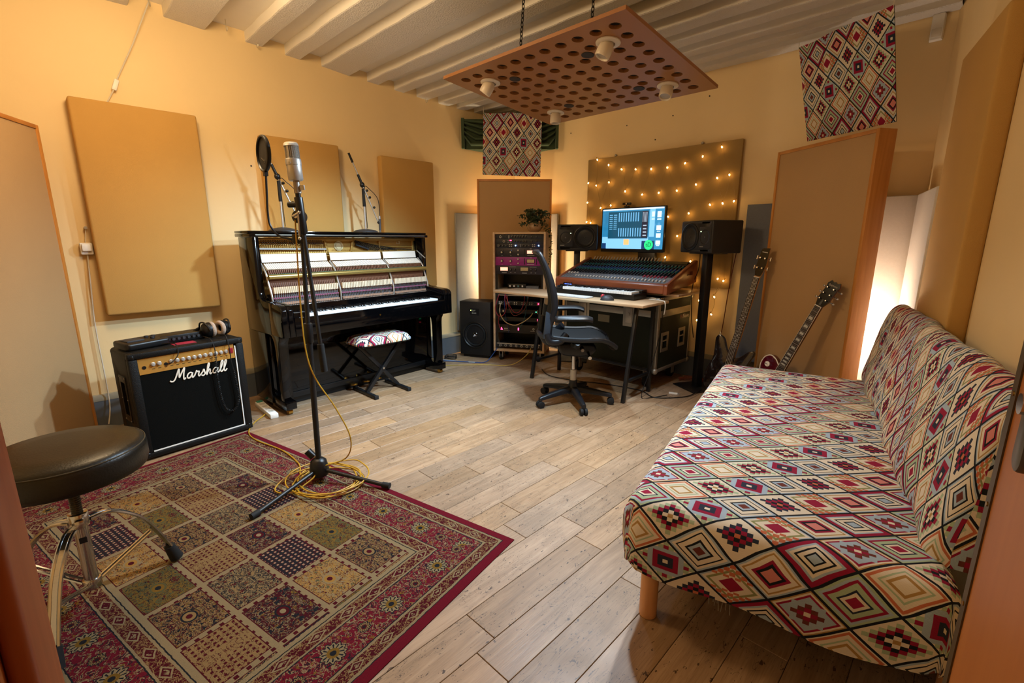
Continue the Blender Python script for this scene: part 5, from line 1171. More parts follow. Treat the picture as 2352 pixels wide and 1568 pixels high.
t = unit('plain dark digital unit with a small red numeral display', 0.43, U, mat('warm_black_face', '#15110e', 0.45))
MB().box(0.468, 0.474, 0.0225, 0.0242, 0.012, 0.034).build('red_display', led_r, t)
MB().box(0.06, 0.15, 0.0225, 0.0242, 0.012, 0.036).build('display', mat('teal_display', '#16323a', 0.3), t)
t = unit('dark power amplifier with two red lamps low in the rack', 0.305, 2*U, mat('umber_face', '#1c1613', 0.45))
MB().prism([(-0.012, -0.014), (0.012, -0.014), (-0.004, 0.014)], 0, 0.002, T(0.085, 0.0238, U) @ RX(90)).build('red_lamp', led_r, t)
MB().box(0.262, 0.272, 0.0225, 0.0242, U - 0.014, U + 0.014).build('red_display', led_r, t)
MB().torus(0.009, 0.003, 20, 6, T(0.43, 0.0232, U + 0.006) @ RX(90)).build('logo_ring', printw, t)
marks(t, [(0.42, U - 0.016, 0.045, 0.004), (0.14, U - 0.018, 0.07, 0.003), (0.118, U, 0.01, 0.012), (0.131, U, 0.008, 0.012), (0.144, U, 0.011, 0.012)])
t = unit('connector panel with a row of round sockets at the rack foot', 0.15, U, fc1)
MB().box(0.035, 0.50, 0.018, 0.0242, U - 0.012, U - 0.002).build('rail', alu, t)
for k in range(8): MB().torus(0.0105, 0.0035, 18, 6, T(0.07 + k * 0.058, 0.0225, U*0.36) @ RX(90)).build('socket', nickel, t)
MR0 = T(*RK) @ RZ(RKA)
def rcable(name, pts, r, m, label, cat='cable', group=None):
    o0 = Vector(pts[0]); mb = MB().tube([p_ - o0 for p_ in bez(pts, 6)], r, 6); o = mb.build(name, m, loc=MR0 @ o0, rotz=RKA); return tag(o, label, cat, group)
c_red = mat('red_patch_cable', '#9c2b3c', 0.45); c_teal = mat('teal_patch_cable', '#1f5a60', 0.45); c_blue = mat('blue_patch_cable', '#1f2f70', 0.45); c_cream = mat('cream_patch_cable', '#cdbd9a', 0.5)
rcable('patch_cable', [(0.065, 0.018, 0.715), (0.045, -0.01, 0.65), (0.03, -0.015, 0.56), (0.06, -0.018, 0.49), (0.115, -0.015, 0.50), (0.145, -0.012, 0.58), (0.13, -0.01, 0.66), (0.125, 0.018, 0.715)], 0.0035, c_red, 'red patch cable looping low at the left of the patch bay')
rcable('patch_cable', [(0.13, 0.017, 0.712), (0.17, -0.012, 0.62), (0.225, -0.016, 0.54), (0.27, -0.016, 0.53), (0.315, -0.014, 0.58), (0.335, -0.01, 0.65), (0.335, 0.017, 0.712)], 0.0035, c_red, 'red patch cable in a wide loop across the middle of the patch bay')
rcable('patch_cable', [(0.15, 0.016, 0.708), (0.17, -0.016, 0.60), (0.215, -0.022, 0.51), (0.265, -0.022, 0.505), (0.33, -0.02, 0.55), (0.37, -0.014, 0.64), (0.375, 0.016, 0.708)], 0.003, mat('brown_patch_cable', '#7a3a30', 0.5), 'brown patch cable hanging just below the wide red loop')
rcable('patch_cable', [(0.075, 0.016, 0.62), (0.08, -0.022, 0.52), (0.14, -0.03, 0.43), (0.24, -0.032, 0.40), (0.33, -0.028, 0.435), (0.40, -0.015, 0.49), (0.42, 0.018, 0.525)], 0.0045, c_cream, 'thick cream patch cable swooping over the lower rack units')
rcable('patch_cable', [(0.12, 0.014, 0.70), (0.125, -0.008, 0.58), (0.14, -0.012, 0.45), (0.17, -0.01, 0.36), (0.16, 0.018, 0.31)], 0.003, c_blue, 'blue patch cable hanging straight at the left of the rack')
rcable('patch_cable', [(0.365, 0.014, 0.70), (0.36, -0.01, 0.58), (0.34, -0.014, 0.47), (0.30, -0.01, 0.38), (0.275, 0.018, 0.345)], 0.003, c_teal, 'teal patch cable slanting down at the right of the patch bay')
rcable('patch_cable', [(0.06, 0.014, 0.50), (0.062, -0.012, 0.42), (0.075, -0.012, 0.36), (0.085, 0.018, 0.345)], 0.003, c_red, 'short red cable dropping beside the red warning lamp')
# ------------------------------------------------------------------ plant on the rack
pp = MR @ Vector((0.40, 0.16, RH)); pt = thing('potted_plant', 'small trailing plant in a round glass bowl on top of the rack', 'plant', pp, 0)
MB().lathe([(0.035, 0.0), (0.06, 0.012), (0.075, 0.04), (0.07, 0.075), (0.055, 0.095)], 24, caps=False).build('pot', mat('pale_pot', '#b99a78', 0.25, trans=0.3), pt)
MB().lathe([(0.0, 0.07), (0.06, 0.075)], 18, caps=False).build('soil', mat('soil', '#2a1d12', 0.95), pt)
rr = random.Random(21)
def leaf_mesh():
    return [(0, 0, 0), (0.009, 0.012, 0.003), (0.007, 0.026, 0.002), (0, 0.038, -0.004), (-0.007, 0.026, 0.002), (-0.009, 0.012, 0.003), (0, 0.018, -0.002)], [(0, 1, 6), (1, 2, 6), (2, 3, 6), (3, 4, 6), (4, 5, 6), (5, 0, 6)]
lv, lf = leaf_mesh(); leafp = MB().add(lv, lf).build('leaf', leaf_m, pt)
stems = []
for k in range(40):
    a_ = rr.uniform(0, 6.28); r1 = rr.uniform(0.06, 0.17); h_ = rr.uniform(0.09, 0.22)
    stems.append([Vector((0, 0, 0.07)), Vector((0.5*r1*math.cos(a_), 0.5*r1*math.sin(a_), h_)), Vector((r1*math.cos(a_), r1*math.sin(a_), h_ - rr.uniform(-0.01, 0.05)))])
edge = (MR.to_3x3() @ Vector((1, 0, 0)))
e0 = edge * 0.155
stems.append([Vector((0, 0, 0.08)), edge * 0.08 + Vector((0, 0, 0.06)), e0 + Vector((0, 0, 0.01)), e0 * 1.12 + Vector((0.0, -0.01, -0.10)), e0 * 1.10 + Vector((0, -0.01, -0.22)), e0 * 1.06 + Vector((0, -0.01, -0.33))])
stems.append([Vector((0, 0, 0.08)), edge * 0.09 + Vector((0.02, -0.03, 0.09)), e0 * 1.05 + Vector((0, -0.02, 0.02)), e0 * 1.22 + Vector((0.0, -0.02, -0.09)), e0 * 1.2 + Vector((0, -0.02, -0.2)), e0 * 1.16 + Vector((0, -0.02, -0.27))])
mb = MB(); firstl = True
for sN, stp in enumerate(stems):
    P = bez(stp, 6); mb.tube(P, 0.0013, 4)
    for k in range(2, len(P)):
        for q in range(1 if sN < 40 else 1):
            lo_ = leafp if firstl else copyobj(leafp, pt); firstl = False
            lo_.location = P[k]; lo_.rotation_euler = (rr.uniform(-0.9, 0.9), rr.uniform(-0.9, 0.9), rr.uniform(0, 6.28)); s_ = rr.uniform(0.85, 1.35) * (0.62 if sN >= 40 and k > 14 else 1); lo_.scale = (s_, s_, s_)
stuff(mb.build('stems', mat('stem_brown', '#3a2f1f', 0.7), pt))

# ------------------------------------------------------------------ desk
dz = 0.79
dk_ = thing('trestle_desk', 'pale plywood desk top on black steel trestles', 'desk', (-2.45, 3.33, 0), 0)
L_ = lambda x, y: (x + 2.45, y - 3.33)
MB().prism([L_(-1.72, 3.135), L_(-1.72, 3.545), L_(-2.98, 3.545), L_(-3.30, 3.43), L_(-3.30, 3.095)], dz - 0.02, dz).build('desk_top', ply, dk_, bevel=0.001)
for xf in (-2.82, -1.845):
    for (ya, yb, yt) in ((3.13, None, 3.27), (3.535, None, 3.535)):
        MB().bar((xf + 2.45, ya - 3.33, 0.0), (xf + 2.45 , yt - 3.33, dz - 0.0205), 0.028, 0.028, up=(1, 0, 0)).build('leg', blackm, dk_, bevel=0.002)
    MB().bar((xf + 2.45, 3.285 - 3.33, dz - 0.035), (xf + 2.45, 3.521 - 3.33, dz - 0.035), 0.025, 0.025).build('top_bar', blackm, dk_, bevel=0.002)
    MB().bar((xf + 2.45, 3.167 - 3.33, 0.17), (xf + 2.45, 3.521 - 3.33, 0.17), 0.022, 0.022).build('stretcher', blackm, dk_, bevel=0.002)
MB().bar((-2.806 + 2.45, 3.527 - 3.33, 0.19), (-1.859 + 2.45, 3.527 - 3.33, 0.19), 0.02, 0.02).build('cross_bar', blackm, dk_)
# keyboard controller
kbx = thing('midi_keyboard', 'black music keyboard with white keys along the desk front of the mixer', 'keyboard', (-2.78, 3.345, dz), 0)
kw = 0.86
MB().box(0, kw, 0, 0.205, 0.003, 0.052).build('case', satin, kbx, bevel=0.006)
MB().box(0, kw, 0.12, 0.205, 0.052, 0.075).build('control_panel', satin, kbx, bevel=0.004)
k0 = 0.135; nk = 29; kp = (kw - k0 - 0.022) / nk
wk2 = MB().box(0.0005, kp - 0.0005, -0.004, 0.118, 0.045, 0.068).build('white_key', ivory, kbx, bevel=0.001, seg=1, loc=(k0, 0, 0))
for k in range(1, nk): copyobj(wk2, kbx, (k0 + kp * k, 0, 0))
bk2 = None
for k in range(nk - 1):
    if (k % 7) in (2, 6): continue
    if bk2 is None: bk2 = MB().box(-0.006, 0.006, 0.05, 0.119, 0.066, 0.079).build('black_key', ebony, kbx, bevel=0.001, seg=1, loc=(k0 + kp * (k + 1), 0, 0))
    else: copyobj(bk2, kbx, (k0 + kp * (k + 1), 0, 0))
for k in range(4):
    MB().cyl((0.03 + k * 0.028, 0.15, 0.075), (0.03 + k * 0.028, 0.15, 0.09), 0.009, n=12).build('knob', satin, kbx)
    if k: MB().box(0.02 + k * 0.028, 0.04 + k * 0.028, 0.135, 0.14, 0.0752, 0.078).build('blue_light', mat('blue_glow', '#2030ff', 0.3, emit=(0.05, 0.1, 1, 1), estr=12), kbx)
for x_ in (0.03, 0.07): MB().cyl((x_ , 0.06, 0.050), (x_ + 0.012, 0.06, 0.050), 0.018, n=14).build('wheel', charcoal, kbx)
ck = thing('computer_keyboard', 'slim white computer keyboard on the desk edge', 'keyboard', (-2.70, 3.185, dz), -1)
MB().box(0, 0.43, 0, 0.115, 0.0, 0.008).build('base', mat('silver_base', '#c9c7c2', 0.4), ck, bevel=0.003)
kc = None
for r1 in range(6):
    for k in range(18):
        if kc is None: kc = MB().box(0, 0.0195, 0, 0.0155, 0.008, 0.0115).build('key_cap', white, ck, bevel=0.001, seg=1, loc=(0.008, 0.008, 0))
        else: copyobj(kc, ck, (0.008 + k * 0.0232, 0.008 + r1 * 0.0172, 0))
tb_ = thing('trackball_mouse', 'dark grey trackball mouse with red ball on the desk', 'mouse', (-2.10, 3.235, dz), 25)
mb = MB().sphere((0, 0, 0.0), 0.06, 24, (0.95, 0.72, 0.72)); 
for i_, v_ in enumerate(mb.v): mb.v[i_] = (v_[0], v_[1], max(v_[2], 0.0005))
mb.build('body', charcoal, tb_)
MB().sphere((-0.038, 0.012, 0.03), 0.018, 16).build('ball', mat('red_ball', '#a8142a', 0.12, coat=1.0), tb_)
tag(MB().tube(bez([Vector(p_) for p_ in ((0, 0, 0.004), (0.06, -0.01, 0.004), (0.13, -0.03, 0.006), (0.162, -0.045, -0.005), (0.168, -0.05, -0.06), (0.163, -0.052, -0.10))], 6), 0.004, 6).build('white_lead', mat('white_lead_m', '#dcd6c8', 0.4), loc=(-1.87, 3.50, dz)), 'short white lead drooping over the desk corner', 'cable')

# ------------------------------------------------------------------ flight case
fcx0, fcx1, fy0, fy1 = -2.80, -1.815, 3.575, 4.20
fc_ = thing('flight_case', 'dark green flight case with aluminium edges carrying the mixing desk', 'flight case', ((fcx0 + fcx1) / 2, fy0, 0), 0)
w2 = (fcx1 - fcx0) / 2; dp = fy1 - fy0; zb0, zt0 = 0.16, 0.80; zl = 0.66
cut(MB().box(-w2, w2, 0, dp, zb0, zl).build('body', greencase, fc_), [(w2 - 0.03, w2 + 0.03, y_ - 0.04, y_ + 0.04, 0.36, 0.47) for y_ in (0.13, 0.45)])
MB().box(-w2, w2, 0, dp, zl + 0.001, zt0).build('lid', greencase, fc_)
ex = 0.03
def extr(name, a_, b_, sx, sy):
    MB().bar(a_, b_, sx, sy).build(name, alu, fc_, bevel=0.003)
for x_ in (-w2, w2):
    for y_ in (0, dp): MB().box(x_ - 0.028 if x_ > 0 else x_ - 0.003, x_ + 0.003 if x_ > 0 else x_ + 0.028, y_ - 0.003 if y_ == 0 else y_ - 0.028, y_ + 0.028 if y_ == 0 else y_ + 0.003, zb0, zt0).build('corner_extrusion', alu, fc_, bevel=0.004)
for z_, h_ in ((zb0, 0.03), (zl - 0.028, 0.056), (zt0 - 0.03, 0.03)):
    MB().box(-w2 + 0.028, w2 - 0.028, -0.003, 0.01, z_, z_ + h_).build('edge_extrusion', alu, fc_, bevel=0.002)
    MB().box(w2 - 0.01, w2 + 0.003, 0.028, dp - 0.028, z_, z_ + h_).build('edge_extrusion', alu, fc_, bevel=0.002)
for x_ in (-w2 + 0.01, w2 - 0.01):
    for y_ in (0.01, dp - 0.01):
        for z_ in (zb0 + 0.012, zt0 - 0.03): MB().sphere((x_, y_, z_), 0.028, 12).build('ball_corner', alu, fc_)
for x_ in (-0.26, 0.22):
    MB().box(x_ - 0.06, x_ + 0.06, -0.006, 0.001, zl - 0.13, zl + 0.06).build('latch_dish', alu, fc_, bevel=0.003)
    MB().box(x_ - 0.032, x_ + 0.032, -0.014, -0.006, zl - 0.10, zl + 0.035).build('latch', nickel, fc_, bevel=0.004)
    MB().cyl((x_, -0.024, zl - 0.02), (x_, -0.012, zl - 0.02), 0.014).build('butterfly', nickel, fc_)
MB().box(-0.10, 0.02, -0.002, 0.0005, zl - 0.12, zl - 0.055).build('paper_label', mat('paper_label', '#8c8a78', 0.8), fc_)
for y_ in (0.13, 0.45):
    cut(MB().box(w2 - 0.001, w2 + 0.006, y_ - 0.065, y_ + 0.065, 0.33, 0.50).build('handle_dish', alu, fc_, bevel=0.002), [(w2 - 0.03, w2 + 0.03, y_ - 0.04, y_ + 0.04, 0.36, 0.47)])
    MB().tube([(w2 - 0.004, y_ - 0.041, 0.43), (w2 + 0.002, y_ - 0.034, 0.425), (w2 + 0.002, y_ + 0.034, 0.425), (w2 - 0.004, y_ + 0.041, 0.43)], 0.006, 6).build('handle', nickel, fc_)
MB().box(w2 + 0.0003, w2 + 0.0012, 0.40, 0.60, 0.578, 0.622).build('sticker', mat('sticker_dark', '#20241d', 0.6), fc_)
text_mesh('sticker_text', 'Neve', 0.055, mat('sticker_white', '#bdb8ae', 0.6), fc_, T(w2 + 0.0018, 0.515, 0.60) @ RZ(90) @ RX(90), 0.0002)
text_mesh('sticker_mark', 'N', 0.05, mat('sticker_red', '#7d2430', 0.6), fc_, T(w2 + 0.0018, 0.425, 0.60) @ RZ(90) @ RX(90), 0.0002)
for (x_, y_) in ((-w2 + 0.12, 0.09), (w2 - 0.12, 0.09), (-w2 + 0.12, dp - 0.09), (w2 - 0.12, dp - 0.09)):
    MB().cyl((x_ - 0.018, y_, 0.055), (x_ + 0.018, y_, 0.055), 0.055, n=20).build('castor_wheel', rubber, fc_)
    MB().cyl((x_ - 0.02, y_, 0.055), (x_ + 0.02, y_, 0.055), 0.02, n=14).build('castor_hub', nickel, fc_)
    mb = MB().box(x_ - 0.027, x_ - 0.021, y_ - 0.025, y_ + 0.025, 0.04, 0.155); mb.box(x_ + 0.021, x_ + 0.027, y_ - 0.025, y_ + 0.025, 0.04, 0.155); mb.box(x_ - 0.05, x_ + 0.05, y_ - 0.045, y_ + 0.045, 0.15, 0.1598); mb.build('castor_fork', nickel, fc_)
# plywood board on the case
tag(MB().box(-0.56, 0.56, 0, 0.58, 0, 0.018).build('plywood_board', ply, loc=(-2.245, 3.64, 0.8125), bevel=0.001), 'plywood board lying on the flight case under the mixing desk', 'board')

# ------------------------------------------------------------------ mixing console
mxr = thing('mixing_console', 'large mixing console with orange brown wooden cheeks and rows of knobs', 'mixing desk', (-2.33, 3.56, 0.832), 0)
mw2 = 0.545; md = 0.55
def mz(y):  # surface height above base
    return 0.075 + (y / md) * 0.165
ch = [(0.0, 0.0), (0.02, 0.0), (0.08, 0.012), (md, 0.07), (md, 0.255), (md - 0.02, 0.262), (0.05, 0.098), (0.012, 0.085), (0.0, 0.07)]
for x_ in (-mw2 - 0.035, mw2): cut(MB().prism(ch, x_, x_ + 0.035, YZ).build('wooden_cheek', mixwood, mxr, bevel=0.005), [(x_ + 0.017, x_ + 0.06, 0.345, 0.455, 0.139, 0.171) if x_ > 0 else (x_ - 0.02, x_ + 0.018, 0.345, 0.455, 0.139, 0.171)])
MB().prism([(0.0, 0.005), (0.02, 0.0), (0.035, 0.0), (0.035, 0.088), (0.012, 0.085), (0.0, 0.07)], -mw2 + 0.0002, mw2 - 0.0002, YZ).build('front_rail', mixwood, mxr, bevel=0.004)
MB().prism([(0.036, 0.0), (md - 0.01, 0.06), (md - 0.01, mz(md)), (0.036, mz(0.036))], -mw2 + 0.0005, mw2 - 0.0005, YZ).build('body', satin, mxr)
MB().prism([(0.0, 0.0), (0.43, 0.0), (0.43, 0.04), (0.08, 0.0)], -0.4, 0.4, YZ).build('support_wedge', satin, mxr, loc=(0, 0.02, 0.0))
tilt_c = math.atan2(0.165, md)
Mx = T(0, 0, 0.0752) @ RX(math.degrees(tilt_c))
SL = math.hypot(md, 0.165)
panel_m = mat('console_panel', '#23262e', 0.42); fader_m = mat('console_fader_panel', '#70757c', 0.4)
mb = MB(); mb.M = Mx; mb.box(-mw2 + 0.001, mw2 - 0.001, 0.036, SL * 0.30, 0, 0.003); mb.build('fader_panel', fader_m, mxr)
mb = MB(); mb.M = Mx; mb.box(-mw2 + 0.001, mw2 - 0.001, SL * 0.302, SL - 0.02, 0, 0.003); mb.build('channel_panel', panel_m, mxr)
chn = 32; cwd = (2 * mw2 - 0.02) / chn
kt = mat('teal_knob', '#1f6b72', 0.4); kb_ = mat('blue_knob', '#2b4b8f', 0.4); kk = mat('dark_console_knob', '#16161b', 0.35); kr = mat('red_button', '#a3213a', 0.4)
sets = {'knobs_dark': (MB(), kk), 'knobs_teal': (MB(), kt), 'knobs_blue': (MB(), kb_), 'knob_pointers': (MB(), printw), 'red_buttons': (MB(), kr), 'fader_slots': (MB(), mat('slot_black', '#0a0a0b', 0.6)), 'fader_caps': (MB(), mat('fader_cap', '#d8d5cc', 0.4)), 'meter_lights': (MB(), mat('panel_text', '#8f949c', 0.5))}
for q in sets.values(): q[0].M = Mx
rr = random.Random(3)
for c_ in range(chn):
    x_ = -mw2 + 0.01 + cwd * (c_ + 0.5); master = c_ >= 24
    for r_ in range(17):
        y_ = SL * 0.33 + r_ * (SL * 0.63 / 17)
        if master and r_ > 12: continue
        kind = ('knobs_dark', 'knobs_dark', 'knobs_teal', 'knobs_blue', 'knobs_dark', 'knobs_teal')[(r_ // 2) % 6]
        sets[kind][0].cyl((x_, y_, 0.003), (x_, y_, 0.017), 0.0068, r1=0.0055, n=7)
        sets['knob_pointers'][0].box(x_ - 0.0009, x_ + 0.0009, y_, y_ + 0.005, 0.0172, 0.0182)
        if r_ % 3 == 0: sets['meter_lights'][0].box(x_ + 0.008, x_ + 0.011, y_ + 0.005, y_ + 0.012, 0.003, 0.0038)
    if master and c_ < 31:
        for r_ in range(2): sets['red_buttons'][0].box(x_ - 0.007, x_ + 0.007, SL * 0.255 + r_ * 0.022, SL * 0.255 + r_ * 0.022 + 0.014, 0.003, 0.011)
    y0_, y1_ = SL * 0.09, SL * 0.285 if not master else SL * 0.22
    sets['fader_slots'][0].box(x_ - 0.0015, x_ + 0.0015, y0_, y1_, 0.003, 0.0034)
    fy = y0_ + (y1_ - y0_) * (0.85 if c_ < 4 else (0.25 if c_ < 15 else rr.uniform(0.1, 0.3)))
    sets['fader_caps'][0].box(x_ - 0.006, x_ + 0.006, fy - 0.011, fy + 0.011, 0.006, 0.016)
for nme, (mb_, mm) in sets.items(): stuff(mb_.build(nme, mm, mxr, smooth=30))
mb = MB()
for k in range(24): mb.cyl((-mw2 + 0.03 + k * 0.034, md - 0.012, mz(md) - 0.005), (-mw2 + 0.04 + k * 0.034, md + 0.006, mz(md) + 0.03), 0.006, n=8)
stuff(mb.build('jack_plugs', nickel, mxr))
mb = MB(); mb.M = Mx; mb.box(mw2 - 0.26, mw2 - 0.03, SL * 0.86, SL * 0.96, 0.003, 0.012); mb.build('meter_bridge_plate', mat('brass_tinted_plate', '#4c4a38', 0.35, metal=0.4), mxr)
# ------------------------------------------------------------------ monitor with webcam
mo = thing('computer_monitor', 'thin black computer monitor showing audio software above the console', 'monitor', (-2.435, 4.12, 0.8305), -1.5)
mwid, mhgt = 0.70, 0.425
MB().box(-mwid/2, mwid/2, 0, 0.032, 0.32, 0.32 + mhgt).build('casing', satin, mo, bevel=0.005)
def scr_mat():
    m = bpy.data.materials.new('screen_glow'); m.use_nodes = True; t_ = NT(m); b = t_.n['Principled BSDF']
    tc = t_.node('ShaderNodeTexCoord').outputs['Object']; s_ = t_.node('ShaderNodeSeparateXYZ'); t_.link(tc, s_.inputs[0])
    g = t_.m('ADD', t_.m('MULTIPLY', s_.outputs[0], 0.5), 0.5); n_ = t_.noise(tc, 9, 2)
    c = t_.ramp(t_.m('ADD', t_.m('MULTIPLY', n_, 0.6), t_.m('MULTIPLY', g, 0.4)), [(0.3, (0.01, 0.10, 0.20, 1)), (0.6, (0.02, 0.16, 0.30, 1)), (0.8, (0.20, 0.42, 0.62, 1))], False)
    b.inputs['Base Color'].default_value = (0.01, 0.01, 0.01, 1); b.inputs['Roughness'].default_value = 0.2
    t_.link(c, b.inputs['Emission Color']); b.inputs['Emission Strength'].default_value = 2.0; return m
def em(name, c, s): return mat(name, '#101010', 0.3, emit=c, estr=s)
MB().box(-mwid/2 + 0.012, mwid/2 - 0.012, -0.0012, 0.0005, 0.352, 0.32 + mhgt - 0.012).build('screen', scr_mat(), mo)
def scr(name, m, lst, y=-0.0018):
    mb = MB()
    for (x0, x1, z0_, z1_) in lst: mb.box(-0.333 + x0 * 0.666, -0.333 + x1 * 0.666, y - 0.0004, y, 0.352 + z0_ * 0.381, 0.352 + z1_ * 0.381)
    return stuff(mb.build(name, m, mo))
scr('menu_bar', em('scr_white', (0.55, 0.78, 1, 1), 2.0), [(0, 1, 0.965, 1.0), (0.82, 0.865, 0.78, 0.9), (0.82, 0.865, 0.71, 0.735), (0.905, 0.965, 0.76, 0.9), (0.905, 0.965, 0.70, 0.73), (0.90, 0.97, 0.46, 0.57), (0.91, 0.96, 0.42, 0.44), (0.90, 0.97, 0.28, 0.38), (0.90, 0.97, 0.11, 0.21), (0.91, 0.96, 0.08, 0.10)])
scr('photo_area', em('scr_room', (0.20, 0.48, 0.80, 1), 1.5), [(0.0, 0.78, 0.0, 0.30), (0.79, 0.87, 0.30, 0.965)])
scr('mixer_window', em('scr_window', (0.008, 0.085, 0.15, 1), 1.0), [(0.10, 0.77, 0.26, 0.93)], -0.0022)
scr('mixer_faders', em('scr_fader', (0.12, 0.34, 0.55, 1), 1.6), [(0.28 + k * 0.04, 0.297 + k * 0.04, 0.68, 0.90) for k in range(9)] + [(0.28 + k * 0.04, 0.297 + k * 0.04, 0.31, 0.52) for k in range(10)] + [(0.12 + 0.075 * q, 0.175 + 0.075 * q, 0.84 - k * 0.05, 0.86 - k * 0.05) for q in range(2) for k in range(8)], -0.0026)
scr('mixer_meters', em('scr_dark', (0.02, 0.02, 0.04, 1), 1.0), [(0.67, 0.76, 0.28, 0.92)], -0.0026)
scr('meter_bars', em('scr_bars', (0.4, 0.5, 0.6, 1), 1.2), [(0.68 + k * 0.02, 0.688 + k * 0.02, 0.66, 0.9) for k in range(4)] + [(0.69, 0.745, 0.32 + 0.08 * k, 0.35 + 0.08 * k) for k in range(4)], -0.003)
scr('guitar_shape', em('scr_orange', (1.0, 0.42, 0.15, 1), 1.6), [(0.38, 0.47, 0.10, 0.24)], -0.0026)
scr('chair_shadow', em('scr_navy', (0.01, 0.05, 0.16, 1), 1.0), [(0.68, 0.88, 0.0, 0.2), (0.0, 0.07, 0.0, 0.14)], -0.0022)
gl = MB().cyl((0.195, -0.0036, 0.392), (0.195, -0.003, 0.392), 0.046, n=32).build('green_logo', em('scr_green', (0.02, 0.75, 0.22, 1), 1.4), mo)
text_mesh('green_logo_text', 'tD', 0.055, em('scr_black', (0.0, 0.05, 0.03, 1), 1.0), gl, T(0.195, -0.0042, 0.392) @ RX(90), 0.0003)
MB().box(0.08, 0.26, 0.01, 0.05, 0.16, 0.3195).build('stand_neck', satin, mo, bevel=0.003)
MB().box(0.0, 0.28, 0.0, 0.08, 0.0, 0.012).build('stand_foot', satin, mo, bevel=0.003)
MB().box(0.12, 0.22, 0.012, 0.04, 0.012, 0.1598).build('stand_post', satin, mo, bevel=0.003)
wc = thing('webcam', 'small black webcam clipped on top of the monitor', 'webcam', (-2.505, 4.125, 0.8305 + 0.32 + mhgt + 0.001), -1.5)
MB().box(-0.02, 0.02, -0.008, 0.03, 0.0, 0.012).build('clip', satin, wc, bevel=0.002)
MB().box(-0.045, 0.045, -0.005, 0.02, 0.022, 0.045).build('body', satin, wc, bevel=0.006)
MB().cyl((0, 0, 0.01), (0, 0, 0.024), 0.006).build('neck', satin, wc); MB().cyl((0, -0.008, 0.0335), (0, -0.004, 0.0335), 0.009).build('lens', chrome, wc)

# ------------------------------------------------------------------ studio speakers on stands
def stud(label, stlabel, loc, rot, top, tweeter_left, pole):
    s_ = thing('speaker_stand', stlabel, 'speaker stand', (pole[0], pole[1], 0), rot if tweeter_left else -28)
    MB().box(-0.14, 0.14, -0.14, 0.14, 0.0, 0.012).build('base_plate', blackm, s_, bevel=0.002)
    MB().box(-0.03, 0.03, -0.03, 0.03, 0.012, top - 0.0105).build('column', blackm, s_, bevel=0.003)
    MB().box(-0.11, 0.11, -0.10, 0.10, top - 0.01, top - 0.0005).build('top_plate', blackm, s_, bevel=0.002)
    t = thing('studio_speaker', label, 'speaker', loc, rot)
    W_, H_, D_ = 0.40, 0.255, 0.28
    body = mat('speaker_grey', '#232426', 0.5, bump=0.15, bscale=300)
    sg = -1 if tweeter_left else 1
    xt, xw = sg * 0.115, -sg * 0.075
    cut(MB().box(-W_/2, W_/2, 0, D_, 0, H_).build('cabinet', body, t, bevel=0.012, seg=3), [(xt - 0.05, xt + 0.045, -0.02, 0.06, z_, z_ + 0.013) for z_ in (0.013, H_ - 0.026)])
    MB().box(xt - 0.072, xt + 0.072, -0.004, 0.0015, 0.035, H_ - 0.05).build('waveguide_plate', body, t, bevel=0.003)
    MB().lathe([(0.058, 0.006), (0.05, 0.004), (0.02, -0.012), (0.014, -0.012)], 28, T(xt, -0.0, 0.125) @ RX(90), caps=False).build('waveguide', satin, t)
    MB().sphere((xt, 0.002, 0.125), 0.013, 14, (1, 0.6, 1)).build('tweeter', mat('tweeter_metal', '#55565a', 0.3, metal=0.8), t)
    Mw = T(xw, 0, H_/2) @ RX(90)
    MB().lathe([(0.112, -0.002), (0.112, 0.005), (0.104, 0.008), (0.095, 0.004)], 40, Mw, caps=False).build('woofer_ring', satin, t)
    MB().lathe([(0.096, 0.004), (0.088, 0.009), (0.08, 0.004)], 40, Mw, caps=False).build('surround', rubber, t)
    MB().lathe([(0.08, 0.004), (0.03, -0.018)], 36, Mw, caps=False).build('cone', mat('cone_grey', '#17181b', 0.45), t)
    MB().sphere((xw, 0.014, H_/2), 0.028, 16, (1, 0.5, 1)).build('dust_cap', mat('cap_grey', '#1d1e21', 0.3), t)
    MB().sphere((xw, -0.0005, H_/2), 0.006, 10).build('phase_tip', mat('tweeter_metal', '#55565a', 0.3, metal=0.8), t)
    MB().cyl((xt - sg * 0.05, -0.006, 0.168), (xt - sg * 0.05, -0.003, 0.168), 0.0035, n=8).build('led', mat('led_pale_green', '#b5ff80', 0.3, emit=(0.6, 1.0, 0.4, 1), estr=12), t)
    MB().box(xt - 0.055, xt - 0.012, -0.0048, -0.0042, 0.047, 0.053).build('maker_plate', mat('badge_grey', '#8e8e88', 0.5), t)
stud('dark grey studio speaker lying sideways left of the monitor', 'black speaker stand behind the left end of the console', (-2.905, 3.885, 1.165), 33, 1.165, True, (-2.975, 3.985))
stud('dark studio speaker lying sideways right of the monitor', 'black speaker stand with square base right of the flight case', (-1.66, 3.815, 1.165), -30, 1.165, False, (-1.60, 3.94))
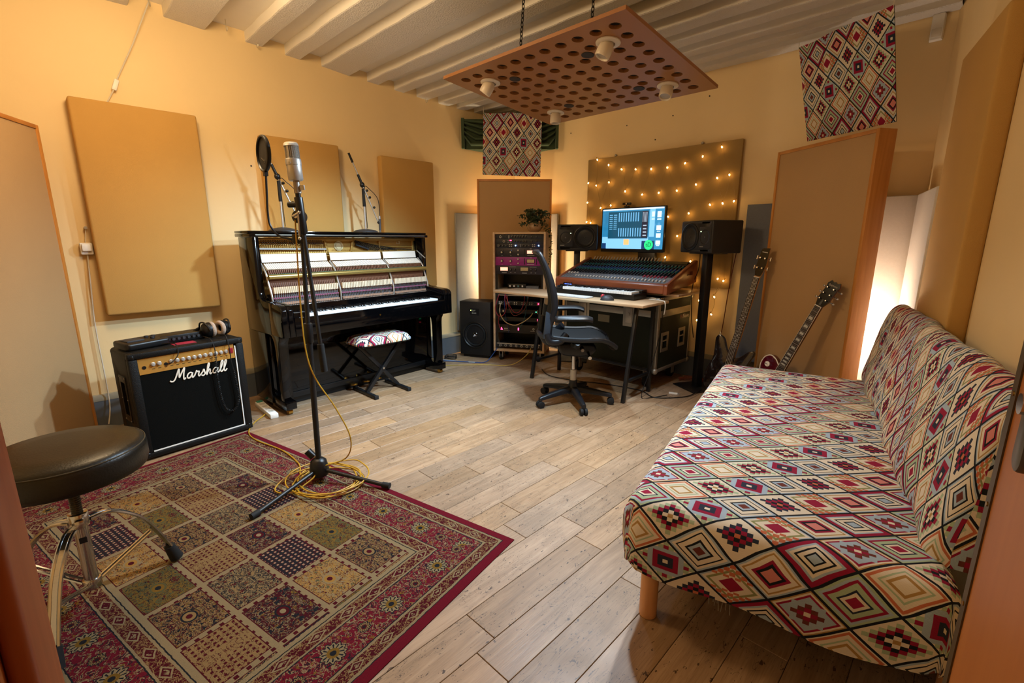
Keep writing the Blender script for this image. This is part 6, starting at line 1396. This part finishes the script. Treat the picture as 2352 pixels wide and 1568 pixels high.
# ------------------------------------------------------------------ office chair (local x = forward, y = left)
oc = thing('office_chair', 'black mesh office chair on five castors turned side on at the desk', 'chair', (-2.147, 2.873, 0), 43)
chb = mat('chair_graphite', '#14161a', 0.36); chm = mat('chair_mesh', '#0b0b0c', 0.85)
for k in range(5):
    a_ = R(-37 - 43 + 72 * k); ux, uy = math.cos(a_), math.sin(a_)
    prof_ = [(0.03, 0.115, 0.036), (0.12, 0.105, 0.032), (0.22, 0.088, 0.026), (0.29, 0.076, 0.022), (0.305, 0.07, 0.02)]
    vs = []; fs = []
    for (r1, z1, wd) in prof_:
        for (s1, s2) in ((-1, -0.55), (1, -0.55), (1, 0.2), (0.5, 0.55), (-0.5, 0.55), (-1, 0.2)):
            vs.append((ux * r1 - uy * s1 * wd * 0.8, uy * r1 + ux * s1 * wd * 0.8, z1 + s2 * wd * 1.2))
    for i in range(4):
        for q in range(6): fs.append((6*i+q, 6*i+(q+1) % 6, 6*i+6+(q+1) % 6, 6*i+6+q))
    fs += [tuple(range(6))[::-1], tuple(range(24, 30))]
    MB().add(vs, fs).build('base_arm', chb, oc, smooth=50)
    cx_, cy_ = ux * 0.298, uy * 0.298
    cst = MB(); 
    for sd_ in (-1, 1): cst.cyl((cx_ - uy * 0.006 * sd_, cy_ + ux * 0.006 * sd_, 0.027), (cx_ - uy * 0.027 * sd_, cy_ + ux * 0.027 * sd_, 0.027), 0.027, n=18)
    cst.cyl((cx_, cy_, 0.03), (cx_, cy_, 0.075), 0.008, n=8); cst.build('castor', rubber, oc, bevel=0.003)
MB().lathe([(0.045, 0.075), (0.05, 0.10), (0.042, 0.135), (0.032, 0.16), (0.032, 0.185), (0.0, 0.186)], 20, caps=False).build('hub', chb, oc)
MB().cyl((0, 0, 0.18), (0, 0, 0.27), 0.025, n=18).build('gas_lift', nickel, oc); MB().cyl((0, 0, 0.27), (0, 0, 0.42), 0.0145, n=16).build('piston', chrome, oc)
MB().prism([(-0.13, 0.45), (-0.10, 0.40), (0.02, 0.385), (0.13, 0.40), (0.17, 0.44), (0.15, 0.49), (-0.05, 0.50), (-0.13, 0.49)], -0.075, 0.075, Matrix(((1,0,0,0),(0,0,-1,0),(0,1,0,0),(0,0,0,1)))).build('mechanism', satin, oc, bevel=0.02, seg=3)
MB().cyl((0.05, -0.075, 0.46), (0.05, -0.13, 0.455), 0.016, n=14).build('tilt_knob', chb, oc); MB().cyl((0.05, -0.13, 0.455), (0.05, -0.136, 0.455), 0.012, n=14).build('knob_cap', chrome, oc)
MB().cyl((0.10, -0.075, 0.425), (0.10, -0.16, 0.41), 0.010, n=12).build('lever', chb, oc); MB().cyl((0.10, -0.16, 0.41), (0.10, -0.18, 0.407), 0.014, n=12).build('lever_knob', chrome, oc)
# seat: mesh pan with a frame that rolls down at the front
def seat_pt(a_, b_):
    x_ = -0.22 + 0.50 * a_; y_ = (b_ - 0.5) * 2 * (0.25 - 0.05 * max(0, a_ - 0.75) * 4 * 0.6 - 0.02 * (1 - a_))
    z_ = 0.545 - 0.02 * math.sin(a_ * math.pi) + 0.035 * abs(2 * b_ - 1) ** 2 - (0.075 * max(0, a_ - 0.7) ** 2 * 11)
    return Vector((x_, y_, z_))
nx, ny = 20, 14; vs = []; fs = []
for i in range(nx + 1):
    for j in range(ny + 1): vs.append(seat_pt(i / nx, j / ny))
N = len(vs); vs += [v - Vector((0, 0, 0.014)) for v in vs]
for i in range(nx):
    for j in range(ny):
        q = i * (ny + 1) + j; fs += [(q, q + ny + 1, q + ny + 2, q + 1), (N + q, N + q + 1, N + q + ny + 2, N + q + ny + 1)]
MB().add(vs, fs).build('seat_mesh', chm, oc)
ring = [seat_pt(i / nx, 0) for i in range(nx + 1)] + [seat_pt(1, j / ny) for j in range(1, ny + 1)] + [seat_pt(i / nx, 1) for i in range(nx - 1, -1, -1)] + [seat_pt(0, j / ny) for j in range(ny - 1, 0, -1)]
mbx = MB().tube([p - Vector((0, 0, 0.006)) for p in ring], 0.019, 8, closed=True); mbx.build('seat_frame', satin, oc)
for s1 in (-1, 1):
    MB().tube(bez([(-0.02, 0.10 * s1, 0.49), (0.0, 0.19 * s1, 0.50), (0.0, 0.235 * s1, 0.535)], 6), 0.022, 8).build('seat_support', chb, oc)
# back: curved frame and mesh
def back_pt(t_, b_):
    P = bez([(-0.205, 0, 0.56), (-0.20, 0, 0.66), (-0.175, 0, 0.78), (-0.185, 0, 0.90), (-0.225, 0, 1.05), (-0.285, 0, 1.18)], 8); p = P[int(round(t_ * (len(P) - 1)))]
    hw = 0.20 + 0.045 * math.sin(t_ * math.pi * 0.85); return Vector((p.x - 0.035 * (1 - (2 * b_ - 1) ** 2), (2 * b_ - 1) * hw, p.z))
nt, nb2 = 20, 12; vs = []; fs = []
for i in range(nt + 1):
    for j in range(nb2 + 1): vs.append(back_pt(i / nt, j / nb2))
N = len(vs); vs += [v + Vector((0.007, 0, 0)) for v in vs]
for i in range(nt):
    for j in range(nb2):
        q = i * (nb2 + 1) + j; fs += [(q, q + 1, q + nb2 + 2, q + nb2 + 1), (N + q, N + q + nb2 + 1, N + q + nb2 + 2, N + q + 1)]
MB().add(vs, fs).build('back_mesh', chm, oc)
ring = [back_pt(i / 40, 0) for i in range(41)] + [back_pt(1, j / nb2) for j in range(1, nb2 + 1)] + [back_pt(i / 40, 1) for i in range(39, -1, -1)] + [back_pt(0, j / nb2) for j in range(nb2 - 1, 0, -1)]
ring2 = [ring[0]]
for p in ring[1:]:
    if (p - ring2[-1]).length > 0.012: ring2.append(p)
radii = [0.016 + 0.010 * (0.5 - 0.5 * math.cos(2 * math.pi * min(1, max(0, (p.z - 0.56) / 0.62)))) for p in ring2]
MB().tube(ring2, 0.02, 10, closed=True, radii=radii).build('back_frame', chb, oc)
for s1 in (-1, 1):
    # uprights, link arms and armrests
    MB().prism([(-0.255, 0.565), (-0.205, 0.555), (-0.19, 0.74), (-0.235, 0.765)], 0.225 * s1 - 0.02, 0.225 * s1 + 0.02, Matrix(((1,0,0,0),(0,0,1,0),(0,1,0,0),(0,0,0,1)))).build('upright', mat('chair_blue_grey', '#2a333d', 0.35), oc, bevel=0.008)
    MB().tube(bez([(-0.225, 0.225 * s1, 0.60), (-0.20, 0.235 * s1, 0.545), (-0.13, 0.225 * s1, 0.545), (-0.08, 0.20 * s1, 0.59)], 6), 0.028, 10).build('link_arm', chb, oc)
    MB().bar((-0.225, 0.225 * s1, 0.735), (-0.13, 0.25 * s1, 0.70), 0.03, 0.045).build('arm_bracket', chb, oc, bevel=0.008)
    pts = bez([(-0.17, 0.255 * s1, 0.715), (-0.10, 0.262 * s1, 0.72), (0.0, 0.268 * s1, 0.722), (0.06, 0.262 * s1, 0.718), (0.10, 0.25 * s1, 0.705)], 6)
    vs = []; fs = []; m_ = len(pts)
    for i, p in enumerate(pts):
        wd = 0.045 * (0.75 + 0.25 * math.sin(math.pi * i / (m_ - 1))) * (0.8 if i in (0, m_ - 1) else 1)
        for q in range(10):
            t_ = 2 * math.pi * q / 10; vs.append((p.x, p.y + wd * math.cos(t_), p.z + 0.021 * math.sin(t_)))
    for i in range(m_ - 1):
        for q in range(10): fs.append((10*i+q, 10*i+(q+1) % 10, 10*i+10+(q+1) % 10, 10*i+10+q))
    fs += [tuple(range(10)), tuple(range(10 * (m_ - 1), 10 * m_))[::-1]]
    MB().add(vs, [f[::-1] for f in fs]).build('armrest', mat('armrest_pad', '#121418', 0.42), oc)
MB().tube(bez([(-0.13, 0, 0.47), (-0.22, 0, 0.50), (-0.255, 0, 0.58), (-0.245, 0, 0.70)], 6), 0.028, 10).build('back_spine', chb, oc)
MB().tube(bez([(-0.22, -0.22, 0.57), (-0.27, -0.1, 0.57), (-0.27, 0.1, 0.57), (-0.22, 0.22, 0.57)], 6), 0.02, 8).build('back_yoke', chb, oc)

# ------------------------------------------------------------------ guitars leaning on the right screen
def guitar_frame(E, Nn, nrm):
    E, Nn, n_ = Vector(E), Vector(Nn), Vector(nrm); y_ = (Nn - E).normalized(); z_ = (n_ - y_ * n_.dot(y_)).normalized(); x_ = y_.cross(z_); return E, frame((0, 0, 0), x_, y_, z_), (Nn - E).length
nrm = Vector((-0.05, -0.95, 0.25))
# electric bass: E = neck heel end of fretboard, N = nut
Eb, Mb_, Lb = guitar_frame((-1.31, 3.85, 0.345), (-1.20, 3.918, 0.985), nrm)
bg = thing('bass_guitar', 'dark bass guitar with maple headstock leaning at the left edge of the screen', 'guitar', Eb, 0)
def G(mb): mb.M = Mb_; return mb
tort = mat('dark_burst', '#1a0f0b', 0.18, coat=0.8); maple = wood('maple_neck', '#b98a55', '#cfa36c', 0.35, (30, 3, 30)); rose = mat('rosewood', '#2a1b14', 0.5)
body = [(-0.055,0.05),(-0.095,0.12),(-0.14,0.145),(-0.165,0.11),(-0.15,0.03),(-0.14,-0.06),(-0.165,-0.17),(-0.16,-0.27),(-0.10,-0.335),(0.0,-0.345),(0.09,-0.325),(0.15,-0.26),(0.165,-0.17),(0.145,-0.08),(0.145,0.0),(0.165,0.06),(0.155,0.095),(0.12,0.085),(0.075,0.03),(0.05,0.01),(0.0,0.0)]
bp = [(p.x, p.y) for p in bez([(x_, y_, 0) for x_, y_ in body], 3, closed=True)]
G(MB()).prism(bp, -0.045, -0.004).build('body', tort, bg, bevel=0.008)
G(MB()).prism([(-0.03, -0.002), (0.03, -0.002), (0.021, Lb), (-0.021, Lb)], -0.024, -0.001).build('neck', maple, bg, bevel=0.004)
G(MB()).prism([(-0.03, -0.03), (0.03, -0.03), (0.021, Lb), (-0.021, Lb)], -0.0008, 0.005).build('fingerboard', rose, bg)
mb = G(MB())
for k in range(1, 21):
    y_ = Lb - (Lb + 0.18) * (1 - 2 ** (-k / 12.0)); 
    if y_ > -0.02: mb.box(-0.021 - 0.009 * (1 - y_ / Lb), 0.021 + 0.009 * (1 - y_ / Lb), y_ - 0.001, y_ + 0.001, 0.005, 0.0062)
stuff(mb.build('frets', nickel, bg))
mb = G(MB())
for k in (3, 5, 7, 9, 12, 15, 17, 19):
    y_ = Lb - (Lb + 0.18) * (1 - 2 ** (-(k - 0.5) / 12.0)); mb.cyl((0.0, y_, 0.0045), (0.0, y_, 0.0056), 0.003, n=8)
stuff(mb.build('position_dots', ivory, bg))
hs = [(-0.021, Lb), (-0.03, Lb + 0.045), (-0.034, Lb + 0.09), (-0.03, Lb + 0.215), (-0.015, Lb + 0.225), (0.028, Lb + 0.23), (0.036, Lb + 0.10), (0.03, Lb + 0.05), (0.021, Lb)]
G(MB()).prism(hs, -0.020, -0.006).build('headstock', maple, bg, bevel=0.002); G(MB()).prism([(x_ * 0.98, y_ + 0.012) if y_ == Lb else (x_ * 0.98, y_ - 0.0005) for x_, y_ in hs], -0.0058, -0.003).build('head_facing', gloss, bg)
G(MB()).box(-0.021, 0.021, Lb, Lb + 0.004, -0.001, 0.008).build('nut', ivory, bg)
for k in range(4):
    s1 = -1 if k % 2 else 1; y_ = Lb + 0.075 + 0.075 * (k // 2)
    mb = G(MB()); mb.cyl((0.018 * s1, y_, -0.003), (0.018 * s1, y_, 0.012), 0.006, n=10); mb.cyl((0.018 * s1, y_, -0.026), (0.05 * s1, y_, -0.026), 0.004, n=8); mb.box(0.048 * s1, 0.052 * s1, y_ - 0.014, y_ + 0.014, -0.036, -0.016); mb.build('tuning_peg', chrome, bg)
mb = G(MB())
for k in range(4):
    xa = -0.0135 + k * 0.009; mb.bar((xa * 1.4, -0.18, 0.008), (xa, Lb, 0.0085), 0.0018, 0.0018)
stuff(mb.build('strings', nickel, bg))
G(MB()).box(-0.045, 0.045, -0.235, -0.18, -0.004, 0.008).build('bridge', chrome, bg, bevel=0.002); G(MB()).box(-0.045, 0.045, -0.12, -0.085, -0.004, 0.004).build('pickup', satin, bg, bevel=0.002)
G(MB()).cyl((-0.14, 0.143, -0.025), (-0.15, 0.165, -0.025), 0.007, n=10).build('strap_button', chrome, bg)
G(MB()).box(-0.02, 0.02, Lb + 0.192, Lb + 0.198, -0.003, -0.0024).build('head_mark', mat('logo_silver', '#b8b2a6', 0.4), bg)
# single cut electric guitar
Ee, Me, Le = guitar_frame((-0.875, 3.60, 0.385), (-0.70, 3.57, 0.845), Vector((-0.22, -0.92, 0.32)))
eg = thing('electric_guitar', 'wine red single cut electric guitar with block inlays leaning on the screen', 'guitar', Ee, 0)
def G(mb): mb.M = Me; return mb
wine = mat('wine_red_gloss', '#4e0a18', 0.15, coat=1.0)
body = [(-0.03,0.005),(-0.07,0.03),(-0.115,0.035),(-0.15,0.0),(-0.155,-0.06),(-0.135,-0.12),(-0.145,-0.19),(-0.168,-0.27),(-0.15,-0.37),(-0.08,-0.425),(0.0,-0.435),(0.08,-0.425),(0.15,-0.37),(0.168,-0.27),(0.145,-0.19),(0.13,-0.13),(0.15,-0.07),(0.165,-0.02),(0.145,0.005),(0.11,-0.005),(0.075,-0.035),(0.045,-0.05),(0.028,-0.02)]
bp = [(p.x, p.y) for p in bez([(x_, y_, 0) for x_, y_ in body], 3, closed=True)]
G(MB()).prism(bp, -0.052, -0.004).build('body', wine, eg, bevel=0.007, seg=3)
G(MB()).tube([(x_ * 0.985, y_ - 0.0, -0.0048) for x_, y_ in bp], 0.0035, 6, closed=True).build('binding', cream, eg)
G(MB()).prism([(-0.027, -0.03), (0.027, -0.03), (0.0215, Le), (-0.0215, Le)], -0.024, -0.0005).build('neck', wine, eg, bevel=0.005)
G(MB()).prism([(-0.028, -0.06), (0.028, -0.06), (0.0215, Le), (-0.0215, Le)], -0.0003, 0.005).build('neck_binding', cream, eg)
G(MB()).prism([(-0.0262, -0.06), (0.0262, -0.06), (0.0198, Le), (-0.0198, Le)], 0.0051, 0.0062).build('fingerboard', rose, eg)
sc_ = Le + 0.17
mb = G(MB()); 
for k in range(1, 23):
    y_ = Le - sc_ * (1 - 2 ** (-k / 12.0))
    if y_ > -0.05: mb.box(-0.0262, 0.0262, y_ - 0.0008, y_ + 0.0008, 0.0062, 0.0072)
stuff(mb.build('frets', nickel, eg))
for k in (3, 5, 7, 9, 12, 15, 17, 19, 21):
    ya = Le - sc_ * (1 - 2 ** (-(k - 1) / 12.0)); yb = Le - sc_ * (1 - 2 ** (-k / 12.0)); h_ = abs(ya - yb) * 0.30; yc = (ya + yb) / 2
    if yc > -0.05: G(MB()).prism([(-0.015, yc - h_), (0.015, yc - h_), (0.0125, yc + h_), (-0.0125, yc + h_)], 0.0062, 0.0067).build('inlay', mat('pearl', '#cfd0c6', 0.25), eg)
hs = [(-0.0215, Le), (-0.04, Le + 0.05), (-0.038, Le + 0.13), (-0.043, Le + 0.155), (-0.03, Le + 0.18), (-0.012, Le + 0.17), (0, Le + 0.178), (0.012, Le + 0.17), (0.03, Le + 0.18), (0.043, Le + 0.155), (0.038, Le + 0.13), (0.04, Le + 0.05), (0.0215, Le)]
Mh_ = T(0, Le, 0) @ RX(-13) @ T(0, -Le, 0)
mb = G(MB()); mb.M = Me @ Mh_; mb.prism(hs, -0.017, -0.002); mb.build('headstock', wine, eg, bevel=0.002)
mb = G(MB()); mb.M = Me @ Mh_; mb.prism([(x_ * 0.98, y_) for x_, y_ in hs], -0.0018, 0.0005); mb.build('head_facing', gloss, eg)
mb = G(MB()); mb.M = Me @ Mh_
for k in range(6):
    s1 = -1 if k % 2 else 1; y_ = Le + 0.05 + 0.04 * (k // 2); mb.cyl((0.022 * s1, y_, 0), (0.022 * s1, y_, 0.014), 0.004, n=10); mb.cyl((0.03 * s1, y_, -0.02), (0.055 * s1, y_, -0.02), 0.003, n=8); mb.sphere((0.06 * s1, y_, -0.02), 0.010, 8, (1, 0.8, 0.6))
    mb.build('tuning_peg', chrome, eg); mb = G(MB()); mb.M = Me @ Mh_
text_mesh('head_logo', 'Epiphone', 0.016, mat('logo_silver', '#b8b2a6', 0.4), eg, Me @ Mh_ @ T(0, Le + 0.15, 0.0008), 0.0002)
mb = G(MB()); mb.M = Me @ Mh_; mb.prism([(-0.008, Le + 0.01), (0.008, Le + 0.01), (0.004, Le + 0.05), (-0.004, Le + 0.05)], 0.0006, 0.0014); mb.build('truss_cover', satin, eg)
G(MB()).box(-0.0215, 0.0215, Le, Le + 0.004, 0.0, 0.009).build('nut', ivory, eg)
for y_ in (-0.085, -0.17): G(MB()).box(-0.036, 0.036, y_ - 0.019, y_ + 0.019, -0.004, 0.006).build('pickup', chrome, eg, bevel=0.003)
G(MB()).box(-0.04, 0.04, -0.225, -0.212, -0.002, 0.012).build('bridge', chrome, eg, bevel=0.002)
kn = G(MB()); kn.cyl((-0.105, -0.035, -0.004), (-0.105, -0.035, 0.001), 0.019, n=20); kn.build('switch_ring', cream, eg); G(MB()).cyl((-0.105, -0.035, 0.001), (-0.11, -0.03, 0.018), 0.004, n=8).build('switch', chrome, eg)
mb = G(MB())
for k in range(6): xa = -0.0165 + k * 0.0066; mb.bar((xa * 1.35, -0.218, 0.0125), (xa, Le, 0.0095), 0.0008, 0.0008)
stuff(mb.build('strings', nickel, eg))

# ------------------------------------------------------------------ sofa
e1 = Vector((-0.215, 0.9766, 0)); e2 = Vector((0.9766, 0.215, 0)); so = Vector((-0.70, 1.216, 0))
srot = math.degrees(math.atan2(e2.y, e2.x))         # local x = depth towards the wall, local y = along the sofa
sf = thing('sofa', 'low fold out sofa in a diamond patterned cover on round wooden legs', 'sofa', so, srot)
LS, DS, zt_, drop, rr_ = 2.02, 0.83, 0.462, 0.235, 0.055
def fold(s_, L0):
    # arc-length parameter to (position, drop)
    q = rr_ * math.pi / 2
    if s_ < 0:
        d = -s_
        if d < q: a_ = d / rr_; return (rr_ - rr_ * math.sin(a_), rr_ - rr_ * math.cos(a_))
        return (0.0, rr_ + d - q)
    if s_ > L0 - 2 * rr_:
        d = s_ - (L0 - 2 * rr_)
        if d < q: a_ = d / rr_; return (L0 - rr_ + rr_ * math.sin(a_), rr_ - rr_ * math.cos(a_))
        return (L0, rr_ + d - q)
    return (rr_ + s_, 0.0)
q_ = rr_ * math.pi / 2; ext = q_ + drop - rr_
def params(L0, n): 
    out = [-ext + ext * k / 10 for k in range(10)]; out += [(L0 - 2 * rr_) * k / n for k in range(n + 1)]; out += [(L0 - 2 * rr_) + ext * k / 10 for k in range(1, 11)]; return out
SX, SY = params(DS, 22), params(LS, 46); vs = []; fs = []; uv = []
rn = random.Random(5)
for a_ in SY:
    for b_ in SX:
        y_, dy = fold(a_, LS); x_, dx = fold(b_, DS)
        z_ = zt_ - min(drop, dx + dy)
        if dx > 0 and dy > 0:
            cxx = min(max(x_, rr_ * 1.4), DS - rr_ * 1.4); cyy = min(max(y_, rr_ * 1.4), LS - rr_ * 1.4); v2 = Vector((x_ - cxx, y_ - cyy))
            if v2.length > rr_ * 1.4: v2 = v2.normalized() * rr_ * 1.4; x_, y_ = cxx + v2.x, cyy + v2.y
        d = max(dx, dy); bulge = 0.012 * math.sin(min(1, d / drop) * math.pi)
        if d > rr_:
            x_ += bulge * (1 if x_ > DS / 2 else -1) * (dx > dy); y_ += bulge * (1 if y_ > LS / 2 else -1) * (dy >= dx)
            z_ += 0.012 * math.sin(a_ * 9 + b_ * 13) * (d / drop) ** 3
            if dy >= dx and y_ < 0.3: z_ += -0.02 * (d / drop) * math.sin(b_ / DS * math.pi) 
        z_ += 0.004 * math.sin(a_ * 5.1) * math.sin(b_ * 7.3) * (d == 0)
        vs.append((x_, y_, z_))
nb_ = len(SX)
for i in range(len(SY) - 1):
    for j in range(nb_ - 1):
        q = i * nb_ + j; f = (q, q + 1, q + nb_ + 1, q + nb_); fs.append(f); uv.append([(SY[k // nb_] + 0.05, SX[k % nb_]) for k in f])
MB().add(vs, fs, uv).build('seat_cover', kilim_sofa, sf, smooth=70)
MB().box(0.06, DS - 0.04, 0.05, LS - 0.05, zt_ - 0.19, zt_ - 0.02).build('mattress', mat('dark_underside', '#2b2420', 0.9), sf)
# backrest: leaning slab with rounded top, cover folded round its ends
prof = bez([(0.775, 0, 0.43), (0.765, 0, 0.50), (0.80, 0, 0.66), (0.835, 0, 0.80), (0.865, 0, 0.885), (0.91, 0, 0.915), (0.955, 0, 0.885), (0.97, 0, 0.80), (0.965, 0, 0.62), (0.955, 0, 0.43)], 5)
P2 = [(p.x, p.z) for p in prof]; arc = [0.0]
for p, q in zip(prof, prof[1:]): arc.append(arc[-1] + (q - p).length)
cx_, cz_ = 0.872, 0.66; y0b, y1b = 0.14, 2.12; re = 0.05; n_p = len(P2)
stations = [(y0b, 0.55), (y0b + 0.004, 0.72), (y0b + 0.015, 0.86), (y0b + 0.03, 0.94), (y0b + 0.055, 0.99)] + [(y0b + 0.08 + (y1b - y0b - 0.16) * k / 36, 1.0) for k in range(37)] + [(y1b - 0.055, 0.99), (y1b - 0.03, 0.94), (y1b - 0.015, 0.86), (y1b - 0.004, 0.72), (y1b, 0.55)]
vs = []; fs = []; uv = []
for (yy, s_) in stations:
    for (x_, z_) in P2:
        w_ = 0.006 * math.sin(yy * 7 + z_ * 11) + 0.004 * math.sin(yy * 17 + x_ * 9)
        sx = 0.45 + 0.55 * s_ if s_ < 1 else 1; sz = 0.80 + 0.20 * s_ if s_ < 1 else 1
        vs.append((cx_ + (x_ - cx_) * (s_ if s_ < 1 else 1) + w_, yy, cz_ + (z_ - cz_) * sz + w_ * 0.4))
for i in range(len(stations) - 1):
    for j in range(n_p - 1):
        q = i * n_p + j; f = (q, q + 1, q + n_p + 1, q + n_p); fs.append(f); uv.append([(stations[k // n_p][0] + (stations[k // n_p][1] - 1) * (0.12 if k // n_p < 10 else -0.12), arc[k % n_p] + 0.07) for k in f])
for base_i, rev in ((0, True), (len(stations) - 1, False)):
    idx_ = [base_i * n_p + j for j in range(n_p)]; c_i = len(vs); yy = stations[base_i][0]; vs.append((cx_, yy - (0.004 if rev else -0.004), cz_))
    for j in range(n_p):
        k0_, k1_ = idx_[j], idx_[(j + 1) % n_p]; f = (c_i, k1_, k0_) if rev else (c_i, k0_, k1_); fs.append(f); uv.append([(vs[k][0] - 1.0, vs[k][2]) for k in f])
MB().add(vs, [f[::-1] for f in fs], [u[::-1] for u in uv]).build('backrest_cover', kilim_sofa, sf, smooth=70)
for (x_, y_) in ((0.085, 0.085), (0.085, LS - 0.085), (0.885, 0.20), (0.90, LS - 0.10)):
    MB().cyl((x_, y_, 0.0), (x_, y_, zt_ - 0.15), 0.0295, n=24).build('leg', beech, sf, bevel=0.004)
MB().box(0.95, 0.985, 0.16, LS - 0.05, 0.25, 0.62).build('rear_frame', beech, sf, bevel=0.004)
for y_ in (0.10, LS - 0.12): MB().box(0.06, 0.97, y_ - 0.02, y_ + 0.02, 0.245, 0.2705).build('slat_rail', beech, sf)
mbf = MB()
for k in range(9):
    x_ = 0.28 + 0.012 * math.sin(k * 4.0) + k * 0.006; mbf.tube([(x_, 0.02, 0.235), (x_ + 0.006 * math.sin(k), 0.012, 0.20 - 0.012 * (k % 3))], 0.0016, 4)
stuff(mbf.build('frayed_threads', mat('thread', '#7b7468', 0.9), sf))

# ------------------------------------------------------------------ leads on the floor
def floor_cable(pts, r, m, label):
    o0 = Vector(pts[0]); return tag(MB().tube([p_ - o0 for p_ in bez(pts, 7)], r, 6).build('floor_cable', m, loc=o0), label, 'cable')
floor_cable([(-3.78, 2.78, 0.006), (-3.62, 2.98, 0.005), (-3.46, 3.15, 0.005), (-3.33, 3.23, 0.006), (-3.22, 3.30, 0.03), (-3.16, 3.40, 0.10), (-3.155, 3.47, 0.155), (-3.19, 3.515, 0.165)], 0.004, mat('yellow_floor_cable', '#b89a4a', 0.5), 'yellow cable running over the floor up to the rack sockets')
floor_cable([(-3.98, 2.86, 0.006), (-3.84, 2.98, 0.006), (-3.66, 3.10, 0.006), (-3.55, 3.20, 0.008), (-3.52, 3.26, 0.06), (-3.50, 3.335, 0.15)], 0.0045, mat('blue_floor_cable', '#1f3f73', 0.5), 'blue cable trailing from the piano foot to the rack')
floor_cable([(-4.06, 2.92, 0.012), (-3.95, 2.95, 0.006), (-3.80, 3.02, 0.006), (-3.62, 3.12, 0.006)], 0.005, mat('pale_blue_floor_cable', '#8f9fae', 0.5), 'pale grey cable lying on the floor beside the subwoofer')
floor_cable([(-2.95, 3.42, 0.006), (-2.75, 3.30, 0.006), (-2.5, 3.33, 0.006), (-2.2, 3.45, 0.006), (-1.9, 3.5, 0.006), (-1.72, 3.42, 0.006), (-1.55, 3.62, 0.006), (-1.52, 3.85, 0.018)], 0.004, cable_k, 'black cable running on the floor under the desk')
floor_cable([(-1.79, 3.60, 0.80), (-1.785, 3.57, 0.55), (-1.79, 3.46, 0.25), (-1.80, 3.34, 0.02), (-1.74, 3.40, 0.006), (-1.68, 3.55, 0.006)], 0.003, cable_k, 'thin black cable dropping from the desk corner to the floor')
floor_cable([(-1.47, 4.205, 1.16), (-1.50, 4.20, 0.85), (-1.52, 4.19, 0.5), (-1.54, 4.15, 0.20), (-1.60, 4.12, 0.02), (-1.66, 4.05, 0.016)], 0.004, mat('red_speaker_cable', '#5e1d16', 0.5), 'dark red cable hanging down the wall behind the right speaker')
floor_cable([(-1.70, 4.02, 1.16), (-1.715, 4.05, 1.02), (-1.77, 4.08, 0.86), (-1.765, 4.10, 0.60), (-1.74, 4.12, 0.40)], 0.004, cable_k, 'black cable hanging below the right speaker beside the flight case')
for k, pts in enumerate((((-3.98, 3.0), (-4.02, 3.08), (-3.95, 3.13), (-3.88, 3.06), (-3.97, 3.02)), ((-1.80, 4.02), (-1.72, 4.10), (-1.62, 4.13), (-1.70, 4.16), (-1.79, 4.10)), ((-1.50, 3.95), (-1.42, 3.90), (-1.38, 3.97), (-1.45, 4.02), (-1.51, 3.98)))):
    loop = [(x_, y_, 0.008 + 0.012 * q) for q in range(3) for x_, y_ in pts]
    floor_cable(loop, 0.004, cable_k if k != 1 else mat('orange_cable', '#7a3418', 0.5), ['black cable bundle coiled on the floor beside the subwoofer', 'orange cable bundle on the floor behind the flight case', 'black cable coil on the floor behind the right speaker stand'][k])
pw = thing('cable_splitter', 'small white adaptor lying on the floor near the flight case', 'adaptor', (-1.66, 3.62, 0), 20)
MB().box(-0.035, 0.035, -0.012, 0.012, 0, 0.014).build('body', white, pw, bevel=0.003); MB().box(0.035, 0.05, -0.008, 0.008, 0.002, 0.011).build('plug', nickel, pw)
